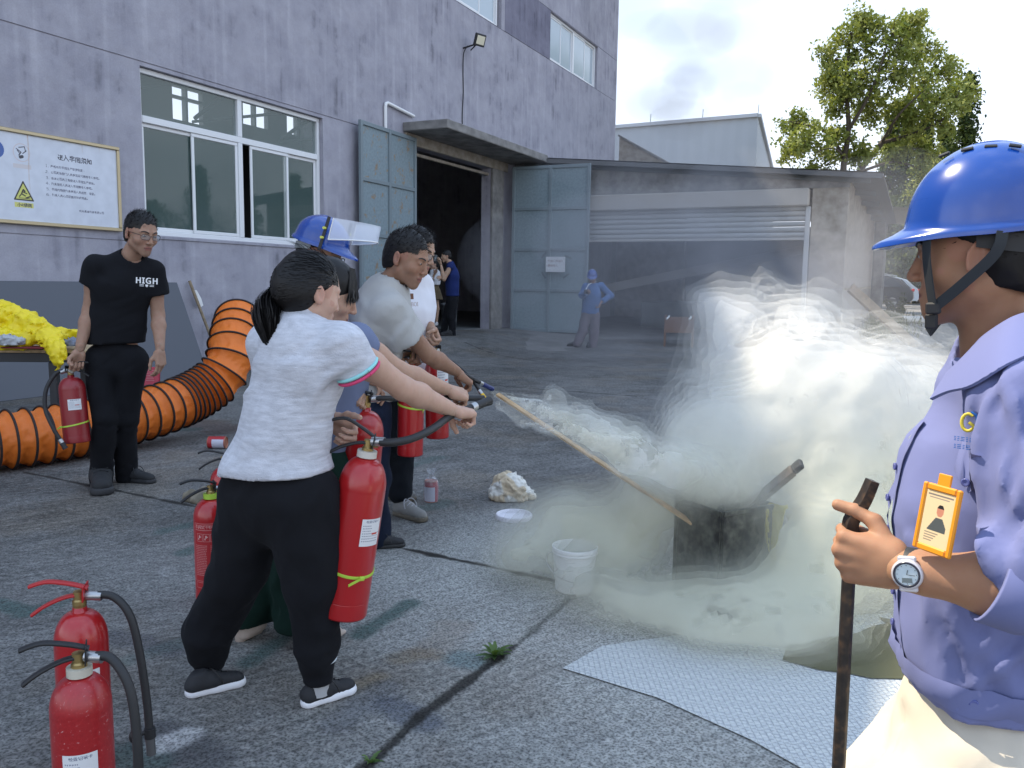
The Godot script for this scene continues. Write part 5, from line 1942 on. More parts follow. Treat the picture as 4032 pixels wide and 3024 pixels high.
# rectangular or round spectacles; o.rim colour
func glasses(t: Node, ctr: Vector3, b: Basis, sc: float, base: Vector3, rim: Material, hgt := 0.015) -> void:
	var g := Node3D.new()
	g.name = "glasses"
	add_numbered(t, g)
	var P := func(x: float, y: float, z: float) -> Vector3: return ctr - base + b * (V(x, y, z) * sc)
	var mb := MB.new()
	for s in [-1.0, 1.0]:
		var pts := []
		for i in 17:
			var a := TAU * i / 16.0
			pts.append(P.call(s * (0.034 + 0.025 * sgnpow(cos(a))), -0.002 + hgt * sgnpow(sin(a)), 0.104 - 0.010 * (0.5 + 0.5 * sgnpow(cos(a)))))
		mb.tube(pts, 0.0014, 5, false)
		mb.tube([P.call(s * 0.058, 0.006, 0.096), P.call(s * 0.076, 0.008, 0.06), P.call(s * 0.083, 0.006, 0.0), P.call(s * 0.08, -0.006, -0.02)], 0.0018, 5)
	mb.tube([P.call(-0.009, 0.003, 0.104), P.call(0, 0.006, 0.107), P.call(0.009, 0.003, 0.104)], 0.0015, 5)
	put("frame", mb, rim, g)
	for s in [-1.0, 1.0]:
		mb = MB.new()
		var pts := []
		for i in 16:
			var a := TAU * i / 16.0
			pts.append(P.call(s * (0.034 + 0.0245 * sgnpow(cos(a))), -0.002 + (hgt - 0.0005) * sgnpow(sin(a)), 0.1035 - 0.010 * (0.5 + 0.5 * sgnpow(cos(a)))))
		mb.face(pts, b.z)
		put("lens", mb, M.lens, g)

func sgnpow(x: float) -> float:
	return signf(x) * pow(absf(x), 0.6)

# a safety helmet: dome with a rib, a brim that is longer in front
func helmet(t: Node, ctr: Vector3, b: Basis, sc: float, base: Vector3, o := {}) -> Node3D:
	var g := Node3D.new()
	g.name = "helmet"
	add_numbered(t, g)
	var mb := MB.new()
	var seg := 64
	var rows := []
	var P := func(x: float, y: float, z: float) -> Vector3: return ctr - base + b * (V(x, y, z) * sc)
	# from the brim's rim upwards
	var bl: float = o.get("brim", 0.044)
	var dome: float = o.get("dome", 0.098)
	var prof := [[1.0, 0.0, 1.0], [0.97, 0.006, 1.0], [0.80, 0.010, 0.5], [0.4, 0.013, 0.12], [0.05, 0.019, 0.0], [0.0, 0.030, 0.0]]
	for q in prof:
		var r := []
		for j in seg:
			var a := TAU * j / seg
			var fr := pow(maxf(0.0, cos(a)), 2.0)
			var br: float = (0.012 + bl * fr) * q[0]
			var drop: float = -0.016 * fr * q[0] + 0.006 * pow(maxf(0.0, -cos(a)), 2) - 0.004 * sin(a) * sin(a)
			r.append(P.call(sin(a) * (0.098 + br * 0.55), 0.035 + q[1] + drop, cos(a) * (0.122 + br) - 0.008))
		rows.append(r)
	for i in range(1, 15):
		var e := i / 14.0 * PI / 2
		var r := []
		for j in seg:
			var a := TAU * j / seg
			var rib := 0.0045 * exp(-pow(sin(a) / 0.22, 2)) * smoothstep(0.1, 0.5, sin(e)) + 0.003 * exp(-pow((absf(sin(a)) - 0.42) / 0.12, 2)) * smoothstep(0.2, 0.6, sin(e)) * cos(e)
			var k := cos(e) * 0.985 + 0.0 + 0.0005
			r.append(P.call(sin(a) * 0.098 * k * (1.0 + rib * 3.0), 0.065 + dome * sin(e) * (1.0 + rib * 5.0), cos(a) * 0.122 * k - 0.008 - 0.006 * sin(e)))
		rows.append(r)
	rows.reverse()
	mb.grid(rows, true)
	var m: StandardMaterial3D = o.get("mat", M.helmet)
	put("shell", mb, m, g)
	mb = MB.new()   # inside of the brim and the headband
	var r1 := []
	var r2 := []
	for j in seg:
		var a := TAU * j / seg
		var fr := pow(maxf(0.0, cos(a)), 2.0)
		var br := 0.012 + bl * fr
		var drop := -0.016 * fr + 0.006 * pow(maxf(0.0, -cos(a)), 2) - 0.004 * sin(a) * sin(a)
		r1.append(P.call(sin(a) * (0.097 + br * 0.55), 0.0345 + drop, cos(a) * (0.121 + br) - 0.008))
		r2.append(P.call(sin(a) * 0.092, 0.048, cos(a) * 0.114 - 0.008))
	mb.grid([r1, r2], true)
	var r3 := []
	for j in seg: r3.append(r2[j] + b.y * 0.05)
	mb.grid([r2, r3], true)
	put("lining", mb, o.get("under", m), g)
	mb = MB.new()
	var band := [[], []]
	for j in 25:
		var a := PI * 0.5 + PI * j / 24.0
		for k in 2: band[k].append(P.call(sin(a) * 0.085, 0.012 + k * 0.03 - 0.02 * absf(cos(a)), cos(a) * 0.105 - 0.012))
	mb.grid(band)
	put("headband", mb, o.get("band", M.black), g)
	return g

# ------------------------------------------------------------------ the people
func build_people() -> void:
	skin_noise = noise(1.0, 3, 77)
	M.hair = mat(0.008, 0.007, 0.007, 0.5, 0, 0.4)
	M.lens = mat(0.9, 0.95, 1, 0.03)
	M.lens.albedo_color = Color(0.8, 0.9, 0.95, 0.12)
	M.lens.transparency = BaseMaterial3D.TRANSPARENCY_ALPHA
	M.helmet = mat(0.006, 0.052, 0.29, 0.22, 0, 0.5)
	M.helmet.clearcoat_enabled = true
	M.helmet.clearcoat = 0.6
	M.helmet.clearcoat_roughness = 0.12
	M.black_cloth = cloth(0.0125, 0.013, 0.0155)
	M.navy_cloth = cloth(0.014, 0.019, 0.036)
	person_black_tee()
	person_polo()
	person_blue_blouse()
	person_shield()
	person_grey_tee()
	person_white_tee()
	people_far()
	person_near()

func cloth(r: float, g: float, b: float, rough := 0.9) -> StandardMaterial3D:
	var m := tri(mat(r, g, b, rough, 0, 0.2), Vector3.ONE * 16.0)
	m.normal_enabled = true
	m.normal_texture = M.weave
	m.normal_scale = 0.22
	m.rim_enabled = true
	m.rim = 0.25
	m.rim_tint = 0.6
	return m

func limb_arm(F: Field, s: Vector3, e: Vector3, w: Vector3, k := 1.0) -> void:
	F.cap(s, s.lerp(e, 0.45), 0.050 * k, 0.047 * k, 0.02)
	F.cap(s.lerp(e, 0.45), e, 0.047 * k, 0.039 * k, 0.02)
	F.cap(e, e.lerp(w, 0.3), 0.039 * k, 0.042 * k, 0.02)
	F.cap(e.lerp(w, 0.3), e.lerp(w, 0.96), 0.042 * k, 0.027 * k, 0.02)

# trunk and limbs that the clothes cover, so that the body is one figure
func body_field(p: Vector3, c: Vector3, n: Vector3, sl: Vector3, sr: Vector3, front: Vector3, arms: Array, lg: Array, k := 1.0, h := 0.011) -> Field:
	var pts := [p, c, n, sl, sr]
	for a in arms: pts.append_array(a)
	for l in lg: pts.append_array(l)
	var lo: Vector3 = pts[0]
	var hi: Vector3 = pts[0]
	for q in pts:
		lo = lo.min(q)
		hi = hi.max(q)
	var F := Field.new(lo - Vector3.ONE * 0.15, hi + Vector3.ONE * 0.15, h)
	F.cap(p, c, 0.115 * k, 0.13 * k, 0.04, front, 1.6)
	F.cap(c, n.lerp(c, 0.35), 0.13 * k, 0.075 * k, 0.04, front, 1.5)
	for s in [sl, sr]: F.cap(n.lerp(c, 0.25), s, 0.05 * k, 0.046 * k, 0.03)
	for a in arms: limb_arm(F, a[0], a[1], a[2], k)
	for l in lg:
		F.cap(l[0], l[1], 0.072 * k, 0.05 * k, 0.03)
		F.cap(l[1], l[2], 0.05 * k, 0.032 * k, 0.02)
	return F

# ---------------- young man in the black T-shirt
func person_black_tee() -> void:
	var B := V(-2.5, 0, -5.2)
	var t := thing("person", "man in black T-shirt and glasses by the wall, extinguisher hanging from his hand", "person", B)
	var front := V(0.36, 0, 0.93).normalized()
	var p := V(-2.482, 0.839, -5.18)
	var w := V(-2.465, 1.046, -5.18)
	var c := V(-2.419, 1.275, -5.17)
	var n := V(-2.368, 1.451, -5.18)
	var sr := V(-2.542, 1.388, -5.1)
	var sl := V(-2.242, 1.367, -5.22)
	var er := V(-2.605, 1.122, -5.12)
	var wr := V(-2.627, 0.879, -5.02)
	var el := V(-2.235, 1.095, -5.24)
	var wl := V(-2.178, 0.881, -5.12)
	var hr := p + V(-0.085, -0.02, 0.02)
	var hl := p + V(0.09, -0.02, -0.02)
	var kr := V(-2.531, 0.457, -5.1)
	var kl := V(-2.461, 0.439, -5.22)
	var ar := V(-2.61, 0.058, -5.18)
	var al := V(-2.515, 0.064, -5.32)
	var skin := Color(0.36, 0.215, 0.15)
	var mb := MB.new()
	var hc := V(-2.277, 1.593, -5.14)
	var hb := head(mb, hc, V(0.80, -0.24, 0.55), V(0.10, 1, 0.02), 1.07, skin, n + V(0, 0.0, 0), {})
	body_field(p, c, n, sl, sr, front, [[sl, el, wl], [sr, er, wr]], [[hr, kr, ar], [hl, kl, al]]).add_to(mb, tint(skin))
	hand(mb, wr, V(-2.65, 0.789, -5.02) - wr, V(0.35, -0.15, 0.6), true, 0.98, skin, GRIP, THUMB_OVER)
	hand(mb, wl, V(-2.166, 0.772, -5.1) - wl, V(-0.75, 0, -0.3), false, 0.98, skin, RELAX, THUMB_SIDE)
	shift(mb, B)
	put("body", mb, M.skin, t)
	face_parts(t, hc, hb, 1.07, B)
	short_hair(t, hc, hb, 1.07, B, {"tufts": 1300, "comb": V(0.2, 0.6, 0.6)})
	glasses(t, hc, hb, 1.07, B, M.black)
	var se := V(-2.232, 1.219, -5.235)
	var se2 := V(-2.574, 1.277, -5.11)
	var F := top({"p": p + V(0, 0.02, 0), "w": w, "c": c, "n": n, "sl": sl, "sr": sr, "front": front, "flat": 1.42, "r": [0.172, 0.158, 0.172, 0.105], "sleeves": [[[sl, se], [0.066, 0.074]], [[sr, se2], [0.068, 0.076]]],
		"cuts": [[V(-2.481, 0.916, -5.18), V(0.03, -1, 0)]], "creases": [[5, w, V(1, 0.25, 0.2), 0.22, V(0.14, 0.16, 0.12), 16, 0.012, 0.008], [6, sl.lerp(c, 0.4), V(-0.5, -1, 0), 0.2, V(0.05, 0.08, 0.1), 5, 0.014, 0.006], [7, sr.lerp(c, 0.4), V(0.5, -1, 0), 0.2, V(0.05, 0.08, 0.1), 5, 0.014, 0.006]], "seed": 12, "wrinkle": 0.010, "folds": 0.007})
	cut_neck(F, n + front * 0.03, hc, 0.074)
	done(t, "t_shirt", F, B, M.black_cloth)
	F = legs({"p": p, "across": hl - hr, "hip": 0.092, "legs": [[[hr, kr, ar + V(0, 0.03, 0), ar - V(0, 0.03, 0)], [0.098, 0.072, 0.062, 0.066]], [[hl, kl, al + V(0, 0.03, 0), al - V(0, 0.03, 0)], [0.098, 0.072, 0.062, 0.066]]], "cuts": [[p + V(0, 0.12, 0), Vector3.UP]], "seed": 21, "folds": 0.008})
	done(t, "trousers", F, B, M.black_cloth)
	shoe(t, B, V(-2.682, 0, -5.314), V(-2.482, 0, -4.933), mat(0.022, 0.023, 0.025, 0.8), mat(0.03, 0.03, 0.032, 0.7))
	shoe(t, B, V(-2.553, 0, -5.336), V(-2.309, 0, -5.281), mat(0.022, 0.023, 0.025, 0.8), mat(0.03, 0.03, 0.032, 0.7))
	chest_print(t, p, c, B)

func cut_neck(F: Field, n: Vector3, hc: Vector3, r: float) -> void:
	F.ell(n.lerp(hc, 0.32), V(r, 0.085, r * 0.95), 0.006, Basis(), true)

# white letters and a small emblem on the chest
func chest_print(t: Node, p: Vector3, c: Vector3, B: Vector3) -> void:
	var at := V(-2.208, 1.295, -5.035)
	var b := frame(V(0.42, 0.06, 0.90), V(0.06, 1, 0))
	var tm := TextMesh.new()
	tm.text = "HIGH"
	var f := SystemFont.new()
	f.font_names = PackedStringArray(["Droid Sans"])
	f.font_weight = 700
	tm.font = f
	tm.font_size = 64
	tm.pixel_size = 0.036 / 46.0
	tm.depth = 0.002
	var o := put("lettering", tm, M.white, t)
	o.transform = Transform3D(b, at - B + V(0, 0.012, 0))
	var mb := MB.new()
	for s in [-1.0, 1.0]:
		for k in 2: mb.box(at - B + b * V(s * 0.028, -0.012 - k * 0.008, 0), V(0.024, 0.003, 0.002), 0, b)
	mb.face([at - B + b * V(-0.008, -0.010, 0.001), at - B + b * V(0.008, -0.010, 0.001), at - B + b * V(0.007, -0.020, 0.001), at - B + b * V(0, -0.026, 0.001), at - B + b * V(-0.007, -0.020, 0.001)], b.z)
	put("emblem", mb, M.white, t, "stuff")

# ---------------- woman in the grey polo shirt, seen from behind
func person_polo() -> void:
	var B := V(-0.78, 0, -2.52)
	var t := thing("person", "woman with ponytail in light grey polo shirt and black trousers aiming a hose", "person", B)
	var front := V(0.80, 0, -0.60).normalized()
	var p := V(-0.715, 0.699, -2.5)
	var w := V(-0.681, 0.886, -2.5)
	var c := V(-0.639, 1.058, -2.5)
	var n := V(-0.641, 1.181, -2.5)
	var sr := V(-0.49, 1.135, -2.4)
	var sl := V(-0.782, 1.121, -2.66)
	var er := V(-0.338, 0.993, -2.56)
	var wr := V(-0.196, 0.902, -2.72)
	var el := V(-0.703, 0.91, -2.76)
	var wl := V(-0.56, 0.883, -2.6)
	var hr := p + V(0.075, -0.03, 0.06)
	var hl := p + V(-0.075, -0.03, -0.05)
	var kl := V(-0.872, 0.392, -2.56)
	var kr := V(-0.598, 0.403, -2.46)
	var al := V(-0.981, 0.086, -2.6)
	var ar := V(-0.596, 0.107, -2.48)
	var skin := Color(0.52, 0.33, 0.245)
	var mb := MB.new()
	var hc := V(-0.605, 1.287, -2.49)
	var fw := V(0.70, -0.22, -0.68)
	var hb := head(mb, hc, fw, V(0.10, 1, -0.05), 0.92, skin, n, {"fem": true, "h": 0.0036})
	body_field(p, c, n, sl, sr, front, [[sl, el, wl], [sr, er, wr]], [[hr, kr, ar], [hl, kl, al]], 0.93, 0.009).add_to(mb, tint(skin, 0.06))
	hand(mb, wr, V(-0.127, 0.885, -2.8) - wr, V(0.05, -0.3, 0.7) + V(0, -0.5, -0.9), true, 0.92, skin, [70.0, 80.0, 55.0], THUMB_OVER, 0.0032)
	hand(mb, wl, V(-0.503, 0.85, -2.56) - wl, V(0.20, -0.30, 0.9), false, 0.92, skin, [[38.0, 75.0, 45.0], [42.0, 75.0, 45.0], [46.0, 72.0, 45.0], [46.0, 70.0, 45.0]], [[0.7, 0.75, 0.1], [0.95, 0.45, 0.1], [1.0, 0.35, 0.05]], 0.0032)
	shift(mb, B)
	put("body", mb, M.skin, t)
	face_parts(t, hc, hb, 0.92, B)
	# shirt of heathered knit
	var se := V(-0.453, 1.058, -2.43)
	var se2 := V(-0.774, 1.019, -2.7)
	var knit := tri(cloth(1, 1, 1, 0.85), V(3, 3, 3))
	knit.albedo_color = Color(1, 1, 1)
	var hz := noise(0.02, 4, 43, 0.6)
	var him := hz.get_seamless_image(256, 1024)
	him.resize(512, 512, Image.INTERPOLATE_CUBIC)
	var hd := him.get_data()
	var ho := PackedByteArray()
	ho.resize(512 * 512 * 3)
	var fine := noise(0.3, 2, 44).get_seamless_image(512, 512).get_data()
	for i in 512 * 512:
		var k := 0.55 + 0.30 * (hd[i] / 255.0 - 0.5) + 0.22 * (fine[i] / 255.0 - 0.5)
		var q := Color(k * 0.98, k * 1.0, k * 1.08).linear_to_srgb()
		ho[i * 3] = int(clampf(q.r, 0, 1) * 255)
		ho[i * 3 + 1] = int(clampf(q.g, 0, 1) * 255)
		ho[i * 3 + 2] = int(clampf(q.b, 0, 1) * 255)
	knit.albedo_texture = ImageTexture.create_from_image(Image.create_from_data(512, 512, false, Image.FORMAT_RGB8, ho))
	M.knit = knit
	var F := top({"h": 0.009, "mid": 0.42, "p": p + V(-0.015, 0.02, 0), "w": w, "c": c + V(0.0, 0.03, 0), "n": n - V(0, 0.02, 0), "sl": sl, "sr": sr, "front": front, "flat": 1.28, "r": [0.170, 0.150, 0.158, 0.066], "sh": 0.052,
		"sleeves": [[[sl, se2], [0.062, 0.068]], [[sr, se], [0.066, 0.064]]], "cuts": [[V(-0.696, 0.744, -2.42), V(0.06, -1, 0.02)]], "seed": 31, "wrinkle": 0.010, "folds": 0.006, "creases": [[11, w, V(1, -0.12, -0.3), 0.24, V(0.14, 0.13, 0.12), 20, 0.0105, 0.0085], [12, sr.lerp(w, 0.25), V(-0.8, -0.5, 0.2), 0.22, V(0.08, 0.07, 0.1), 13, 0.011, 0.010], [13, sl.lerp(c, 0.5), V(0.7, -0.6, 0), 0.2, V(0.07, 0.08, 0.1), 6, 0.015, 0.006], [14, p, V(1, 0.2, -0.3), 0.25, V(0.16, 0.05, 0.14), 10, 0.014, 0.008]],
		"extra": [[p + V(-0.05, 0.0, 0.0), p + V(0.06, 0.0, 0.03), 0.13, 0.13, 0.06]]})
	cut_neck(F, n + V(0.01, 0.03, 0), hc, 0.05)
	done(t, "polo_shirt", F, B, knit)
	# collar with piping, sleeve ends with two bands
	var col := MB.new()
	var axis := (hc - n).normalized()
	var fx := axis.cross(V(0.3, 0, 1)).normalized()
	var fz := fx.cross(axis)
	var ring := func(r: float, y: float, open: float) -> Array:
		var o := []
		for i in 29:
			var a := -PI + open + (TAU - 2 * open) * i / 28.0
			var d: Vector3 = (-front * cos(a) + front.cross(Vector3.UP) * sin(a))
			o.append(n - B + axis * (y + 0.040 + 0.012 * cos(a)) + d * r * (1.0 + 0.14 * absf(sin(a))))
		return o
	col.grid([ring.call(0.071, -0.022, 0.25), ring.call(0.064, 0.012, 0.22), ring.call(0.057, 0.036, 0.2), ring.call(0.053, 0.034, 0.2)])
	put("collar", col, knit, t)
	var teal := mat(0.30, 0.66, 0.66, 0.8)
	var pink := mat(0.66, 0.06, 0.17, 0.8)
	for k in [[0.0705, -0.022, pink], [0.0690, -0.011, teal]]:
		col = MB.new()
		col.tube(ring.call(k[0] + 0.002, k[1], 0.25), 0.0042, 6)
		put("collar_piping", col, k[2], t)
	for q in [[sr, se], [sl, se2]]:
		var d: Vector3 = (q[1] - q[0]).normalized()
		var u := d.cross(Vector3.UP).normalized()
		var v := u.cross(d)
		for k in [[0.003, pink], [-0.010, teal]]:
			col = MB.new()
			var pts := []
			for i in 25: pts.append(q[1] - B + d * k[0] + (u * cos(TAU * i / 24) + v * sin(TAU * i / 24)) * 0.0655)
			col.tube(pts, 0.0055, 6, false)
			put("sleeve_piping", col, k[1], t)
	# trousers
	F = legs({"h": 0.0095, "p": p, "across": (hr - hl), "hip": 0.125, "legs": [[[hl, kl, al + V(0.0, 0.09, 0), al + V(0, 0.03, 0)], [0.118, 0.086, 0.074, 0.058]], [[hr, kr, ar + V(0, 0.09, 0), ar + V(0, 0.03, 0)], [0.118, 0.088, 0.072, 0.058]]],
		"cuts": [[p + V(0, 0.13, 0), Vector3.UP]], "seed": 33, "wrinkle": 0.014, "folds": 0.016})
	var cuffs := [[al, kl], [ar, kr]]
	for q in cuffs: F.cap(q[0] + V(0, -0.035, 0), q[0] + V(0, 0.03, 0), 0.046, 0.047, 0.01)
	for q in cuffs: F.ell(q[0] + V(0, -0.08, 0), V(0.09, 0.045, 0.09), 0.004, Basis(), true)
	done(t, "trousers", F, B, M.black_cloth)
	# white bands round the right shin
	for k in [[0.075, 0.25, 0.064], [0.045, -0.12, 0.060]]:
		col = MB.new()
		var rows := [[], []]
		for i in 29:
			var a := TAU * i / 28.0
			for j in 2: rows[j].append(ar - B + V(cos(a) * k[2], k[0] + j * 0.018 + k[1] * 0.06 * cos(a - 0.6), sin(a) * k[2]))
		col.grid(rows)
		put("reflective_band", col, mat(0.62, 0.68, 0.70, 0.5), t)
	var up := mat(0.020, 0.021, 0.024, 0.75)
	var so := mat(0.80, 0.80, 0.82, 0.4)
	shoe(t, B, V(-1.029, 0, -2.498), V(-0.863, 0, -2.604), up, so, {"sole": 0.034, "lace": M.black})
	shoe(t, B, V(-0.645, 0, -2.442), V(-0.494, 0, -2.567), up, so, {"sole": 0.034, "lace": M.black})
	for a in [al, ar]:
		mb = MB.new()
		mb.tube([a - B + V(0, -0.075, 0), a - B + V(0, -0.01, 0)], 0.036, 14)
		put("sock", mb, mat(0.42, 0.42, 0.42, 0.9), t)
	# hair drawn back into a ponytail
	var tie := V(-0.702, 1.286, -2.5)
	var sc := 0.92
	var hf := Field.new(hc - Vector3.ONE * 0.2, hc + Vector3.ONE * 0.2, 0.0045)
	hf.ell(hc + hb * (V(0, 0.040, -0.020) * sc), V(0.080, 0.092, 0.103) * sc, 0.01, hb)
	hf.ell(hc + hb * (V(0, -0.015, -0.05) * sc), V(0.070, 0.070, 0.066) * sc, 0.04, hb)
	hf.cap(hc + hb * V(0, 0.005, -0.075), tie, 0.045, 0.016, 0.03)
	hf.ell(hc + hb * V(0, -0.035, 0.098), V(0.078, 0.086, 0.070), 0.006, hb, true)
	for s in [-1.0, 1.0]: hf.ell(hc + hb * V(s * 0.083, -0.035, 0.004), V(0.03, 0.046, 0.028), 0.01, hb, true)
	hf.bump(noise(25, 2, 5), 0.0015)
	mb = MB.new()
	hf.add_to(mb)
	# strands from the hairline to the tie
	var rr := RandomNumberGenerator.new()
	rr.seed = 99
	for i in 1500:
		var a := rr.randf_range(-2.4, 2.4)
		var e := rr.randf_range(-0.75, 1.2)
		var d0 := hb * V(sin(a) * cos(e), sin(e), cos(a) * cos(e))
		if (hb.transposed() * d0).z > 0.72 and e < 0.5: continue
		var s0 := hc + hb * V(0, 0.037, -0.018) + hb * ((hb.transposed() * d0) * V(0.0750, 0.0862, 0.0962))
		var pts := []
		for k in 7:
			var u := k / 6.0
			var q := s0.lerp(tie, u)
			if u < 0.9: q = hf.onto(q + (q - hc).normalized() * 0.02 * sin(PI * u), 0.0015)
			pts.append(q + V(rr.randfn(), rr.randfn(), rr.randfn()) * 0.0008)
		ribbon(mb, pts, 0.0015, hc)
	# the tail
	var tail := [tie, V(-0.715, 1.275, -2.48), V(-0.726, 1.238, -2.45), V(-0.715, 1.197, -2.42), V(-0.703, 1.161, -2.41)]
	for i in 900:
		var off := V(rr.randfn(), rr.randfn(), rr.randfn())
		off = off.normalized() * pow(rr.randf(), 0.5)
		var pts := []
		var wid := [0.012, 0.028, 0.043, 0.040, 0.016]
		for k in 5: pts.append(tail[k] + off * wid[k] + V(rr.randfn(), rr.randfn(), rr.randfn()) * 0.0015 + V(0, -0.03 * rr.randf() if k == 4 else 0.0, 0))
		ribbon(mb, curve(pts, 3), 0.003, tail[2] + V(0.1, 0, -0.1))
	for i in 60:   # flyaway hairs
		var a := rr.randf_range(-1.5, 1.5)
		var d0 := hb * V(sin(a) * 0.4, 1, cos(a) - 0.4).normalized()
		var s0 := hc + hb * V(0, 0.04, -0.02) + hb * ((hb.transposed() * d0) * V(0.0750, 0.0862, 0.0962))
		ribbon(mb, [s0, s0 + d0 * 0.012 - hb.z * 0.02, s0 + d0 * 0.016 - hb.z * 0.05], 0.0009, hc)
	shift(mb, B)
	put("hair", mb, M.hair, t)
	mb = MB.new()
	var td: Vector3 = (tail[1] - tie).normalized()
	var tu := td.cross(Vector3.UP).normalized()
	for k in 2:
		var pts := []
		for i in 17: pts.append(tie - B + td * (0.006 + k * 0.012) + (tu * cos(TAU * i / 16) + td.cross(tu) * sin(TAU * i / 16)) * 0.0185)
		mb.tube(pts, 0.0075, 7, false)
	put("hair_tie", mb, mat(0.015, 0.085, 0.085, 0.7), t)

func ribbon(mb: MB, pts: Array, w: float, ctr: Vector3) -> void:
	var rows := [[], []]
	for i in pts.size():
		var d: Vector3 = pts[mini(i + 1, pts.size() - 1)] - pts[maxi(i - 1, 0)]
		var s := d.cross(pts[i] - ctr).normalized() * w * (1.0 if i < pts.size() - 1 else 0.2)
		rows[0].append(pts[i] - s)
		rows[1].append(pts[i] + s)
	mb.grid(rows)

# ---------------- woman in the blue blouse beyond her
func person_blue_blouse() -> void:
	var B := V(-0.82, 0, -2.95)
	var t := thing("person", "woman in blue blouse, dark green trousers and cream heels, half hidden behind the polo woman", "person", B)
	var front := V(0.90, 0, -0.42).normalized()
	var p := V(-0.721, 0.681, -2.98)
	var w := V(-0.682, 0.832, -2.98)
	var c := V(-0.65, 1.01, -2.97)
	var n := V(-0.653, 1.142, -2.97)
	var sr := V(-0.545, 1.114, -2.88)
	var sl := V(-0.753, 1.095, -3.1)
	var er := V(-0.406, 0.998, -2.99)
	var wr := V(-0.242, 0.917, -3.13)
	var el := V(-0.708, 0.872, -3.16)
	var wl := V(-0.584, 0.908, -2.98)
	var hr := p + V(0.06, -0.03, 0.06)
	var hl := p + V(-0.06, -0.03, -0.06)
	var kr := V(-0.77, 0.355, -2.95)
	var kl := V(-0.95, 0.33, -3.02)
	var al := V(-0.999, 0.043, -2.98)
	var ar := V(-0.743, 0.037, -2.9)
	var skin := Color(0.46, 0.285, 0.20)
	var mb := MB.new()
	var hc := V(-0.652, 1.273, -2.95)
	var hb := head(mb, hc, V(0.92, -0.30, -0.24), V(0.15, 1, 0), 0.97, skin, n, {"fem": true})
	body_field(p, c, n, sl, sr, front, [[sl, el, wl], [sr, er, wr]], [[hr, kr, ar - V(0, 0.03, 0)], [hl, kl, al - V(0, 0.03, 0)]], 0.92).add_to(mb, tint(skin, 0.06))
	hand(mb, wr, V(-0.163, 0.885, -3.2) - wr, V(0.0, -0.8, -0.5), true, 0.92, skin, [60.0, 80.0, 55.0], THUMB_OVER, 0.0038)
	hand(mb, wl, V(-0.532, 0.917, -2.92) - wl, V(0.2, -0.4, 0.8), false, 0.9, skin, GRIP, THUMB_OVER, 0.0038)
	shift(mb, B)
	put("body", mb, M.skin, t)
	face_parts(t, hc, hb, 0.97, B)
	var se := V(-0.511, 1.07, -2.91)
	var se2 := V(-0.745, 0.993, -3.12)
	var blue := cloth(0.155, 0.185, 0.285, 0.85)
	var F := top({"p": p + V(0, 0.0, 0), "w": w, "c": c, "n": n, "sl": sl, "sr": sr, "front": front, "flat": 1.25, "r": [0.175, 0.16, 0.158, 0.095], "sh": 0.054, "sleeves": [[[sl, se2], [0.06, 0.066]], [[sr, se], [0.064, 0.068]]],
		"cuts": [[V(-0.635, 0.712, -2.95), V(0, -1, 0)]], "seed": 51, "wrinkle": 0.012, "folds": 0.012, "fsc": V(1.3, 0.4, 1.3)})
	cut_neck(F, n, hc, 0.055)
	done(t, "blouse", F, B, blue)
	F = legs({"p": p, "across": hr - hl, "hip": 0.115, "legs": [[[hl, kl, V(-0.973, 0.11, -3), V(-0.983, 0.07, -3)], [0.115, 0.105, 0.115, 0.118]], [[hr, kr, V(-0.745, 0.082, -2.93), V(-0.744, 0.043, -2.93)], [0.115, 0.105, 0.105, 0.108]]], "seed": 52, "wrinkle": 0.012, "folds": 0.02, "cuts": [[p + V(0, 0.12, 0), Vector3.UP]]})
	F.cut(V(-0.959, 0.06, -3), V(0, -1, 0.0))
	done(t, "trousers", F, B, cloth(0.010, 0.026, 0.020))
	for q in [[V(-1.021, 0, -2.908), V(-0.923, 0, -2.978)], [V(-0.743, 0, -2.843), V(-0.611, 0, -2.989)]]:
		heeled_shoe(t, B, q[0], q[1])
	# hair: dark bob with a fringe
	var hf := Field.new(hc - Vector3.ONE * 0.18, hc + Vector3.ONE * 0.18, 0.005)
	hf.ell(hc + hb * V(0, 0.038, -0.018), V(0.083, 0.095, 0.104), 0.01, hb)
	hf.ell(hc + hb * V(0, -0.03, -0.05), V(0.078, 0.085, 0.066), 0.04, hb)
	hf.ell(hc + hb * V(0, -0.040, 0.10), V(0.088, 0.090, 0.092), 0.006, hb, true)
	hf.bump(noise(25, 2, 9), 0.0015)
	mb = MB.new()
	hf.add_to(mb)
	var rr := RandomNumberGenerator.new()
	rr.seed = 8
	for i in 260:
		var a := rr.randf_range(-0.95, 0.95)
		var s0 := hc + hb * V(sin(a) * 0.05, 0.115, cos(a) * 0.05 + 0.01)
		var s1 := hc + hb * V(sin(a) * 0.082, 0.045, 0.005 + cos(a) * 0.088)
		var s2 := hc + hb * V(sin(a) * 0.088, 0.030 - absf(a) * 0.02 - rr.randf() * 0.025, 0.005 + cos(a) * 0.096)
		ribbon(mb, curve([s0, s1, s2 + V(rr.randfn(), rr.randfn(), rr.randfn()) * 0.004], 3), 0.0022, hc)
	shift(mb, B)
	put("hair", mb, M.hair, t)

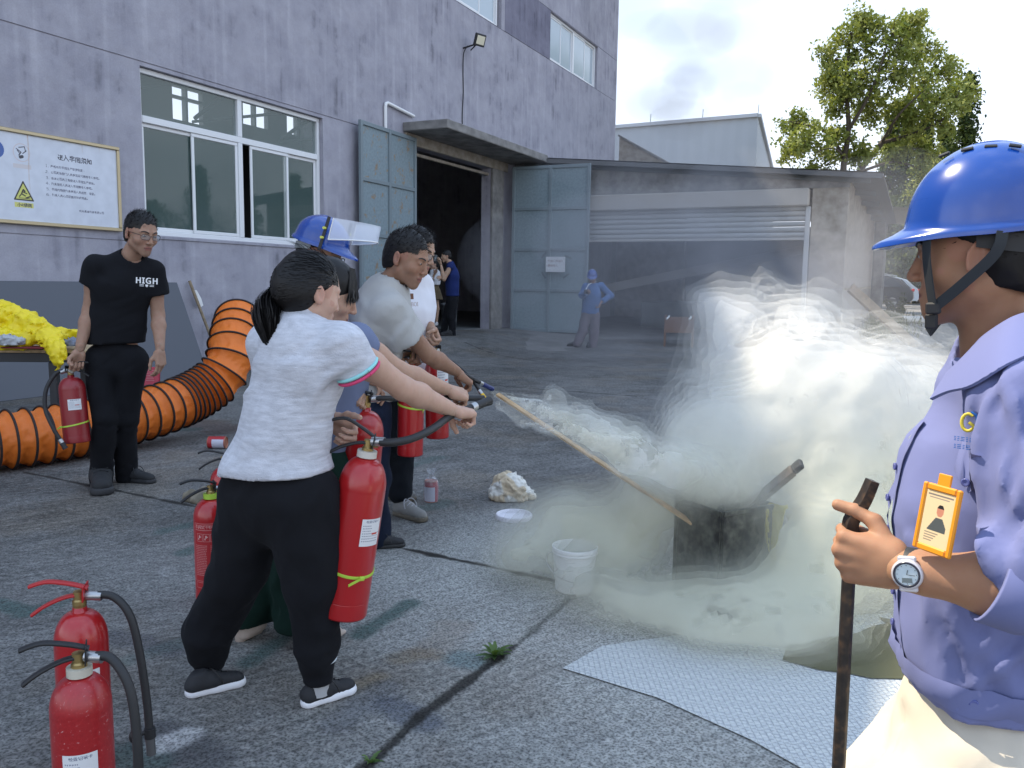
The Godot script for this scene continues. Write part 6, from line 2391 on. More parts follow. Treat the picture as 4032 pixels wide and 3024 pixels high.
func heeled_shoe(t: Node, B: Vector3, heel: Vector3, toe: Vector3) -> void:
	var S := Node3D.new()
	S.name = "heeled_shoe"
	add_numbered(t, S)
	var d := toe - heel
	d.y = 0
	d = d.normalized()
	var cream := mat(0.56, 0.46, 0.39, 0.4)
	var F := Field.new(heel.min(toe) - V(0.07, 0.02, 0.07), heel.max(toe) + V(0.07, 0.14, 0.07), 0.0045)
	var a := heel + d * 0.04
	F.cap(a + V(0, 0.065, 0), a + d * 0.06 + V(0, 0.052, 0), 0.032, 0.034, 0.02)
	F.cap(a + d * 0.06 + V(0, 0.05, 0), toe - d * 0.06 + V(0, 0.024, 0), 0.034, 0.034, 0.02, Vector3.UP, 1.3)
	F.cap(toe - d * 0.06 + V(0, 0.024, 0), toe - d * 0.012 + V(0, 0.014, 0), 0.034, 0.012, 0.01, Vector3.UP, 1.4)
	F.ell(a + d * 0.06 + V(0, 0.10, 0), V(0.075, 0.034, 0.022), 0.006, Basis(d, Vector3.UP, d.cross(Vector3.UP)), true)
	var mb := MB.new()
	F.add_to(mb)
	shift(mb, B)
	put("upper", mb, cream, S)
	mb = MB.new()
	mb.lathe([Vector2(0.0, 0.0), Vector2(0.020, 0.0), Vector2(0.021, 0.03), Vector2(0.027, 0.06), Vector2(0.0, 0.066)], 14, Transform3D(Basis(), a - B))
	put("heel", mb, cream, S)

# ---------------- worker with the raised face shield
func person_shield() -> void:
	var B := V(-0.95, 0, -3.9)
	var t := thing("person", "worker in blue helmet with a raised clear face shield, behind the two women", "person", B)
	var front := V(0.95, 0, -0.3).normalized()
	var p := V(-0.862, 0.682, -3.9)
	var w := V(-0.872, 0.828, -3.9)
	var c := V(-0.906, 1.056, -3.9)
	var n := V(-0.932, 1.293, -3.9)
	var sr := V(-0.829, 1.238, -3.78)
	var sl := V(-1.074, 1.229, -4.05)
	var er := V(-0.79, 1.018, -3.8)
	var wr := V(-0.716, 0.879, -3.9)
	var el := V(-1.041, 0.978, -4.1)
	var wl := V(-0.856, 0.848, -4.05)
	var hr := p + V(0.05, -0.03, 0.07)
	var hl := p + V(-0.05, -0.03, -0.07)
	var kr := V(-0.819, 0.374, -3.85)
	var kl := V(-0.896, 0.367, -3.98)
	var ar := V(-0.835, 0.047, -3.9)
	var al := V(-0.904, 0.053, -4)
	var skin := Color(0.34, 0.20, 0.135)
	var mb := MB.new()
	var hc := V(-0.882, 1.443, -3.83)
	var hb := head(mb, hc, V(0.93, -0.28, 0.22), V(0.2, 1, 0.0), 1.0, skin, n, {"h": 0.0045})
	body_field(p, c, n, sl, sr, front, [[sl, el, wl], [sr, er, wr]], [[hr, kr, ar], [hl, kl, al]]).add_to(mb, tint(skin))
	hand(mb, wr, V(0.8, -0.5, -0.2), V(-0.3, -0.6, 0.3), true, 1.0, skin, RELAX, THUMB_SIDE, 0.005)
	hand(mb, wl, V(0.8, -0.4, 0.1), V(-0.3, -0.6, -0.3), false, 1.0, skin, RELAX, THUMB_SIDE, 0.005)
	shift(mb, B)
	put("body", mb, M.skin, t)
	face_parts(t, hc, hb, 1.0, B)
	short_hair(t, hc, hb, 1.0, B, {"tufts": 500})
	glasses(t, hc, hb, 1.0, B, M.black, 0.013)
	var g := helmet(t, hc, hb, 1.06, B, {"band": mat(0.25, 0.27, 0.28, 0.6)})
	# the shield, tipped up over the brow
	var P := func(x: float, y: float, z: float) -> Vector3: return hc - B + hb * (V(x, y, z) * 1.06)
	var rows := []
	for i in 7:
		var r := []
		var u := i / 6.0
		for j in 21:
			var a := -1.35 + 2.7 * j / 20.0
			var zf := 0.028 + cos(a) * 0.205
			var yt := lerpf(0.168, 0.070, u) - (0.030 * (1.0 - u) - 0.004) * cos(a)
			r.append(P.call(sin(a) * 0.122, yt + 0.27 * (zf - 0.06), zf - 0.10 * (yt - 0.07) * cos(a)))
		rows.append(r)
	mb = MB.new()
	mb.grid(rows)
	var sm := mat(0.9, 0.93, 0.97, 0.12)
	sm.albedo_color = Color(0.92, 0.95, 1.0, 0.55)
	sm.transparency = BaseMaterial3D.TRANSPARENCY_ALPHA
	sm.roughness = 0.3
	put("face_shield", mb, sm, g)
	mb = MB.new()
	mb.tube(rows[6], 0.0032, 5)
	var e0 := []
	var e1 := []
	for i in 7:
		e0.append(rows[i][0])
		e1.append(rows[i][20])
	mb.tube(e0, 0.0028, 5)
	mb.tube(e1, 0.0028, 5)
	put("shield_edge", mb, M.white, g, "stuff")
	mb = MB.new()
	for s in [-1.0, 1.0]:
		mb.bar(P.call(s * 0.118, 0.02, 0.045), P.call(s * 0.112, 0.165, 0.048), 0.014, 0.005, hb.x)
	put("shield_bracket", mb, M.rubber, g, "stuff")
	for s in [-1.0, 1.0]:
		for y in [0.075, 0.115]:
			mb = MB.new()
			mb.tube([P.call(s * 0.118, y, 0.047), P.call(s * 0.135, y, 0.047)], 0.006, 8)
			put("shield_screw", mb, mat(0.6, 0.62, 0.1, 0.5), g)
	var lav := cloth(0.30, 0.285, 0.42, 0.85)
	var F := top({"p": p, "w": w, "c": c, "n": n, "sl": sl, "sr": sr, "front": front, "flat": 1.3, "r": [0.17, 0.165, 0.175, 0.11], "collar": 0.066, "sleeves": [[[sl, el, wl.lerp(el, 0.2)], [0.068, 0.058, 0.05]], [[sr, er, wr.lerp(er, 0.2)], [0.068, 0.058, 0.05]]], "cuts": [[p + V(0, -0.10, 0), Vector3.DOWN]], "seed": 61, "wrinkle": 0.012})
	cut_neck(F, n, hc, 0.06)
	done(t, "jacket", F, B, lav)
	F = legs({"p": p, "across": hr - hl, "hip": 0.115, "legs": [[[hr, kr, ar], [0.10, 0.08, 0.07]], [[hl, kl, al], [0.10, 0.08, 0.07]]], "seed": 62, "cuts": [[p + V(0, 0.12, 0), Vector3.UP]]})
	done(t, "trousers", F, B, cloth(0.22, 0.21, 0.29, 0.85))
	shoe(t, B, V(-0.844, 0, -3.726), V(-0.753, 0, -3.837), mat(0.02, 0.02, 0.022, 0.7), M.rubber)
	shoe(t, B, V(-0.959, 0, -3.961), V(-0.864, 0, -4.045), mat(0.02, 0.02, 0.022, 0.7), M.rubber)

# ---------------- man in the grey T-shirt who leans in
func person_grey_tee() -> void:
	var B := V(-0.72, 0, -4.05)
	var t := thing("person", "man in loose grey T-shirt leaning forward and pointing a hose with a blue nozzle", "person", B)
	var front := V(0.92, -0.25, 0.05).normalized()
	var p := V(-0.725, 0.706, -4.08)
	var w := V(-0.706, 0.9, -4.05)
	var c := V(-0.65, 1.132, -4.02)
	var n := V(-0.591, 1.309, -4)
	var sr := V(-0.571, 1.187, -3.86)
	var sl := V(-0.669, 1.219, -4.22)
	var er := V(-0.4, 0.973, -3.98)
	var wr := V(-0.273, 0.878, -4.14)
	var el := V(-0.601, 0.957, -4.28)
	var wl := V(-0.519, 0.98, -4.1)
	var hr := p + V(0.03, -0.03, 0.08)
	var hl := p + V(-0.03, -0.03, -0.08)
	var kr := V(-0.685, 0.365, -4)
	var kl := V(-0.739, 0.355, -4.15)
	var ar := V(-0.673, 0.054, -4.05)
	var al := V(-0.799, 0.031, -4.25)
	var skin := Color(0.31, 0.175, 0.115)
	var mb := MB.new()
	var hc := V(-0.507, 1.43, -3.98)
	var hb := head(mb, hc, V(0.90, -0.30, 0.28), V(0.24, 1, 0.03), 1.06, skin, n, {"h": 0.0042, "beard": 0.2})
	body_field(p, c, n, sl, sr, front, [[sl, el, wl], [sr, er, wr]], [[hr, kr, ar], [hl, kl, al]]).add_to(mb, tint(skin))
	hand(mb, wr, V(-0.215, 0.827, -4.2) - wr, V(-0.2, -0.8, -0.3), true, 1.05, skin, [[35.0, 50.0, 30.0], [42.0, 58.0, 34.0], [48.0, 60.0, 36.0], [52.0, 60.0, 36.0]], [[0.7, 0.45, 0.55], [0.95, 0.1, 0.35], [1.0, -0.05, 0.3]], 0.004)
	hand(mb, wl, V(-0.475, 0.976, -4.05) - wl, V(0.1, -0.6, 0.6), false, 1.0, skin, GRIP, THUMB_OVER, 0.0045)
	shift(mb, B)
	put("body", mb, M.skin, t)
	face_parts(t, hc, hb, 1.06, B)
	short_hair(t, hc, hb, 1.06, B, {"tufts": 1500, "thick": 1.02, "len": 1.1, "comb": V(0.1, 0.5, 0.8)})
	var se := V(-0.488, 1.051, -3.92)
	var se2 := V(-0.617, 1.037, -4.26)
	var F := top({"p": p + V(0, 0.05, 0), "w": w, "c": c, "n": n, "sl": sl, "sr": sr, "front": front, "flat": 1.12, "r": [0.165, 0.17, 0.18, 0.12], "sh": 0.068, "sleeves": [[[sl, se2], [0.08, 0.09]], [[sr, se], [0.085, 0.098]]],
		"cuts": [[V(-0.719, 0.724, -4.05), V(0.1, -1, 0)]], "seed": 71, "wrinkle": 0.012, "folds": 0.008, "creases": [[21, sr.lerp(se, 0.6), V(-0.6, -1, 0.1), 0.24, V(0.06, 0.08, 0.06), 12, 0.013, 0.013], [22, sr.lerp(w, 0.5), V(0.5, -1, 0.1), 0.32, V(0.10, 0.12, 0.08), 14, 0.014, 0.013], [23, sr.lerp(n, 0.5), V(0.9, -0.3, 0.1), 0.2, V(0.06, 0.05, 0.06), 6, 0.012, 0.009], [24, w, V(0.8, -0.4, 0), 0.28, V(0.1, 0.1, 0.12), 10, 0.014, 0.011]]})
	cut_neck(F, n, hc, 0.064)
	var gr := cloth(0.42, 0.415, 0.40, 0.9)
	M.grey_tee = gr
	done(t, "t_shirt", F, B, gr)
	F = legs({"p": p, "across": hr - hl, "hip": 0.115, "legs": [[[hr, kr, ar], [0.105, 0.082, 0.075]], [[hl, kl, al], [0.105, 0.082, 0.075]]], "seed": 72, "folds": 0.012, "cuts": [[p + V(0, 0.12, 0), Vector3.UP]]})
	done(t, "trousers", F, B, M.navy_cloth)
	var bk := mat(0.022, 0.022, 0.025, 0.7)
	shoe(t, B, V(-0.702, 0, -4.012), V(-0.524, 0, -4.061), bk, mat(0.03, 0.03, 0.03, 0.7))
	shoe(t, B, V(-0.814, 0, -4.152), V(-0.718, 0, -4.244), bk, mat(0.03, 0.03, 0.03, 0.7))

# ---------------- man in the white T-shirt
func person_white_tee() -> void:
	var B := V(-0.65, 0, -4.6)
	var t := thing("person", "man in white T-shirt and dark jeans with glasses, behind the man in grey", "person", B)
	var front := V(0.75, 0, 0.66).normalized()
	var p := V(-0.613, 0.801, -4.62)
	var w := V(-0.606, 0.957, -4.62)
	var c := V(-0.592, 1.176, -4.62)
	var n := V(-0.578, 1.351, -4.62)
	var sl := V(-0.526, 1.303, -4.72)
	var sr := V(-0.672, 1.301, -4.5)
	var el := V(-0.507, 1.103, -4.72)
	var wl := V(-0.444, 1.063, -4.55)
	var er := V(-0.665, 1.092, -4.45)
	var wr := V(-0.566, 0.987, -4.42)
	var hl := p + V(0.05, -0.03, -0.07)
	var hr := p + V(-0.05, -0.03, 0.07)
	var kl := V(-0.626, 0.476, -4.66)
	var kr := V(-0.657, 0.495, -4.55)
	var al := V(-0.633, 0.138, -4.62)
	var ar := V(-0.725, 0.157, -4.75)
	var skin := Color(0.40, 0.25, 0.175)
	var mb := MB.new()
	var hc := V(-0.529, 1.488, -4.56)
	var hb := head(mb, hc, V(0.86, -0.28, 0.40), V(0.12, 1, 0), 1.05, skin, n, {"h": 0.0048})
	body_field(p, c, n, sl, sr, front, [[sl, el, wl], [sr, er, wr]], [[hr, kr, ar], [hl, kl, al]]).add_to(mb, tint(skin))
	hand(mb, wl, V(-0.421, 1.004, -4.5) - wl, V(-0.1, -0.3, 0.7), false, 1.0, skin, GRIP, THUMB_OVER, 0.0045)
	hand(mb, wr, V(0.8, -0.2, 0.0), V(0, -0.6, 0.5), true, 1.0, skin, GRIP, THUMB_OVER, 0.005)
	shift(mb, B)
	put("body", mb, M.skin, t)
	face_parts(t, hc, hb, 1.05, B)
	short_hair(t, hc, hb, 1.05, B, {"tufts": 1300, "len": 1.4, "line": -0.01})
	glasses(t, hc, hb, 1.05, B, M.black)
	var se := V(-0.515, 1.175, -4.72)
	var se2 := V(-0.668, 1.173, -4.47)
	var F := top({"p": p, "w": w, "c": c, "n": n, "sl": sl, "sr": sr, "front": front, "flat": 1.35, "r": [0.165, 0.165, 0.175, 0.11], "sleeves": [[[sl, se], [0.07, 0.08]], [[sr, se2], [0.07, 0.08]]], "cuts": [[V(-0.589, 0.758, -4.6), Vector3.DOWN]], "seed": 81, "wrinkle": 0.01, "folds": 0.008, "creases": [[31, sl.lerp(w, 0.5), V(-0.2, -1, 0), 0.3, V(0.08, 0.1, 0.08), 8, 0.016, 0.007]]})
	cut_neck(F, n, hc, 0.064)
	done(t, "t_shirt", F, B, cloth(0.72, 0.72, 0.77, 0.9))
	# small print on the chest: a plain brown badge over a faint line of grey letters
	var b := frame(V(0.72, 0.1, 0.68), Vector3.UP)
	var at := V(-0.533, 1.236, -4.4) - B
	mb = MB.new()
	mb.box(at + b * V(0, 0.012, 0), V(0.02, 0.03, 0.003), 0.001, b)
	put("badge_print", mb, mat(0.16, 0.07, 0.04, 0.8), t)
	var tm := TextMesh.new()
	tm.text = "HBOI"
	tm.font_size = 32
	tm.pixel_size = 0.022 / 24.0
	tm.depth = 0.002
	var f := SystemFont.new()
	f.font_names = PackedStringArray(["Droid Sans"])
	tm.font = f
	var o := put("lettering", tm, mat(0.45, 0.36, 0.34, 0.8), t)
	o.transform = Transform3D(b, at + b * V(0.005, -0.03, 0))
	F = legs({"p": p, "across": hl - hr, "hip": 0.11, "legs": [[[hl, kl, al], [0.10, 0.08, 0.068]], [[hr, kr, ar], [0.10, 0.08, 0.068]]], "seed": 82, "folds": 0.016, "cuts": [[p + V(0, 0.12, 0), Vector3.UP]]})
	done(t, "jeans", F, B, cloth(0.012, 0.014, 0.018))
	var up := mat(0.24, 0.235, 0.22, 0.8)
	shoe(t, B, V(-0.667, 0, -4.651), V(-0.465, 0, -4.477), up, mat(0.14, 0.12, 0.09, 0.8), {"lace": mat(0.4, 0.4, 0.42, 0.8)})
	shoe(t, B, V(-0.813, 0, -4.997), V(-0.571, 0, -4.938), up, mat(0.14, 0.12, 0.09, 0.8), {"lace": mat(0.4, 0.4, 0.42, 0.8)})

# ---------------- three people far off
func far_person(t: Node, B: Vector3, J: Dictionary, o: Dictionary) -> void:
	var mb := MB.new()
	var hb := head(mb, J.h, o.look, o.get("up", Vector3.UP), 1.0, o.skin, J.n, {"h": 0.009, "fem": o.get("fem", false)})
	var lg := [[J.hr, J.kr, J.ar], [J.hl, J.kl, J.al]]
	body_field(J.p, J.c, J.n, J.sl, J.sr, o.front, [[J.sl, J.el, J.wl], [J.sr, J.er, J.wr]], lg, o.get("k", 1.0), 0.016).add_to(mb, tint(o.skin))
	hand(mb, J.wr, o.get("dr", J.wr - J.er), o.get("pr", o.front), true, 1.0, o.skin, RELAX, THUMB_SIDE, 0.0075)
	hand(mb, J.wl, o.get("dl", J.wl - J.el), o.get("pl", o.front), false, 1.0, o.skin, RELAX, THUMB_SIDE, 0.0075)
	shift(mb, B)
	put("body", mb, M.skin, t)
	if o.has("helmet"):
		helmet(t, J.h, hb, 1.05, B)
		short_hair(t, J.h, hb, 1.0, B, {"tufts": 0})
	else:
		short_hair(t, J.h, hb, 1.03, B, {"tufts": 300, "len": 1.5})
	var F := top({"h": 0.017, "p": J.p, "w": (J.p + J.c) * 0.5, "c": J.c, "n": J.n, "sl": J.sl, "sr": J.sr, "front": o.front, "flat": 1.35, "r": o.r, "sleeves": o.sleeves, "cuts": [[o.hem, Vector3.DOWN]], "wrinkle": 0.014, "seed": 4})
	cut_neck(F, J.n, J.h, 0.062)
	done(t, o.top[0], F, B, o.top[1])
	F = legs({"h": 0.017, "p": J.p, "across": J.hl - J.hr, "hip": 0.11, "legs": [[[J.hr, J.kr, J.ar], o.lr], [[J.hl, J.kl, J.al], o.lr]], "cuts": [[J.p + V(0, 0.12, 0), Vector3.UP]] + o.get("legcut", [])})
	done(t, o.bottom[0], F, B, o.bottom[1])
	for q in o.shoes: shoe(t, B, q[0], q[1], o.shoe, o.get("sole", o.shoe), {"laces": false})

func people_far() -> void:
	# worker with hands on hips before the steel door
	var z := 17.3
	var B := V(1.5, 0.03, -17.35)
	var gy := height(1.5, -17.3)
	B.y = gy
	var t := thing("person", "distant worker in blue helmet and jacket, hand on hip, before the steel door leaf", "person", B)
	far_person(t, B, {"h": V(1.621, 1.475, -17.3), "n": V(1.645, 1.345, -17.3), "p": V(1.607, 0.779, -17.3), "c": V(1.624, 1.126, -17.3), "sr": V(1.49, 1.291, -17.25), "sl": V(1.819, 1.306, -17.4), "er": V(1.411, 1.124, -17.2), "wr": V(1.502, 1.179, -17), "el": V(2.038, 1.103, -17.5), "wl": V(1.792, 0.962, -17.25),
		"hr": V(1.519, 0.705, -17.3), "hl": V(1.699, 0.707, -17.3), "kr": V(1.469, 0.387, -17.3), "kl": V(1.697, 0.364, -17.3), "ar": V(1.349, 0.11, -17.3), "al": V(1.668, 0.073, -17.3)},
		{"look": V(-0.1, -0.35, 1), "front": V(-0.1, 0, 1), "skin": Color(0.28, 0.16, 0.11), "helmet": true, "r": [0.18, 0.175, 0.185, 0.11], "hem": V(1.635, 0.727, -17.3), "top": ["jacket", cloth(0.07, 0.14, 0.31)], "bottom": ["trousers", cloth(0.15, 0.13, 0.15)], "lr": [0.105, 0.095, 0.09],
		"sleeves": [[[V(1.49, 1.291, -17.25), V(1.411, 1.124, -17.2), V(1.485, 1.163, -17.04)], [0.075, 0.065, 0.055]], [[V(1.819, 1.306, -17.4), V(2.038, 1.103, -17.5), V(1.839, 0.982, -17.3)], [0.075, 0.065, 0.055]]],
		"dl": V(-0.6, -0.6, 0.3), "shoes": [[V(1.38, gy, -17.5), V(1.14, gy, -17.35)], [V(1.62, gy, -17.4), V(1.56, gy, -17.12)]], "shoe": mat(0.02, 0.02, 0.022, 0.8)})
	var cam := MB.new()
	var cp := V(1.497, 1.185, -16.94) - B
	cam.box(cp, V(0.12, 0.085, 0.05), 0.01)
	cam.lathe([Vector2(0.0, 0), Vector2(0.03, 0), Vector2(0.03, 0.07), Vector2(0.0, 0.07)], 12, Transform3D(Basis(Vector3.RIGHT, PI / 2), cp + V(-0.01, 0, 0.02)))
	var co := thing("camera", "small dark camera held at the chest of the distant worker", "camera", B + cp)
	var cm := MB.new()
	cm.box(Vector3.ZERO, V(0.13, 0.09, 0.05), 0.01)
	put("camera_body", cm, M.rubber, co)
	cm = MB.new()
	cm.lathe([Vector2(0.001, 0.02), Vector2(0.033, 0.02), Vector2(0.03, 0.08), Vector2(0.001, 0.08)], 12, Transform3D(Basis(Vector3.RIGHT, PI / 2), Vector3.ZERO))
	put("lens", cm, M.black, co)
	var strap := MB.new()
	strap.tube([V(1.457, 1.204, -16.97) - B, V(1.536, 1.333, -17.08) - B, V(1.637, 1.376, -17.28) - B, V(1.702, 1.398, -17.2) - B], 0.008, 5)
	put("neck_strap", strap, M.white, t)

	# two in the doorway
	z = 17.3
	gy = height(-1.3, -17.4)
	B = V(-1.35, gy, -17.5)
	t = thing("person", "man in navy sleeveless polo and black trousers in the doorway, hand at his face", "person", B)
	var navy := cloth(0.018, 0.030, 0.115)
	far_person(t, B, {"h": V(-1.398, 1.863, -17.3), "n": V(-1.324, 1.739, -17.3), "p": V(-1.258, 1.058, -17.3), "c": V(-1.271, 1.475, -17.3), "sl": V(-1.3, 1.643, -17.12), "sr": V(-1.264, 1.661, -17.48), "el": V(-1.417, 1.394, -17.05), "wl": V(-1.489, 1.692, -17.15), "er": V(-1.383, 1.37, -17.4), "wr": V(-1.463, 1.419, -17.1),
		"hr": V(-1.284, 0.978, -17.38), "hl": V(-1.241, 0.981, -17.22), "kr": V(-1.39, 0.606, -17.4), "kl": V(-1.269, 0.616, -17.2), "ar": V(-1.441, 0.313, -17.4), "al": V(-1.235, 0.238, -17.2)},
		{"look": V(-0.95, -0.1, 0.3), "front": V(-0.95, 0, 0.3), "skin": Color(0.40, 0.26, 0.18), "r": [0.18, 0.18, 0.185, 0.11], "hem": V(-1.268, 1.053, -17.3), "top": ["polo_shirt", navy], "bottom": ["trousers", M.black_cloth], "lr": [0.11, 0.085, 0.06], "sleeves": [[[V(-1.291, 1.654, -17.14), V(-1.309, 1.622, -17.1)], [0.07, 0.06]]],
		"dl": V(-0.1, 1, 0.1), "shoes": [[V(-1.45, height(-1.6, -17.3), -17.45), V(-1.74, height(-1.6, -17.3), -17.4)], [V(-1.24, height(-1.3, -17.2), -17.15), V(-1.50, height(-1.3, -17.2), -17.02)]], "shoe": mat(0.014, 0.014, 0.015, 0.8)})
	z = 18.3
	B = V(-1.85, height(-1.9, -18.4), -18.3)
	t = thing("person", "woman in white blouse and short brown skirt beside the man in the doorway", "person", B)
	far_person(t, B, {"h": V(-1.755, 1.715, -18.3), "n": V(-1.733, 1.594, -18.3), "p": V(-1.737, 1.175, -18.3), "c": V(-1.727, 1.451, -18.3), "sl": V(-1.753, 1.526, -18.16), "sr": V(-1.679, 1.531, -18.44), "el": V(-1.787, 1.367, -18.12), "wl": V(-1.701, 1.515, -18.08), "er": V(-1.657, 1.37, -18.45), "wr": V(-1.704, 1.286, -18.3),
		"hr": V(-1.714, 1.12, -18.35), "hl": V(-1.749, 1.12, -18.25), "kr": V(-1.668, 0.759, -18.35), "kl": V(-1.792, 0.76, -18.25), "ar": V(-1.684, 0.463, -18.35), "al": V(-1.769, 0.455, -18.25)},
		{"look": V(-0.8, -0.2, 0.5), "front": V(-0.7, 0, 0.7), "fem": true, "k": 0.88, "skin": Color(0.44, 0.29, 0.21), "r": [0.15, 0.14, 0.15, 0.09], "hem": V(-1.737, 1.275, -18.3), "top": ["blouse", cloth(0.66, 0.67, 0.70)], "bottom": ["skirt", cloth(0.12, 0.095, 0.06)], "lr": [0.13, 0.17, 0.17], "legcut": [[V(-1.736, 0.954, -18.3), Vector3.DOWN]],
		"sleeves": [[[V(-1.753, 1.526, -18.16), V(-1.782, 1.405, -18.13)], [0.065, 0.075]], [[V(-1.679, 1.531, -18.44), V(-1.657, 1.409, -18.45)], [0.065, 0.075]]],
		"shoes": [[V(-1.667, 0.391, -18.35), V(-1.704, 0.389, -18.15)], [V(-1.752, 0.389, -18.25), V(-1.794, 0.387, -18.05)]], "shoe": mat(0.5, 0.5, 0.5, 0.7)})

# ---------------- the worker close to the camera on the right
func person_near() -> void:
	var B := V(0.78, 0, -1.45)
	var t := thing("person", "near worker in blue helmet and blue work jacket gripping an upright steel bar", "person", B)
	var front := V(-0.95, 0, -0.31).normalized()
	var left := Vector3.UP.cross(front)
	var p := V(0.843, 0.563, -1.4)
	var w := V(0.839, 0.728, -1.4)
	var c := V(0.84, 0.961, -1.42)
	var n := V(0.847, 1.191, -1.44)
	var sl := V(0.77, 1.151, -1.22)
	var sr := V(0.942, 1.104, -1.62)
	var el := V(0.759, 0.9, -1.12)
	var wl := V(0.607, 0.894, -1.235)
	var er := V(1.058, 0.78, -1.72)
	var wr := V(0.99, 0.652, -1.62)
	var hl := p + left * 0.085 - V(0, 0.05, 0)
	var hr := p - left * 0.085 - V(0, 0.05, 0)
	var skin := Color(0.37, 0.195, 0.115)
	var mb := MB.new()
	var hc := V(0.783, 1.38, -1.42)
	var fw := V(-0.78, -0.05, -0.62)
	var hb := head(mb, hc, fw, V(-0.06, 1, 0.0), 0.96, skin, n, {"h": 0.0033, "beard": 0.10})
	var kl := hl + front * 0.22 + V(0, -0.30, 0)
	var kr := hr + front * 0.20 + V(0, -0.30, 0)
	var al := hl + front * 0.10 + V(0, -0.50, 0)
	var ar := hr + front * 0.08 + V(0, -0.50, 0)
	al.y = 0.08
	ar.y = 0.08
	body_field(p, c, n, sl, sr, front, [[sr, er, wr]], [[hr, kr, ar], [hl, kl, al]], 0.95, 0.012).add_to(mb, tint(skin, 0.06))
	var F := Field.new(wl.min(el) - Vector3.ONE * 0.08, wl.max(el) + Vector3.ONE * 0.08, 0.0048)
	F.cap(el, el.lerp(wl, 0.35), 0.047, 0.046, 0.02)
	F.cap(el.lerp(wl, 0.35), el.lerp(wl, 0.9), 0.046, 0.0295, 0.02, Vector3.FORWARD, 1.06)
	F.cap(el.lerp(wl, 0.85), wl, 0.030, 0.028, 0.02)
	F.add_to(mb, tint(skin, 0.06))
	var hf := V(0.531, 0.893, -1.3) - wl
	near_fist(mb, wl, hf, V(-0.15, 0.0, -1.0), skin)
	hand(mb, wr, V(-0.3, -0.9, 0.1), V(-0.2, 0, 1), true, 1.0, skin, RELAX, THUMB_SIDE, 0.005)
	shift(mb, B)
	put("body", mb, M.skin, t)
	face_parts(t, hc, hb, 0.96, B)
	short_hair(t, hc, hb, 0.96, B, {"tufts": 500})
	near_helmet(t, hc, hb, B)
	# jacket
	var wk := tri(cloth(1, 1, 1, 0.85), Vector3.ONE * 30.0)
	wk.normal_scale = 0.12
	wk.albedo_color = Color(0.165, 0.185, 0.36).linear_to_srgb()
	var cuff := V(0.695, 0.912, -1.155)
	F = top({"h": 0.008, "p": p - V(0, 0.02, 0), "w": w, "c": c, "n": n, "sl": sl, "sr": sr, "front": front, "flat": 1.22, "r": [0.165, 0.160, 0.170, 0.115], "sh": 0.07, "collar": 0.075,
		"sleeves": [[[sl, el + V(0, 0.03, 0.0), cuff], [0.078, 0.070, 0.064]], [[sr, er, wr.lerp(er, 0.5)], [0.075, 0.066, 0.06]]], "cuts": [[V(0.674, 0.628, -1.22), V(-0.04, -1, 0)]], "seed": 91, "wrinkle": 0.016, "wf": 3.6, "folds": 0.016,
		"creases": [[41, V(0.665, 0.746, -1.22), V(0.5, -0.9, 0.4), 0.24, V(0.10, 0.10, 0.10), 16, 0.015, 0.017], [42, V(0.712, 0.779, -1.17), V(0.6, 0.8, 0), 0.3, V(0.09, 0.09, 0.05), 10, 0.017, 0.016], [43, V(0.649, 0.864, -1.22), V(0.25, -1, 0.2), 0.22, V(0.08, 0.09, 0.06), 12, 0.011, 0.011], [44, V(0.68, 1.104, -1.16), V(0.35, -1, 0), 0.30, V(0.10, 0.12, 0.06), 13, 0.012, 0.013], [45, V(0.691, 1.046, -1.1), V(-0.15, -1, 0), 0.3, V(0.06, 0.12, 0.05), 12, 0.012, 0.014], [46, V(0.656, 1.111, -1.22), V(-0.5, -0.8, 0), 0.2, V(0.06, 0.08, 0.05), 8, 0.010, 0.009]]})
	cut_neck(F, n, hc, 0.068)
	done(t, "jacket", F, B, wk)
	# waistband, front placket, pocket flap
	var surf := func(q: Vector3, out: Vector3) -> Vector3:   # walks from inside the jacket to its surface
		var s := q
		for i in 120:
			var g := Vector3i(((s - F.lo) / F.h).round())
			if g.x < 0 or g.y < 0 or g.z < 0 or g.x >= F.n.x or g.y >= F.n.y or g.z >= F.n.z: break
			if F.f[g.x + F.n.x * (g.y + F.n.y * g.z)] > 0.001: break
			s += out * 0.004
		return s
	var hem := V(0.674, 0.628, -1.22).y
	var rows := [[], [], []]
	for i in 41:
		var a := TAU * i / 40.0
		var d := (front * cos(a) + left * sin(a)).normalized()
		for k in 3:
			var q: Vector3 = surf.call(V(p.x, hem + 0.012 + k * 0.024, p.z), d)
			rows[k].append(q + d * [0.0, 0.008, 0.002][k] - B)
	mb = MB.new()
	mb.grid(rows)
	put("waistband", mb, wk, t)
	mb = MB.new()
	var pr := [[], []]
	for i in 15:
		var y := lerpf(hem + 0.07, n.y - 0.10, i / 14.0)
		for k in 2:
			var d := (front + left * (0.05 + k * 0.20)).normalized()
			var ctr := p.lerp(n, clampf((y - p.y) / (n.y - p.y), 0, 1))
			pr[k].append(surf.call(V(ctr.x, y, ctr.z), d) + d * 0.006 - B)
	mb.grid(pr)
	put("placket", mb, wk, t)
	for i in 6:
		var q: Vector3 = (pr[0][1 + i * 2] + pr[1][1 + i * 2]) * 0.5 + front * 0.003 + left * 0.001
		mb = MB.new()
		mb.lathe([Vector2(0.0005, -0.001), Vector2(0.0065, -0.001), Vector2(0.0065, 0.002), Vector2(0.005, 0.0025), Vector2(0.0005, 0.0012)], 14, Transform3D(Basis(Quaternion(Vector3.UP, (front + left * 0.2).normalized())), q))
		put("button", mb, mat(0.10, 0.11, 0.30, 0.3), t)
	var out := (front * 0.45 + left * 0.9).normalized()
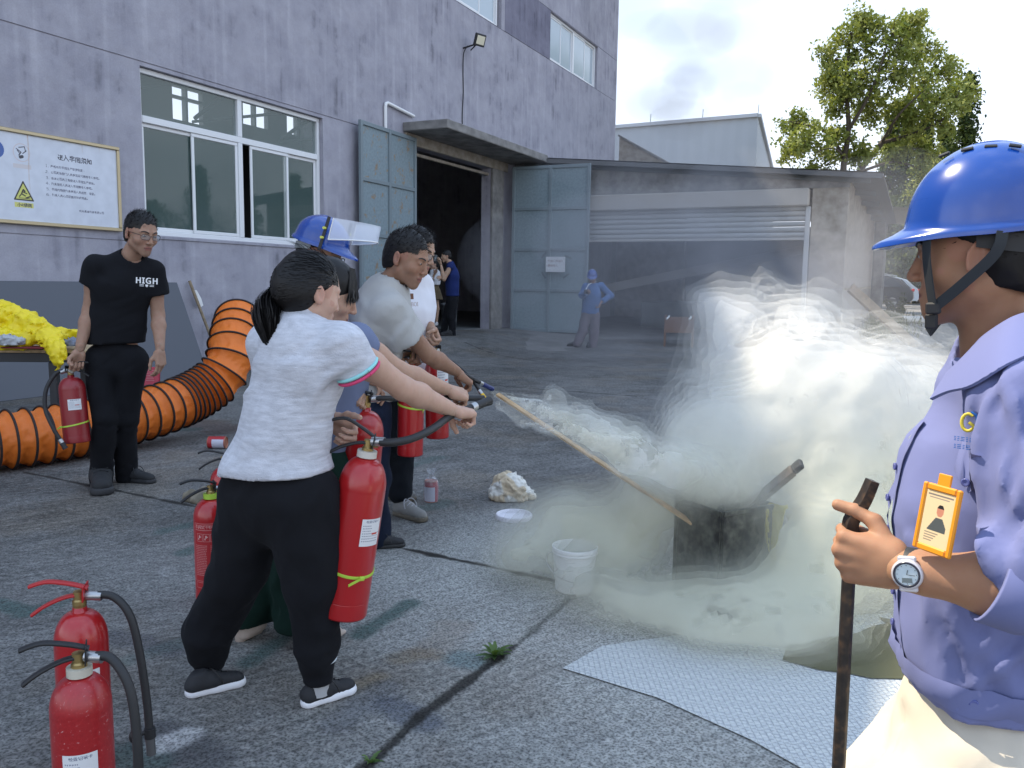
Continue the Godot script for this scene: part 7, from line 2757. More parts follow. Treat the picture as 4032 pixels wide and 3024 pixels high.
	var flap := [V(0.643, 1.086, -1.25), V(0.687, 1.083, -1.19), V(0.686, 1.026, -1.19), V(0.665, 1.003, -1.21), V(0.641, 1.034, -1.25)]
	mb = MB.new()
	var top_r := []
	var bot_r := []
	for i in 11:
		var u := i / 10.0
		var a: Vector3 = flap[0].lerp(flap[1], u)
		var b: Vector3 = flap[4].lerp(flap[3], u / 0.6) if u < 0.6 else flap[3].lerp(flap[2], (u - 0.6) / 0.4)
		var ca := c + V(0, a.y - c.y, 0)
		var cb := c + V(0, b.y - c.y, 0)
		top_r.append(surf.call(ca, (a - ca).normalized()) + out * 0.003 - B)
		bot_r.append(surf.call(cb, (b - cb).normalized()) + out * 0.014 - B)
	var mid_r := []
	for i in 11: mid_r.append((top_r[i] + bot_r[i]) * 0.5 + out * 0.006)
	var und := []
	for i in 11: und.append(bot_r[i] - out * 0.010)
	mb.grid([top_r, mid_r, bot_r, und])
	put("pocket_flap", mb, wk, t)
	mb = MB.new()
	mb.lathe([Vector2(0.0005, -0.001), Vector2(0.0065, -0.001), Vector2(0.0065, 0.002), Vector2(0.005, 0.0025), Vector2(0.0005, 0.0012)], 16, Transform3D(Basis(Quaternion(Vector3.UP, out)), bot_r[5] + out * 0.004 + V(0, 0.012, 0)))
	put("button", mb, mat(0.12, 0.14, 0.36, 0.25), t)
	var bq: Vector3 = surf.call(V(p.x, hem + 0.035, p.z), (front * 0.28 + left * 0.96).normalized()) - B
	mb = MB.new()
	mb.lathe([Vector2(0.0005, -0.001), Vector2(0.0075, -0.001), Vector2(0.0075, 0.003), Vector2(0.006, 0.0035), Vector2(0.0005, 0.002)], 16, Transform3D(Basis(Quaternion(Vector3.UP, (front * 0.28 + left * 0.96).normalized())), bq + (front * 0.28 + left * 0.96).normalized() * 0.009))
	put("button", mb, mat(0.12, 0.14, 0.36, 0.25), t)
	# embroidered sign above the pocket: a yellow open ring with a blue stroke, two lines of blue stitching
	var e0: Vector3 = surf.call(c + V(0, V(0.663, 1.125, -1.2).y - c.y, 0), (V(0.669, 1.124, -1.21) - c - V(0, V(0.663, 1.125, -1.2).y - c.y, 0)).normalized()) + out * 0.006 - B
	var ex := Vector3.UP.cross(out).normalized()
	mb = MB.new()
	var arc := []
	for i in 13:
		var a := deg_to_rad(50 + i * 24.0)
		arc.append(e0 + ex * cos(a) * 0.009 + Vector3.UP * sin(a) * 0.013)
	arc.append(e0 + ex * 0.001)
	mb.tube(arc, 0.0026, 6)
	put("emblem", mb, mat(0.62, 0.50, 0.05, 0.6), t)
	mb = MB.new()
	mb.tube([e0 + ex * 0.012 + Vector3.UP * 0.004, e0 + ex * 0.010 + Vector3.UP * 0.012, e0 + ex * 0.003 + Vector3.UP * 0.016], 0.002, 6)
	for k in 2:
		for i in 9:
			var q := e0 + ex * (-0.016 + i * 0.004) + Vector3.UP * (-0.026 - k * 0.012) + out * 0.001
			for s in 3: mb.box(q + Vector3.UP * (s - 1) * 0.0026 + ex * (0.0006 * ((i * 7 + s * 3 + k) % 3)), V(0.0026, 0.0011, 0.001), 0, Basis(ex, Vector3.UP, out))
	put("embroidery", mb, mat(0.02, 0.13, 0.42, 0.7), t, "stuff")
	# collar laid open: a stand round the neck and a leaf folded out over it
	var up_e := [V(0.783, 1.214, -1.41), V(0.761, 1.238, -1.345), V(0.758, 1.259, -1.3), V(0.782, 1.278, -1.29), V(0.838, 1.287, -1.33), V(0.908, 1.289, -1.42)]
	var lo_e := [V(0.681, 1.143, -1.335), V(0.681, 1.162, -1.285), V(0.684, 1.179, -1.225), V(0.704, 1.214, -1.18), V(0.768, 1.239, -1.2), V(0.893, 1.247, -1.34)]
	mb = MB.new()
	var cu0 := curve(up_e, 5)
	var cl0 := curve(lo_e, 5)
	var cr := [[], [], [], [], [], []]
	for i in cu0.size():
		var u: Vector3 = cu0[i] - B
		var l: Vector3 = cl0[i] - B
		var o := (l - u).cross(cu0[mini(i + 1, cu0.size() - 1)] - cu0[maxi(i - 1, 0)]).normalized()
		if o.dot(out) < 0: o = -o
		cr[0].append(u - o * 0.008 - V(0, 0.03, 0))
		cr[1].append(u - o * 0.002)
		cr[2].append(u + o * 0.006 + V(0, 0.002, 0))
		cr[3].append(u.lerp(l, 0.5) + o * 0.012)
		cr[4].append(l + o * 0.004)
		cr[5].append(l - o * 0.001)
	mb.grid(cr)
	put("collar", mb, wk, t)
	# rolled cuff
	mb = MB.new()
	var cd := (cuff - el).normalized()
	var cu := cd.cross(Vector3.UP).normalized()
	var cv := cu.cross(cd)
	var cro := []
	for k in [[-0.055, 0.070], [-0.045, 0.0745], [-0.02, 0.073], [0.0, 0.0705], [0.004, 0.067], [-0.006, 0.060]]:
		var r := []
		for i in 32:
			var a := TAU * i / 32
			r.append(cuff - B + cd * (k[0] + 0.014 * cos(a + 0.7)) + (cu * cos(a) + cv * sin(a) * 0.96) * k[1] * (1.0 + 0.03 * sin(a * 3.0 + k[0] * 60)))
		cro.append(r)
	mb.grid(cro, true)
	put("rolled_cuff", mb, wk, t)
	# trousers
	F = legs({"h": 0.010, "p": p - V(0, 0.03, 0), "across": left * 0.17, "hip": 0.125, "legs": [[[hr, kr, ar], [0.115, 0.09, 0.075]], [[hl, kl, al], [0.118, 0.092, 0.075]]], "seed": 95, "folds": 0.016, "cuts": [[p + V(0, 0.10, 0), Vector3.UP]]})
	done(t, "trousers", F, B, cloth(0.60, 0.54, 0.44, 0.9))
	for q in [al, ar]:
		var hl2 := V(q.x, 0, q.z) - front * 0.08
		shoe(t, B, hl2, hl2 + front * 0.28, M.rubber, M.rubber)
	# wrist watch
	watch(wl, el, B)
	# badge and bar
	near_badge()
	steel_bar()

func near_fist(mb: MB, w: Vector3, f: Vector3, pn: Vector3, col: Color) -> void:
	hand(mb, w, f, pn, false, 1.02, col, [[66.0, 86.0, 52.0], [70.0, 88.0, 54.0], [72.0, 88.0, 54.0], [72.0, 86.0, 50.0]], [[0.62, 0.70, 0.36], [0.93, 0.34, 0.12], [0.99, 0.16, -0.02]], 0.0028)

func watch(wl: Vector3, el: Vector3, B: Vector3) -> void:
	var d := (wl - el).normalized()
	var at := wl - d * 0.012
	var t := thing("wrist_watch", "digital and pointer wrist watch with white rimmed case on the near worker's wrist", "watch", at)
	var face := V(-0.10, 0.10, 1.0)
	face = (face - d * face.dot(d)).normalized()
	var v := d.cross(face)
	var mb := MB.new()
	var rows := []
	for k in [[-0.011, 0.0305], [-0.010, 0.0335], [0.010, 0.0335], [0.011, 0.0305]]:
		var r := []
		for i in 36: r.append(d * k[0] + (face * cos(TAU * i / 36) * 0.96 + v * sin(TAU * i / 36) * 1.02) * k[1])
		rows.append(r)
	mb.grid(rows, true)
	put("strap", mb, M.rubber, t)
	var bs := Basis(d, face, v) * Basis(Vector3.UP, 0.12)
	var c0 := face * 0.0315
	mb = MB.new()
	mb.lathe([Vector2(0.016, -0.003), Vector2(0.0225, -0.002), Vector2(0.0225, 0.006), Vector2(0.0205, 0.0085), Vector2(0.0185, 0.0085)], 28, Transform3D(bs, c0))
	put("case", mb, mat(0.62, 0.60, 0.63, 0.3, 0.2), t)
	mb = MB.new()
	mb.lathe([Vector2(0.0186, 0.0078), Vector2(0.0190, 0.0100), Vector2(0.0166, 0.0105), Vector2(0.0155, 0.0085)], 28, Transform3D(bs, c0))
	put("bezel", mb, mat(0.02, 0.02, 0.035, 0.25), t)
	for s in [-1.0, 1.0]:
		mb = MB.new()
		mb.box(c0 + bs * V(0, 0.001, s * 0.022), V(0.026, 0.007, 0.009), 0.002, bs)
		put("lug", mb, mat(0.62, 0.60, 0.63, 0.3, 0.2), t)
	mb = MB.new()
	mb.disc(c0 + bs * V(0, 0.0082, 0), bs.y, 0.0156, 28)
	put("dial", mb, mat(0.55, 0.62, 0.66, 0.3), t)
	mb = MB.new()
	mb.box(c0 + bs * V(0.0, 0.0086, 0.0085 * -1.0), V(0.014, 0.0006, 0.007), 0, bs)
	put("display", mb, mat(0.07, 0.085, 0.08, 0.3), t)
	mb = MB.new()
	for i in 12:
		var a := TAU * i / 12
		mb.box(c0 + bs * V(sin(a) * 0.0135, 0.0086, cos(a) * 0.0135), V(0.0012, 0.0005, 0.0012), 0, bs)
	mb.bar(c0 + bs * V(0, 0.0092, 0), c0 + bs * V(-0.0115, 0.0092, -0.001), 0.0009, 0.0005, bs.y)
	mb.bar(c0 + bs * V(0, 0.0095, 0), c0 + bs * V(-0.002, 0.0095, 0.007), 0.0012, 0.0005, bs.y)
	put("hand_pointer", mb, M.black, t, "stuff")
	mb = MB.new()
	mb.disc(c0 + bs * V(0, 0.0103, 0), bs.y, 0.0166, 24)
	put("crystal", mb, M.lens, t)

func near_helmet(t: Node, hc: Vector3, hb: Basis, B: Vector3) -> void:
	var g := helmet(t, hc, hb, 0.98, B, {"band": M.rubber, "brim": 0.046, "dome": 0.122})
	var P := func(x: float, y: float, z: float) -> Vector3: return hc - B + hb * (V(x, y, z) * 1.0)
	var slots := MB.new()
	for i in 4:
		for s in [-1.0, 1.0]:
			var a := 0.35 + i * 0.28
			var q: Vector3 = P.call(s * 0.040, 0.170 - 0.004 * absf(i - 1.5), 0.045 - i * 0.034)
			var sl := MB.new()
			sl.box(q + hb.y * 0.004, V(0.007, 0.004, 0.018), 0.001, hb * Basis(Vector3.BACK, -s * 0.55) * Basis(Vector3.RIGHT, (1.5 - i) * 0.2))
			put("vent_slot", sl, M.black, g)
	# chin strap: two straps meet at a buckle below the ear
	var rb := mat(0.022, 0.027, 0.032, 0.7)
	var buckle: Vector3 = P.call(0.070, -0.085, 0.052)
	var straps := [[P.call(0.089, 0.036, 0.058), P.call(0.084, 0.0, 0.060), P.call(0.076, -0.05, 0.056), buckle], [P.call(0.095, 0.034, -0.050), P.call(0.094, 0.0, -0.040), P.call(0.085, -0.045, 0.005), buckle], [buckle, P.call(0.050, -0.112, 0.062), P.call(0.018, -0.128, 0.070), P.call(-0.03, -0.115, 0.068), P.call(-0.068, -0.08, 0.05)],
		[P.call(-0.068, -0.08, 0.05), P.call(-0.088, 0.0, 0.055), P.call(-0.092, 0.055, 0.055)]]
	for s in straps:
		var mb := MB.new()
		var pts := curve(s, 5)
		var rows := [[], [], [], []]
		for i in pts.size():
			var d: Vector3 = pts[mini(i + 1, pts.size() - 1)] - pts[maxi(i - 1, 0)]
			var o: Vector3 = ((pts[i] - (hc - B)) * V(1, 0.3, 1)).normalized()
			var w := d.cross(o).normalized() * 0.0085
			rows[0].append(pts[i] - w)
			rows[1].append(pts[i] - w + o * 0.002)
			rows[2].append(pts[i] + w + o * 0.002)
			rows[3].append(pts[i] + w)
		mb.grid(rows)
		put("chin_strap", mb, rb, g)
	var mb := MB.new()
	mb.box(buckle + hb.x * 0.003, V(0.008, 0.020, 0.024), 0.003, hb)
	put("buckle", mb, M.rubber, g)
	mb = MB.new()
	mb.box(buckle + hb * V(-0.004, -0.022, 0.004), V(0.008, 0.026, 0.020), 0.003, hb)
	put("strap_slide", mb, M.black, g)
	mb = MB.new()   # white adjuster at the nape
	mb.ball(P.call(0.055, -0.010, -0.105), V(0.012, 0.024, 0.034), 8, hb * Basis(Vector3.UP, -0.6))
	put("nape_adjuster", mb, mat(0.5, 0.5, 0.48, 0.5), g)

func near_badge() -> void:
	var a := V(0.612, 1.035, -1.195)
	var b := V(0.624, 1.016, -1.16)
	var ctr := V(0.623, 0.988, -1.18)
	var x := V(0.36, 0, 0.93).normalized()
	var y := V(0.16, 0.98, 0.0)
	y = (y - x * y.dot(x)).normalized()
	var bs := Basis(x, y, x.cross(y))
	var t := thing("name_badge", "orange framed name badge hanging from the near worker's breast pocket", "badge", ctr, "", bs)
	var org := mat(0.72, 0.27, 0.012, 0.35)
	var mb := MB.new()
	var w := 0.033
	var h := 0.050
	for s in [-1.0, 1.0]:
		mb.box(V(s * (w - 0.004), 0, 0), V(0.008, h * 2, 0.007), 0.002)
	mb.box(V(0, h - 0.005, 0), V(w * 2 - 0.0162, 0.010, 0.007), 0.002)
	mb.box(V(0, -h + 0.005, 0), V(w * 2 - 0.0162, 0.010, 0.007), 0.002)
	mb.box(V(0, h + 0.008, -0.001), V(0.022, 0.018, 0.004), 0.001)
	put("frame", mb, org, t)
	# the printed card: a head and shoulders in a plain photograph, lines of print
	var im := Image.create_empty(64, 108, false, Image.FORMAT_RGB8)
	im.fill(Color(0.83, 0.74, 0.58))
	im.fill_rect(Rect2i(4, 6, 56, 3), Color(0.45, 0.42, 0.4))
	im.fill_rect(Rect2i(8, 12, 44, 2), Color(0.55, 0.5, 0.46))
	for yy in range(18, 78):
		for xx in range(14, 54):
			var p := Vector2(xx - 36, yy)
			if pow(p.x / 8.0, 2) + pow((p.y - 36) / 12.0, 2) < 1.0: im.set_pixel(xx, yy, Color(0.72, 0.48, 0.38) if yy > 31 else Color(0.1, 0.09, 0.09))
			elif yy > 50 and absf(p.x) < 6 + (yy - 48) * 0.6: im.set_pixel(xx, yy, Color(0.28, 0.30, 0.30))
	for k in 4: im.fill_rect(Rect2i(10, 82 + k * 5, 30 - k * 4, 2), Color(0.5, 0.45, 0.4))
	var cm := mat(1, 1, 1, 0.5)
	cm.albedo_texture = ImageTexture.create_from_image(im)
	mb = MB.new()
	mb.face([V(-w + 0.008, h - 0.01, 0.001), V(w - 0.008, h - 0.01, 0.001), V(w - 0.008, -h + 0.01, 0.001), V(-w + 0.008, -h + 0.01, 0.001)], Vector3.BACK, [Vector2(0, 0), Vector2(1, 0), Vector2(1, 1), Vector2(0, 1)])
	put("card", mb, cm, t)

func steel_bar() -> void:
	var a := V(0.585, 1.013, -1.315)
	var b := V(0.557, 0.945, -1.32)
	var c := V(0.559, 0.88, -1.322)
	var foot := V(0.554, 0.527, -1.3)
	var dn := (foot - c).normalized()
	foot = c + dn * ((c.y - 0.02) / -dn.y)
	var t := thing("crowbar", "long rusty steel pry bar held upright by the near worker", "crowbar", foot)
	var st := tri(mat(1, 1, 1, 0.45, 0.35), Vector3.ONE * 4)
	st.albedo_texture = noise_tex(256, noise(0.03, 5, 87, 0.6), lramp([[0.0, Color(0.012, 0.011, 0.011)], [0.55, Color(0.035, 0.028, 0.024)], [0.8, Color(0.10, 0.06, 0.035)], [1.0, Color(0.16, 0.10, 0.06)]]))
	var mb := MB.new()
	var pts := [foot - foot, (foot + V(0, 0.03, 0)) - foot, c.lerp(b, 0.3) - foot, b - foot]
	mb.tube(curve([foot - foot, c.lerp(foot, 0.5) - foot, c - foot, b.lerp(c, 0.3) - foot], 4), 0.0108, 6)
	put("shaft", mb, st, t)
	mb = MB.new()
	var rows := []
	var q := curve([b.lerp(c, 0.3), b, b.lerp(a, 0.5) + V(0.003, 0, 0), a], 4)
	for i in q.size():
		var u := float(i) / (q.size() - 1)
		var d: Vector3 = (q[mini(i + 1, q.size() - 1)] - q[maxi(i - 1, 0)]).normalized()
		var x := d.cross(Vector3.BACK).normalized()
		var wx := lerpf(0.0110, 0.0070, u)
		var wz := lerpf(0.0110, 0.0125, u)
		var r := []
		for k in [[-1, -0.9], [-0.9, -1], [0.9, -1], [1, -0.9], [1, 0.9], [0.9, 1], [-0.9, 1], [-1, 0.9]]: r.append(q[i] - foot + x * k[0] * wx + Vector3.BACK * k[1] * wz)
		rows.append(r)
	mb.grid(rows, true)
	mb.face(rows[-1], a - b)
	put("chisel_end", mb, st, t)

# ------------------------------------------------------------------ lettering drawn with strokes on a 10 by 10 square
const GLYPHS := {
	"进": "1122 0525 2517 1738 3899 4292 4595 5158 8158", "入": "3043 4309 4399", "车": "1191 5013 1383 0696 5349", "间": "1122 0209 3191 9199 9979 3338 3373 7378 3575 3878", "须": "3012 3315 3609 4191 6152 5258 5292 9298 6649 7699", "知": "2012 1242 0454 3409 3458 6292 6268 9298 6898",
	"严": "1191 3113 6114 2484 0595 1509", "格": "0343 2129 2306 2345 6141 6181 8145 5386 5696 5659 9699 5999", "执": "0333 2128 0643 4383 6149 8388 8899 5566", "行": "3003 3206 2529 5191 4494 7479 7968", "生": "2103 1383 5059 1686 0999", "产": "5051 1191 3143 7163 1494 1409", "管": "1004 0141 6054 5191 1494 1516 9496 2676 2629 2878 7678",
	"理": "1141 1444 0949 2129 5191 5155 9195 5595 7179 5393 5797", "制": "1113 0151 0454 3039 1658 5658 7177 9199 9989", "度": "5051 1191 1109 2383 4245 7275 4575 3776 7629 4799", "公": "3205 6295 4518 1878 6789", "司": "0090 9098 9878 0262 1464 1418 6468 1868", "其": "1191 3117 7117 3373 3575 0797 2809 7899", "他": "2004 1329 3494 9496 9686 6057 4248 4889 8997",
	"部": "3031 0151 1224 4234 0454 1656 1619 5659 1959 7179 7191 9173 7395 9574", "门": "1122 0209 3191 9199 9979", "人": "5009 4499", "员": "2171 2123 7173 2373 1484 1417 8487 4609 5699", "参": "4112 1282 6072 0494 5306 5496 5535 6538 7629", "观": "0141 4109 1149 5191 5156 9196 7649 7677 7999 9997", "实": "5051 1113 1191 9193 2435 0696 5359 5409 5699", "习": "1181 8189 8969 2334 1655",
	"需": "1181 0292 0204 9294 5154 2343 6383 0595 4556 1619 1696 9699 3639 6669", "有": "0292 5006 3339 3383 8389 8979 3585 3787", "专": "1181 0494 5026 2676 7648 4869", "带": "0292 3133 5153 7173 0494 0406 9496 2629 2676 7679 5459", "领": "3003 3053 2334 0545 4537 5191 7162 5258 5292 9298 7649 7799", "非": "4149 6169 0343 0545 0848 6393 6595 6898", "本": "0393 5159 5309 5399 3777", "工": "1181 5158 0898",
	"谢": "1122 0323 2328 2837 5041 3161 3136 3363 6169 2757 7393 9199 9988 7586", "绝": "2003 0323 2306 0636 0949 5042 5181 8162 4393 4348 9396 4696 6366 4899", "场": "0343 2128 0847 4191 9144 4494 9498 9878 6447 7549", "地": "0343 2128 0847 4494 9497 9787 7158 4248 4899", "外": "2004 1141 4109 2334 7179 7395", "来": "1282 0595 5059 2234 7264 5509 5599", "服": "1118 1809 1141 4149 1343 1646 6169 6191 9193 9373 6595 9569 6699", "务": "4013 3181 8104 2285 1686 8689 8969 4609", "内": "5153 0292 0209 9299 9979 5327 5377",
	"拍": "0343 2129 2918 0746 7061 5292 5259 9299 5595 5999", "照": "1141 1115 4145 1343 1545 5191 9184 7154 5585 1719 3739 6769 8799", "、": "2637", "。": "1618 1838 3836 3616", "；": "4243 4658", ";": "4243 4658", "录": "1181 8184 2484 0596 5459 4926 5676 5599", "像": "2004 1319 5042 5181 4383 4345 8385 4585 6537 6749 6799 6629", "必": "1417 3237 3788 8886 6152 9497", "穿": "5051 1113 1191 9193 3324 6374 1585 0898 6559 2727",
	"戴": "0252 3134 0454 1518 1858 5558 1656 0959 7179 7199 4393", "好": "2016 1648 0343 3309 5191 9173 7379 7969 5595", "防": "1119 1131 3114 1436 3617 7071 4393 6348 6485 6598 9888", "护": "0343 2129 2918 0746 6071 5292 9295 5595 5259", "用": "1118 1809 1191 9199 9989 1393 1696 5159", "品": "3171 3134 7174 3474 0545 0509 4549 0949 5595 5559 9599 5999", "小": "5059 5939 2307 7396", "心": "1417 3237 3788 8886 5264 8396", "跌": "0141 0104 4144 0444 2429 2646 0949 6052 5393 4696 7173 7349 7699", "倒": "2004 1319 3161 5133 3363 4548 3565 3868 7177 9199 9989",
	"杭": "0343 2129 2306 2345 7071 5292 6464 6458 6484 8488 8899", "州": "2126 2609 5159 8189 0406 3335 6567", "高": "5051 1191 3272 3234 7274 3474 0595 0509 9599 3676 3638 7678 3878", "烯": "2125 2509 2549 0324 5183 8153 4494 6446 5659 5696 9689 7579", "科": "4011 0343 2129 2306 2345 6172 6374 5696 8189", "技": "0343 2129 2918 0746 4292 7174 5494 9449 5599", "限": "1119 1131 3114 1436 3617 5159 5191 9194 5494 5292 5937 6599",
	"检": "0343 2129 2306 2345 7144 7195 5585 5758 7678 4999", "查": "1181 4105 4195 5153 2575 2529 7579 2777 0999", "记": "1122 0323 2328 2837 4191 9195 4595 4549 4999 9997", "卡": "5154 5282 0494 5459 5677", "手": "7111 1383 0696 4149 4929", "提": "0343 2129 2918 0746 5191 5154 9194 5494 4696 7679 7699 5609", "式": "0292 6168 6899 8191 1454 3448 1858", "干": "1181 0494 5159", "粉": "0242 2129 0112 4132 2306 2346 6154 8195 5485 8488 6549", "灭": "1181 5105 2335 8362 5209 5299", "火": "5055 5509 5599 2235 8362", "器": "1141 1113 4143 1343 6191 6163 9193 6393 0595 1646 1619 4649 1949 6696 6669 9699 6999",
	"1": "3050 5059 3979", "2": "2242 3171 7174 7409 0989", "3": "2181 8144 4484 8489 8929", "4": "6006 0696 6169", "5": "8121 2124 2484 8489 8929", "6": "7103 0308 0889 8985 8505", ".": "2829",
}

func han(im: Image, x: int, y: int, size: int, ink: Color, text: String, adv: float, bold := 0.0) -> void:
	for i in text.length():
		var g: String = GLYPHS.get(text[i], "")
		for s in g.split(" ", false):
			var a := Vector2(int(s[0]), int(s[1])) * size / 9.5
			var b := Vector2(int(s[2]), int(s[3])) * size / 9.5
			var o := Vector2(x + i * adv, y)
			line(im, a + o, b + o, maxf(size * 0.045 + bold, 0.45), ink)

func line(im: Image, a: Vector2, b: Vector2, hw: float, ink: Color) -> void:
	var lo := a.min(b) - Vector2.ONE * (hw + 1)
	var hi := a.max(b) + Vector2.ONE * (hw + 1)
	for y in range(maxi(0, int(lo.y)), mini(im.get_height(), int(hi.y) + 1)):
		for x in range(maxi(0, int(lo.x)), mini(im.get_width(), int(hi.x) + 1)):
			var p := Vector2(x + 0.5, y + 0.5)
			var d := Geometry2D.get_closest_point_to_segment(p, a, b).distance_to(p)
			var k := clampf(hw + 0.5 - d, 0, 1)
			if k > 0: im.set_pixel(x, y, im.get_pixel(x, y).lerp(ink, k))

func notice_tex() -> ImageTexture:
	var im := Image.create_empty(1536, 496, false, Image.FORMAT_RGB8)
	im.fill(Color(0.80, 0.82, 0.86))
	var z := noise(0.01, 4, 17)
	for y in 496:
		for x in 1536:
			var k := z.get_noise_2d(x, y) * 0.035
			im.set_pixel(x, y, Color(0.80 + k, 0.82 + k, 0.86 + k))
	var ink := Color(0.20, 0.21, 0.27)
	han(im, 1122, 82, 34, ink, "进入车间须知", 39.5, 0.8)
	var ink2 := Color(0.30, 0.31, 0.38)
	var rules := ["1.严格执行车间生产管理制度;", "2.公司其他部门人员参观实习需有专人带领。", "3.非本公司员工谢绝进入车间生产场地。", "4.外来服务人员进入车间需专人带领。", "5.车间内谢绝外来参观人员拍照、录像。", "6.外来人员必须穿戴好防护用品。"]
	for i in 6: han(im, 1036, [152, 187, 222, 255, 288, 321][i], 16, ink2, rules[i], 18.1, 0.15)
	han(im, 1251, 402, 15, ink2, "杭州高烯科技有限公司", 17.9, 0.15)
	# slippery floor triangle
	var t := [Vector2(892, 272), Vector2(836, 376), Vector2(950, 376)]
	for y in range(270, 380):
		for x in range(832, 954):
			if Geometry2D.point_is_inside_triangle(Vector2(x, y), t[0], t[1], t[2]): im.set_pixel(x, y, Color(0.80, 0.80, 0.42))
	for i in 3: line(im, t[i], t[(i + 1) % 3], 4.0, Color(0.16, 0.16, 0.14))
	for s in [[892, 318, 900, 326, 5.0], [888, 322, 880, 342, 4.0], [888, 330, 912, 338, 3.0], [880, 342, 902, 352, 3.5], [878, 344, 866, 358, 3.0], [906, 364, 936, 352, 4.0], [862, 366, 930, 366, 1.5]]: line(im, Vector2(s[0], s[1]), Vector2(s[2], s[3]), s[4], Color(0.15, 0.15, 0.13))
	im.fill_rect(Rect2i(834, 392, 116, 28), Color(0.80, 0.79, 0.45))
	han(im, 852, 395, 21, ink, "小心跌倒", 21.5, 0.5)
	# faded fire warning and strike-out circle
	for i in 40:
		var a := TAU * i / 40.0
		line(im, Vector2(893, 106) + Vector2(cos(a), sin(a)) * 50, Vector2(893, 106) + Vector2(cos(a + 0.16), sin(a + 0.16)) * 50, 2.5, Color(0.79, 0.75, 0.76))
	for s in [[862, 86, 890, 104, 2.5], [878, 78, 912, 70, 2.5], [912, 70, 918, 96, 2.5], [890, 104, 876, 122, 3.0], [900, 110, 922, 92, 2.5], [884, 132, 896, 128, 9.0], [868, 96, 884, 114, 2.5]]: line(im, Vector2(s[0], s[1]), Vector2(s[2], s[3]), s[4], Color(0.22, 0.22, 0.27))
	im.fill_rect(Rect2i(838, 172, 110, 24), Color(0.79, 0.77, 0.78))
	# blue mark of the next sign, and rust that ran from the frame
	for i in 30:
		var a := TAU * i / 30.0
		line(im, Vector2(740, 106) + Vector2(cos(a), sin(a)) * 30, Vector2(740, 106) + Vector2(cos(a), sin(a)) * 44, 6, Color(0.22, 0.36, 0.62))
	for q in [[934, 0, 420, 0.7], [1290, 0, 60, 0.4], [1412, 0, 30, 0.3]]:
		for y in range(q[1], q[2]):
			var x: float = q[0] + sin(y * 0.02) * 3.0
			var k: float = q[3] * (1.0 - float(y) / q[2]) * (0.6 + 0.4 * z.get_noise_2d(y * 3.0, q[0]))
			for dx in range(-5, 6): im.set_pixel(int(x) + dx, y, im.get_pixel(int(x) + dx, y).lerp(Color(0.62, 0.40, 0.25), k * (1.0 - absf(dx) / 6.0)))
	return ImageTexture.create_from_image(im)

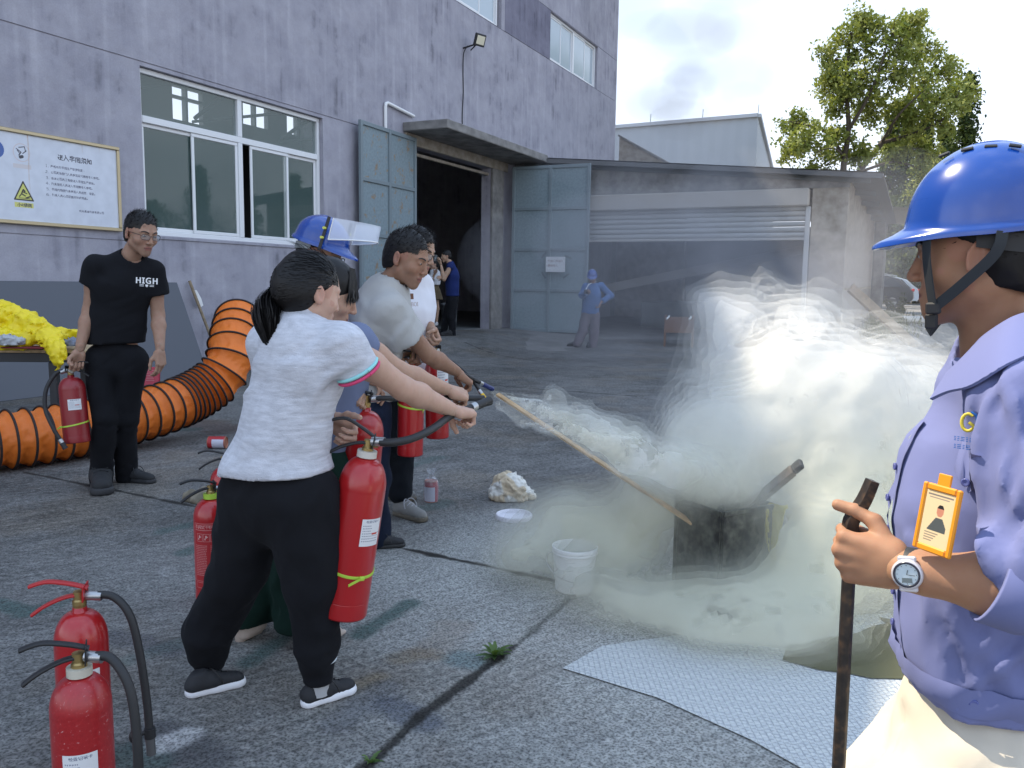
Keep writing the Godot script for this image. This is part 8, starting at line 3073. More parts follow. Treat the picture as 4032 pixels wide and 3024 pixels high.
# ------------------------------------------------------------------ things along the wall and in the yard
func build_yard_things() -> void:
	# notice board
	var t := thing("notice_board", "white notice board with workshop rules in Chinese and a yellow slip warning, framed in brass", "sign", W.origin, "", W.basis)
	var mb := MB.new()
	mb.face([V(-1.75, 2.93, 0.03), V(1.25, 2.93, 0.03), V(1.25, 1.96, 0.03), V(-1.75, 1.96, 0.03)], Vector3.BACK, [Vector2(0, 0), Vector2(1, 0), Vector2(1, 1), Vector2(0, 1)])
	var nm := mat(1, 1, 1, 0.25)
	nm.albedo_texture = notice_tex()
	put("board", mb, nm, t)
	mb = MB.new()
	for q in [[-1.79, 2.93, 1.29, 2.975], [-1.79, 1.915, 1.29, 1.96], [-1.79, 1.9602, -1.75, 2.9298], [1.25, 1.9602, 1.29, 2.9298]]: mb.bx(V(q[0], q[1], 0.004), V(q[2], q[3], 0.055), 0.008)
	put("frame", mb, mat(0.46, 0.38, 0.24, 0.35, 0.6), t)

	# floodlight and its cable
	t = thing("floodlight", "small black floodlight on a bracket high on the workshop wall above the canopy", "floodlight", W * V(10.37, 6.45, 0), "", W.basis)
	mb = MB.new()
	mb.bar(V(-0.05, 0.0, 0.0), V(-0.05, 0.05, 0.30), 0.035, 0.025)
	mb.bar(V(0.0, -0.05, 0.16), V(0.05, 0.12, 0.33), 0.03, 0.02)
	put("bracket", mb, M.black, t)
	var fb := Basis(Vector3.UP, -0.35) * Basis(Vector3.RIGHT, 0.35)
	mb = MB.new()
	mb.box(V(0.05, 0.16, 0.36), V(0.30, 0.26, 0.06), 0.015, fb)
	put("housing", mb, M.rubber, t)
	mb = MB.new()
	mb.box(V(0.05, 0.16, 0.36) + fb.z * 0.03, V(0.22, 0.18, 0.012), 0.003, fb)
	put("lens", mb, mat(0.72, 0.68, 0.52, 0.25), t)
	t = thing("power_cable", "black cable running down the wall from the floodlight to the canopy", "cable", W * V(10.3, 6.4, 0), "", W.basis)
	mb = MB.new()
	mb.tube(curve([V(0.05, 0.1, 0.1), V(0.02, -0.05, 0.02), V(0.0, -0.4, 0.014), V(0.02, -0.9, 0.014), V(-0.02, -1.4, 0.014), V(0.01, -1.94, 0.014)], 6), 0.011, 6)
	put("cable", mb, M.rubber, t)
	# white drain pipe bending over the left door leaf
	t = thing("drain_pipe", "thin white plastic pipe that bends from the canopy down behind the left door leaf", "pipe", W * V(7.25, 4.0, 0), "", W.basis)
	mb = MB.new()
	mb.tube([V(0.0, 0.0, 0.04), V(0.0, 0.62, 0.04), V(0.02, 0.68, 0.04), V(0.08, 0.70, 0.04), V(1.0, 0.62, 0.04)], 0.032, 10)
	put("pipe", mb, M.white, t)

	# grey panel leaning against the wall
	t = thing("grey_panel", "large dark grey panel leaning against the wall behind the table and the duct", "panel", W * V(-0.4, 0, 0.6), "", W.basis)
	mb = MB.new()
	var pb := V(0, 1.27, -0.54)
	mb.bar(V(-0.03, 0.0, 0.0), V(-0.03, 1.27, -0.54), 5.1, 0.02, V(0, 0.4, 1))
	put("sheet", mb, mat(0.088, 0.095, 0.112, 0.6), t)
	# broom and its dustpan rag
	var top := W * V(2.36, 1.30, 0.05)
	var foot := W * V(2.62, 0.12, 0.34)
	t = thing("broom", "wooden broom handle leaning on the wall beside the grey panel", "broom", foot)
	mb = MB.new()
	mb.tube([top - foot, (top - foot) * 0.12], [0.021, 0.019], 10)
	put("handle", mb, wood_mat(0.26, 0.20, 0.13), t)
	mb = MB.new()
	mb.box(V(0, 0.0, 0), V(0.26, 0.22, 0.06), 0.02, W.basis)
	put("brush", mb, M.black, t)
	t = thing("white_rag", "scrap of white cloth tucked behind the broom handle", "rag", W * V(2.45, 1.0, 0.06), "", W.basis)
	mb = MB.new()
	mb.grid([[V(-0.02, 0.17, 0.01), V(0.0, 0.17, 0.03), V(0.02, 0.16, 0.01)], [V(0.0, 0.05, 0.02), V(0.05, 0.04, 0.04), V(0.09, 0.05, 0.02)], [V(0.02, -0.06, 0.02), V(0.07, -0.07, 0.035), V(0.13, -0.05, 0.015)]])
	put("cloth", mb, M.white, t)
	# hand truck behind the duct
	t = thing("hand_truck", "grey steel hand truck with a looped handle standing against the wall behind the duct", "hand truck", W * V(3.3, 0, 0.35), "", W.basis)
	mb = MB.new()
	mb.tube(curve([V(-0.24, 0.05, 0.1), V(-0.21, 0.75, 0.0), V(-0.16, 0.90, -0.03), V(0.16, 0.90, -0.03), V(0.21, 0.75, 0.0), V(0.24, 0.05, 0.1)], 6), 0.017, 10)
	mb.tube([V(-0.23, 0.4, 0.05), V(0.23, 0.4, 0.05)], 0.012, 8)
	put("frame", mb, mat(0.22, 0.26, 0.28, 0.45), t)
	for s in [-1.0, 1.0]:
		mb = MB.new()
		mb.lathe([Vector2(0.01, -0.03), Vector2(0.10, -0.03), Vector2(0.12, -0.015), Vector2(0.12, 0.015), Vector2(0.10, 0.03), Vector2(0.01, 0.03)], 18, Transform3D(Basis(Vector3.BACK, PI / 2), V(s * 0.29, 0.12, 0.12)))
		put("wheel", mb, M.rubber, t)
	mb = MB.new()
	mb.bx(V(-0.24, 0.02, 0.10), V(0.24, 0.03, 0.32))
	put("toe_plate", mb, M.doorframe, t)

	build_table()
	build_duct()

func build_table() -> void:
	var a := V(-5.992, 0.546, -7)
	var b := V(-3.53, 0.731, -7)
	var at := V(b.x, 0, -7.05)
	var t := thing("work_table", "long table with a pale wooden top and dark steel legs against the left edge", "table", at)
	var dir := V(-1, 0, 0.06).normalized()
	var L := 1.7
	var nz := dir.cross(Vector3.UP)
	var bs := Basis(-dir, Vector3.UP, (-dir).cross(Vector3.UP))
	var mb := MB.new()
	mb.box(dir * L * 0.5 + V(0, 0.70, -0.25), V(L, 0.028, 0.62), 0.004, bs)
	put("top", mb, wood_mat(0.46, 0.34, 0.20), t)
	mb = MB.new()
	mb.box(dir * L * 0.5 + V(0, 0.645, 0.02), V(L - 0.06, 0.078, 0.03), 0.004, bs)
	mb.box(dir * L * 0.5 + V(0, 0.645, -0.52), V(L - 0.06, 0.078, 0.03), 0.004, bs)
	put("apron", mb, mat(0.03, 0.032, 0.036, 0.5), t)
	for k in [[0.36, 0.02], [0.36, -0.52], [1.6, 0.02], [1.6, -0.52]]:
		mb = MB.new()
		mb.box(dir * k[0] + V(0, 0.303, k[1] * 0.94), V(0.065, 0.606, 0.065), 0.006, bs)
		put("leg", mb, mat(0.03, 0.032, 0.036, 0.5), t)
	# yellow protective suit thrown over the table
	var c0 := V(-4.587, 0.917, -7.05)
	t = thing("yellow_suit", "crumpled bright yellow plastic suit heaped on the table, one sleeve hanging down", "protective suit", V(-4.097, 0.739, -7))
	var B := t.position
	var F := Field.new(V(-5.283, 0.507, -7.5) - V(0.1, 0.15, 0), V(-3.363, 1.212, -6.6) + V(0, 0.1, 0.1), 0.011)
	F.cap(V(-4.812, 0.909, -7.15), V(-4.411, 0.954, -7.15), 0.17, 0.14, 0.06, Vector3.UP, 1.25)
	F.cap(V(-4.41, 0.974, -7.15), V(-4.106, 0.901, -7.1), 0.115, 0.075, 0.06)
	F.cap(V(-4.145, 0.921, -7.1), V(-3.863, 0.796, -6.95), 0.075, 0.06, 0.05)
	F.cap(V(-3.867, 0.798, -6.93), V(-3.774, 0.701, -6.85), 0.06, 0.045, 0.04)
	F.cap(V(-3.774, 0.701, -6.85), V(-3.767, 0.626, -6.83), 0.045, 0.032, 0.03)
	F.cap(V(-3.999, 0.833, -7.15), V(-3.746, 0.833, -7.2), 0.045, 0.025, 0.03)
	F.cap(V(-4.452, 0.807, -6.95), V(-4.065, 0.793, -6.95), 0.06, 0.05, 0.05)
	F.bump(ridged(5.0, 5, 3), -0.045, V(0.8, 1.1, 1), 0.1)
	F.bump(ridged(11.0, 6, 2), -0.016, V(0.7, 1.1, 1), 0.06)
	var ym := mat(0.86, 0.68, 0.015, 0.42)
	ym.backlight_enabled = true
	ym.backlight = Color(0.35, 0.28, 0.0)
	done(t, "suit", F, B, ym)
	# stuff under it: gloves and cloths
	for k in [[V(-4.168, 0.791, -6.85), V(0.13, 0.05, 0.09), Color(0.42, 0.44, 0.46), "grey white work gloves bundled on the table under the yellow suit"], [V(-3.712, 0.772, -7), V(0.07, 0.04, 0.08), Color(0.20, 0.22, 0.27), "blue grey cloth on the table beside the yellow sleeve"], [V(-3.849, 0.762, -7.05), V(0.06, 0.035, 0.08), Color(0.09, 0.10, 0.085), "dark camouflage cloth between the yellow sleeve and the blue grey cloth"]]:
		t = thing("bundled_cloth", k[3], "cloth", k[0])
		F = Field.new(-k[1] * 1.6 - Vector3.ONE * 0.03, k[1] * 1.6 + Vector3.ONE * 0.03, 0.009)
		F.ell(Vector3.ZERO, k[1], 0.02)
		F.bump(noise(18, 3, 7), 0.035, Vector3.ONE, 0.05)
		F.cut(V(0, -k[1].y * 0.6, 0), Vector3.DOWN)
		done(t, "cloth", F, Vector3.ZERO, cloth(k[2].r, k[2].g, k[2].b))
	# flat red tray cloth under the bundle
	t = thing("folded_flag", "thin dark red and cream cloth lying flat under the bundle on the table", "cloth", V(-4.039, 0.731, -6.9))
	mb = MB.new()
	mb.box(V(0, 0.008, 0), V(0.34, 0.012, 0.2), 0.004)
	put("cloth", mb, cloth(0.16, 0.03, 0.035), t)
	# white papers below the table
	for k in 4:
		t = thing("crumpled_paper", ["large crumpled white sheet under the table, between its legs", "white sheet lying flat at the left foot of the table", "torn white sheet leaning on the grey panel under the table", "small white sheet beside the young man's knee"][k], "paper", [V(-4.183, 0.221, -7.6), V(-4.406, 0.143, -7.7), V(-4.248, 0.215, -7.9), V(-3.9, 0.21, -7.4)][k])
		t.position.y = 0.02
		mb = MB.new()
		var rows := []
		var zz := noise(9, 2, 20 + k)
		for i in 9:
			var r := []
			for j in 9:
				var p := V((j - 4) * 0.035 * (1.0 - 0.3 * (k % 2)), 0, (i - 4) * 0.03)
				p.y = 0.05 + (0.10 if k == 0 else 0.05) * zz.get_noise_2d(p.x * 1.6 + k, p.z * 1.6) + (0.10 * (4 - i) / 4.0 if k == 2 else 0.0)
				r.append(p)
			rows.append(r)
		mb.grid(rows)
		put("sheet", mb, M.white, t)
	# red pouch behind the young man's hand
	t = thing("red_pouch", "red printed fire blanket pouch propped behind the orange duct", "pouch", V(-3.056, 0.415, -7))
	mb = MB.new()
	mb.box(V(0, 0.08, 0), V(0.135, 0.165, 0.02), 0.006, Basis(Vector3.RIGHT, -0.15))
	put("pouch", mb, mat(0.42, 0.02, 0.055, 0.4), t)
	mb = MB.new()
	for i in 7: mb.box(V(-0.01, 0.05 + i * 0.014, 0.018 - i * 0.002), V(0.07 - 0.008 * (i % 3), 0.004, 0.002))
	mb.tube([V(0.035, 0.135, 0.010), V(0.052, 0.135, 0.010), V(0.044, 0.118, 0.012), V(0.054, 0.106, 0.014), V(0.036, 0.100, 0.014)], 0.003, 5)
	put("print", mb, mat(0.6, 0.25, 0.28, 0.5), t, "stuff")

func build_duct() -> void:
	var path := curve([V(-3.97, 0.158, -5.2), V(-3.705, 0.192, -5.38), V(-3.504, 0.203, -5.6), V(-3.293, 0.206, -5.85), V(-3.093, 0.228, -6.15), V(-2.879, 0.264, -6.5), V(-2.702, 0.33, -6.85), V(-2.538, 0.452, -7.05), V(-2.449, 0.611, -7.15), V(-2.447, 0.756, -7.25), V(-2.473, 0.907, -7.45), V(-2.504, 0.963, -7.6)], 24)
	var t := thing("ventilation_duct", "orange fabric ventilation duct with black rings snaking along the ground by the wall", "duct", V(path[60].x, 0, path[60].z))
	var B := t.position
	var len := [0.0]
	for i in range(1, path.size()): len.append(len[-1] + path[i].distance_to(path[i - 1]))
	# ring places along the length, crowded in the bend
	var rings := [0.0]
	while rings[-1] < len[-1] - 0.1:
		var u: float = rings[-1] / len[-1]
		var gap := 0.112
		if u > 0.60 and u < 0.74: gap = 0.055
		elif u > 0.74: gap = 0.125
		rings.append(rings[-1] + gap)
	var R := 0.205
	var at := func(s: float) -> Array:
		var i := 1
		while i < len.size() - 1 and len[i] < s: i += 1
		var k: float = clampf((s - len[i - 1]) / maxf(len[i] - len[i - 1], 1e-5), 0, 1)
		return [(path[i - 1] as Vector3).lerp(path[i], k), (path[mini(i + 2, path.size() - 1)] - path[maxi(i - 3, 0)]).normalized()]
	var zz := noise(6.0, 3, 31, 0.6, FastNoiseLite.TYPE_CELLULAR)
	var z2 := noise(14.0, 3, 33)
	var rows := []
	var sides := 72
	var ringpts := []
	for r in rings.size():
		for j in (7 if r < rings.size() - 1 else 1):
			var f := j / 7.0
			var s: float = rings[r] + ((rings[r + 1] - rings[r]) * f if r < rings.size() - 1 else 0.0)
			var q: Array = at.call(s)
			var d: Vector3 = q[1]
			var x := d.cross(Vector3.UP).normalized()
			var y := x.cross(d)
			var row := []
			var rr := []
			for a in sides:
				var th := TAU * a / sides
				var n := x * cos(th) + y * sin(th)
				var sag := 0.020 * sin(PI * f)
				var w := sin(PI * f)
				var rad := R - sag + w * (zz.get_noise_3dv((q[0] + n * 0.2) * 1.0) * 0.026 + z2.get_noise_3dv((q[0] + n * 0.2)) * 0.016)
				row.append(q[0] + n * rad - B)
				if j == 0: rr.append(q[0] + n * (R + 0.004) - B)
			rows.append(row)
			if j == 0: ringpts.append(rr)
	var mb := MB.new()
	mb.grid(rows, true)
	var om := mat(0.82, 0.20, 0.022, 0.5)
	om.backlight_enabled = true
	om.backlight = Color(0.35, 0.12, 0.02)
	om.normal_enabled = true
	om.normal_texture = noise_tex(512, noise(0.03, 4, 91, 0.5, FastNoiseLite.TYPE_CELLULAR), null, true, 6.0)
	om.normal_scale = 0.6
	tri(om, Vector3.ONE * 2.2)
	put("fabric", mb, om, t)
	for p in ringpts:
		mb = MB.new()
		p.append(p[0])
		mb.tube(p, 0.0085, 6, false)
		put("ring", mb, mat(0.02, 0.014, 0.014, 0.7), t)
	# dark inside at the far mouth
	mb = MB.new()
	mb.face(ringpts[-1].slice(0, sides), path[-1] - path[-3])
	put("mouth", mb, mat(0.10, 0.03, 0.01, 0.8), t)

# ------------------------------------------------------------------ small things
func build_small_things() -> void:
	# can lying on its side
	var p := V(-2.317, 0, -6.446)
	var t := thing("red_can", "small red and white can lying on its side by the polo woman", "can", p)
	can(t, Transform3D(Basis(V(0.95, 0, -0.3).normalized(), 0.0) * Basis(Vector3.BACK, PI / 2) * Basis(), V(0.07, 0.047, 0)), 0.047, 0.14)
	# can in a clear bag
	p = V(-0.481, 0, -4.931)
	t = thing("bagged_can", "red can in a knotted clear plastic bag standing on the concrete", "can", p)
	can(t, Transform3D(), 0.040, 0.132)
	var mb := MB.new()
	var rows := []
	var zz := noise(25, 2, 4)
	for q in [[0.043, 0.004], [0.046, 0.05], [0.045, 0.10], [0.043, 0.135], [0.022, 0.152], [0.012, 0.160], [0.026, 0.185], [0.032, 0.205]]:
		var r := []
		for i in 24:
			var a := TAU * i / 24
			var v: Vector3 = V(cos(a), 0, sin(a)) * q[0]
			r.append(v * (1.0 + 0.22 * zz.get_noise_3d(v.x, q[1], v.z)) + V(0, q[1] + 0.015 * zz.get_noise_3d(v.x + 3, q[1], v.z) * q[1] * 8, 0))
		rows.append(r)
	mb.grid(rows, true)
	var bag := mat(0.9, 0.92, 0.95, 0.15)
	bag.albedo_color = Color(0.85, 0.88, 0.92, 0.22)
	bag.transparency = BaseMaterial3D.TRANSPARENCY_ALPHA
	put("clear_bag", mb, bag, t)
	# rags
	heap("cream_rags", "crumpled heap of cream and white cotton rags on the concrete", "rag", V(0.001, 0, -5.031), [[V(-0.02, 0.07, 0), V(0.02, 0.05, 0.02), 0.075, 0.07], [V(0.03, 0.05, 0.0), V(0.115, 0.02, 0.01), 0.05, 0.02], [V(-0.08, 0.02, 0.05), V(0.05, 0.02, 0.06), 0.028, 0.03], [V(-0.10, 0.02, 0.02), V(-0.03, 0.05, 0.03), 0.02, 0.05]], Color(0.60, 0.50, 0.36), Color(0.74, 0.72, 0.66), 0.006, 0.045)
	heap("work_gloves", "crumpled olive work gloves on the concrete behind the standing extinguisher", "gloves", V(-1.83, 0, -4.856), [[V(-0.10, 0.025, 0), V(0.02, 0.03, 0.0), 0.022, 0.035], [V(0.0, 0.03, -0.02), V(0.12, 0.03, -0.02), 0.035, 0.03], [V(-0.04, 0.02, 0.04), V(0.09, 0.02, 0.03), 0.02, 0.026]], Color(0.17, 0.15, 0.115), Color(0.24, 0.21, 0.16), 0.008, 0.03)
	# bucket and lid
	p = V(0.284, 0.009, -3.5)
	p.y = 0
	t = thing("white_bucket", "open white plastic bucket with wire handle, dimmed by the powder cloud", "bucket", p)
	mb = MB.new()
	mb.lathe([Vector2(0.001, 0.002), Vector2(0.080, 0.002), Vector2(0.083, 0.008), Vector2(0.094, 0.165), Vector2(0.100, 0.167), Vector2(0.100, 0.174), Vector2(0.096, 0.176), Vector2(0.100, 0.180), Vector2(0.100, 0.194), Vector2(0.095, 0.196), Vector2(0.092, 0.18), Vector2(0.079, 0.012), Vector2(0.001, 0.012)], 40)
	put("pail", mb, M.white, t)
	mb = MB.new()
	mb.tube(curve([V(-0.098, 0.165, 0), V(-0.118, 0.16, 0.01), V(-0.12, 0.12, 0.02), V(-0.08, 0.085, 0.075), V(0.0, 0.065, 0.105), V(0.08, 0.085, 0.075), V(0.12, 0.12, 0.02), V(0.118, 0.16, 0.01), V(0.098, 0.165, 0)], 4), 0.0018, 5)
	put("wire_handle", mb, M.steel, t)
	p = V(0.022, 0, -4.604)
	t = thing("bucket_lid", "white plastic bucket lid lying on the concrete", "lid", p)
	mb = MB.new()
	mb.lathe([Vector2(0.001, 0.004), Vector2(0.088, 0.004), Vector2(0.092, 0.022), Vector2(0.100, 0.024), Vector2(0.104, 0.020), Vector2(0.106, 0.0), Vector2(0.10, 0.0)], 44)
	put("lid", mb, mat(0.78, 0.77, 0.84, 0.4), t)
	# the burning bin
	fire_bin()
	# mat and wet patch
	mb = MB.new()
	var mp := [V(0.189, 0, -2.733), V(0.344, 0, -2.915), V(0.674, 0, -3.031), V(1.159, 0, -3.213), V(2.041, 0, -3.317), V(1.748, 0, -2.603), V(1.386, 0, -2.045), V(0.91, 0, -2.014), V(0.713, 0, -2.295), V(0.483, 0, -2.535)]
	for i in mp.size(): mp[i] = V(mp[i].x, 0.005, mp[i].z)
	# a relief of rows of small raised squares
	var S := 128
	var bump := Image.create_empty(S, S, false, Image.FORMAT_L8)
	var bz := noise(0.05, 3, 3)
	for y in S:
		for x in S:
			var u := fmod(x, 32.0) / 32.0
			var v := fmod(y + (16 if int(x / 32.0) % 2 else 0), 32.0) / 32.0
			var k := smoothstep(0.5, 0.28, maxf(absf(u - 0.5), absf(v - 0.5)))
			bump.set_pixel(x, y, grey(clampf(k * 0.8 + 0.1, 0, 1)))
	var mm := tri(mat(1, 1, 1, 0.95), Vector3.ONE / 0.075, true)
	mm.heightmap_enabled = true
	mm.heightmap_scale = 0.35
	mm.heightmap_texture = ImageTexture.create_from_image(bump)
	var mtex := Image.create_empty(S, S, false, Image.FORMAT_RGB8)
	for y in S:
		for x in S: mtex.set_pixel(x, y, Color(0.40, 0.42, 0.43).lerp(Color(0.54, 0.56, 0.56), bump.get_pixel(x, y).r).linear_to_srgb())
	mm.albedo_texture = ImageTexture.create_from_image(mtex)
	mm.detail_enabled = true
	mm.detail_uv_layer = BaseMaterial3D.DETAIL_UV_2
	mm.detail_blend_mode = BaseMaterial3D.BLEND_MODE_MIX
	mm.uv2_triplanar = true
	mm.uv2_world_triplanar = true
	mm.uv2_scale = Vector3.ONE / 1.3
	mm.detail_albedo = noise_tex(256, noise(0.2, 3, 95), lramp([[0.0, Color(0.55, 0.57, 0.55)], [1.0, Color(0.66, 0.68, 0.66)]]))
	mm.detail_mask = noise_tex(256, noise(0.012, 4, 96, 0.6), ramp([[0.35, grey(0.0)], [0.65, grey(1.0)]]))
	var poly := PackedVector2Array()
	for q in mp: poly.append(Vector2(q.x, q.z))
	var idx := Geometry2D.triangulate_polygon(poly)
	for i in range(0, idx.size(), 3): mb.face([mp[idx[i]], mp[idx[i + 1]], mp[idx[i + 2]]], Vector3.UP)
	t = thing("rubber_mat", "pale powdered studded mat lying on the concrete in front of the bin", "mat", V(0.9, 0, -2.6))
	shift(mb, t.position)
	put("sheet", mb, mm, t)
	mb = MB.new()
	var wp := [V(1.08, 0, -2.74), V(1.174, 0, -2.715), V(1.232, 0, -2.683), V(1.372, 0, -2.681), V(1.542, 0, -2.796), V(1.699, 0, -3.033), V(1.633, 0, -3.152), V(1.555, 0, -3.181), V(1.491, 0, -3.215), V(1.498, 0, -3.152), V(1.432, 0, -3.127), V(1.337, 0, -3.054), V(1.234, 0, -3.017), V(1.029, 0, -2.93), V(0.975, 0, -2.814)]
	poly = PackedVector2Array()
	for q in wp: poly.append(Vector2(q.x, q.z))
	idx = Geometry2D.triangulate_polygon(poly)
	for i in range(0, idx.size(), 3): mb.face([V(poly[idx[i]].x, 0.009, poly[idx[i]].y), V(poly[idx[i + 1]].x, 0.009, poly[idx[i + 1]].y), V(poly[idx[i + 2]].x, 0.009, poly[idx[i + 2]].y)], Vector3.UP)
	t = thing("wet_patch", "dark olive wet patch with a torn edge on the mat by the near worker", "stain", V(1.3, 0, -2.8))
	shift(mb, t.position)
	put("patch", mb, mat(0.075, 0.075, 0.035, 0.35), t)
	# weeds in the joint
	for k in [[V(-0.048, 0, -2.818), 0.085, 16, "small green weed with toothed leaves growing in the concrete joint"], [V(-0.375, 0, -2.145), 0.05, 9, "tiny dry weed in the joint at the bottom edge"]]:
		t = thing("weed", k[3], "weed", k[0])
		for i in int(k[2]):
			var a: float = TAU * i / k[2] * 2.4
			var L: float = k[1] * rng.randf_range(0.45, 0.85)
			var d := V(cos(a), 0, sin(a))
			var s := d.cross(Vector3.UP)
			mb = MB.new()
			var r := [[], [], []]
			for j in 8:
				var u := j / 7.0
				var w := sin(PI * pow(u, 0.7)) * L * 0.20 * (1.0 if j % 2 else 0.72)
				var c := d * L * u + Vector3.UP * (L * (0.15 + 0.6 * (i % 3) * 0.5) * sin(u * 1.9) + 0.004)
				r[0].append(c - s * w + Vector3.UP * 0.003)
				r[1].append(c)
				r[2].append(c + s * w + Vector3.UP * 0.003)
			mb.grid(r)
			put("leaf", mb, leaf_green(i), t)
	# weed bush at the shed corner
	t = thing("weed_bush", "straggly weed bush at the foot of the shed's rear post", "weed", W * V(26.5, 0.28, 8.7))
	var where := []
	var cols := []
	var st := MB.new()
	for i in 22:
		var a := rng.randf() * TAU
		var tip := V(cos(a) * 0.4, rng.randf_range(0.3, 0.95), sin(a) * 0.4) * rng.randf_range(0.6, 1.1)
		st.tube([Vector3.ZERO, tip * V(0.4, 0.6, 0.4), tip], 0.008, 4)
		for j in 6:
			where.append(Transform3D(rand_turn().scaled(Vector3.ONE * 0.4), tip * rng.randf_range(0.5, 1.0)))
			cols.append(Color(0.05, 0.07, 0.02).lerp(Color(0.09, 0.11, 0.03), rng.randf()))
	put("stems", st, mat(0.06, 0.06, 0.03), t, "stuff")
	crown(t, leaf_clump(6, 0.2, 0.15, 9), where, cols, leaf_mat(Color(0.5, 0.5, 0.3)), "leaves")
	# rusty trough on legs before the shutter
	p = V(3.516, 0.019, -17.6)
	p.y = height(p.x, p.z)
	t = thing("rusty_trough", "rusty steel trough on legs with pipe handles before the roller shutter", "trough", p, "", Basis(Vector3.UP, -0.2))
	mb = MB.new()
	wall(mb, -0.30, 0.30, 0.30, 0.62, [], 0.02)
	var rusty := tri(mat(0.17, 0.095, 0.06, 0.8), Vector3.ONE * 2)
	mb.bx(V(-0.30, 0.30, -0.5), V(0.30, 0.32, -0.021))
	mb.bx(V(-0.30, 0.321, -0.5), V(-0.28, 0.62, -0.021))
	mb.bx(V(0.28, 0.321, -0.5), V(0.30, 0.62, -0.021))
	mb.bx(V(-0.279, 0.321, -0.5), V(0.279, 0.62, -0.48))
	put("trough", mb, rusty, t)
	for k in [[-0.29, -0.01], [0.29, -0.01], [-0.29, -0.49], [0.29, -0.49]]:
		mb = MB.new()
		mb.bx(V(k[0] - 0.02, 0, k[1] - 0.02), V(k[0] + 0.02, 0.66, k[1] + 0.02), 0.003)
		put("leg", mb, rusty, t)
	for x in [-0.22, 0.24]:
		mb = MB.new()
		mb.tube([V(x, 0.635, -0.5), V(x, 0.635, 0.15), V(x - 0.04, 0.60, 0.25)], 0.018, 8)
		put("handle", mb, M.white, t)
	# bin in the doorway
	p = W * V(10.55, 0.235, -0.45)
	t = thing("rubbish_bin", "grey ribbed rubbish bin with a lid standing inside the doorway", "bin", p)
	mb = MB.new()
	mb.lathe([Vector2(0.001, 0.0), Vector2(0.16, 0.0), Vector2(0.17, 0.2), Vector2(0.175, 0.21), Vector2(0.178, 0.4), Vector2(0.182, 0.41), Vector2(0.185, 0.56), Vector2(0.19, 0.57)], 26)
	put("body", mb, mat(0.13, 0.14, 0.145, 0.5), t)
	mb = MB.new()
	mb.lathe([Vector2(0.20, 0.565), Vector2(0.205, 0.58), Vector2(0.20, 0.61), Vector2(0.15, 0.625), Vector2(0.001, 0.63)], 26)
	put("lid", mb, mat(0.22, 0.23, 0.235, 0.4), t)
	# paper on the door leaf
	t = thing("paper_notice", "white sheet of paper taped to the right steel door leaf", "notice", W * V(12.16, 1.80, 1.53), "", W.basis * Basis(Vector3.UP, -PI / 2))
	mb = MB.new()
	mb.face([V(-0.25, -0.18, 0), V(0.25, -0.18, 0), V(0.25, 0.18, 0), V(-0.25, 0.18, 0)], Vector3.BACK, [Vector2(0, 1), Vector2(1, 1), Vector2(1, 0), Vector2(0, 0)])
	var im := Image.create_empty(128, 92, false, Image.FORMAT_RGB8)
	im.fill(Color(0.86, 0.87, 0.88))
	han(im, 14, 18, 16, Color(0.55, 0.45, 0.45), "外来人员进入", 17)
	han(im, 14, 46, 16, Color(0.55, 0.45, 0.45), "需有专人", 17)
	var pm := mat(1, 1, 1, 0.7)
	pm.albedo_texture = ImageTexture.create_from_image(im)
	put("paper", mb, pm, t)
	for k in [[-0.3, 0.22, 0.9], [0.32, 0.17, -0.4], [-0.3, -0.26, -1.0], [0.28, -0.27, 0.6]]:
		mb = MB.new()
		mb.box(V(k[0], k[1], 0.001), V(0.18, 0.045, 0.001), 0, Basis(Vector3.BACK, k[2]))
		put("tape", mb, mat(0.12, 0.15, 0.16, 0.6), t)

func leaf_green(i: int) -> StandardMaterial3D:
	var key := "leaf%d" % (i % 3)
	if not M.has(key):
		M[key] = mat(0.05 + 0.015 * (i % 3), 0.095 + 0.02 * (i % 3), 0.03, 0.6)
		M[key].backlight_enabled = true
		M[key].backlight = Color(0.3, 0.4, 0.1)
	return M[key]

func can(t: Node, xf: Transform3D, r: float, h: float) -> void:
	var mb := MB.new()
	mb.lathe([Vector2(r, 0.004), Vector2(r, h - 0.004)], 28, xf)
	put("body", mb, mat(0.42, 0.025, 0.03, 0.35), t)
	mb = MB.new()
	mb.lathe_hard([Vector2(0.001, 0.006), Vector2(r * 0.9, 0.006), Vector2(r * 0.96, 0.0), Vector2(r * 1.02, 0.003), Vector2(r, 0.006)], 28, xf)
	mb.lathe_hard([Vector2(r, h - 0.006), Vector2(r * 1.02, h - 0.003), Vector2(r * 0.96, h), Vector2(r * 0.9, h - 0.006), Vector2(0.001, h - 0.006)], 28, xf)
	put("rim", mb, mat(0.40, 0.16, 0.10, 0.4, 0.4), t)
	mb = MB.new()
	var rows := [[], []]
	for i in 13:
		var a := 0.9 + i / 12.0 * 1.9
		for k in 2: rows[k].append(xf * V(cos(a) * (r + 0.0008), h * (0.06 + 0.66 * k), sin(a) * (r + 0.0008)))
	mb.grid(rows)
	put("label_band", mb, mat(0.58, 0.57, 0.66, 0.4), t)

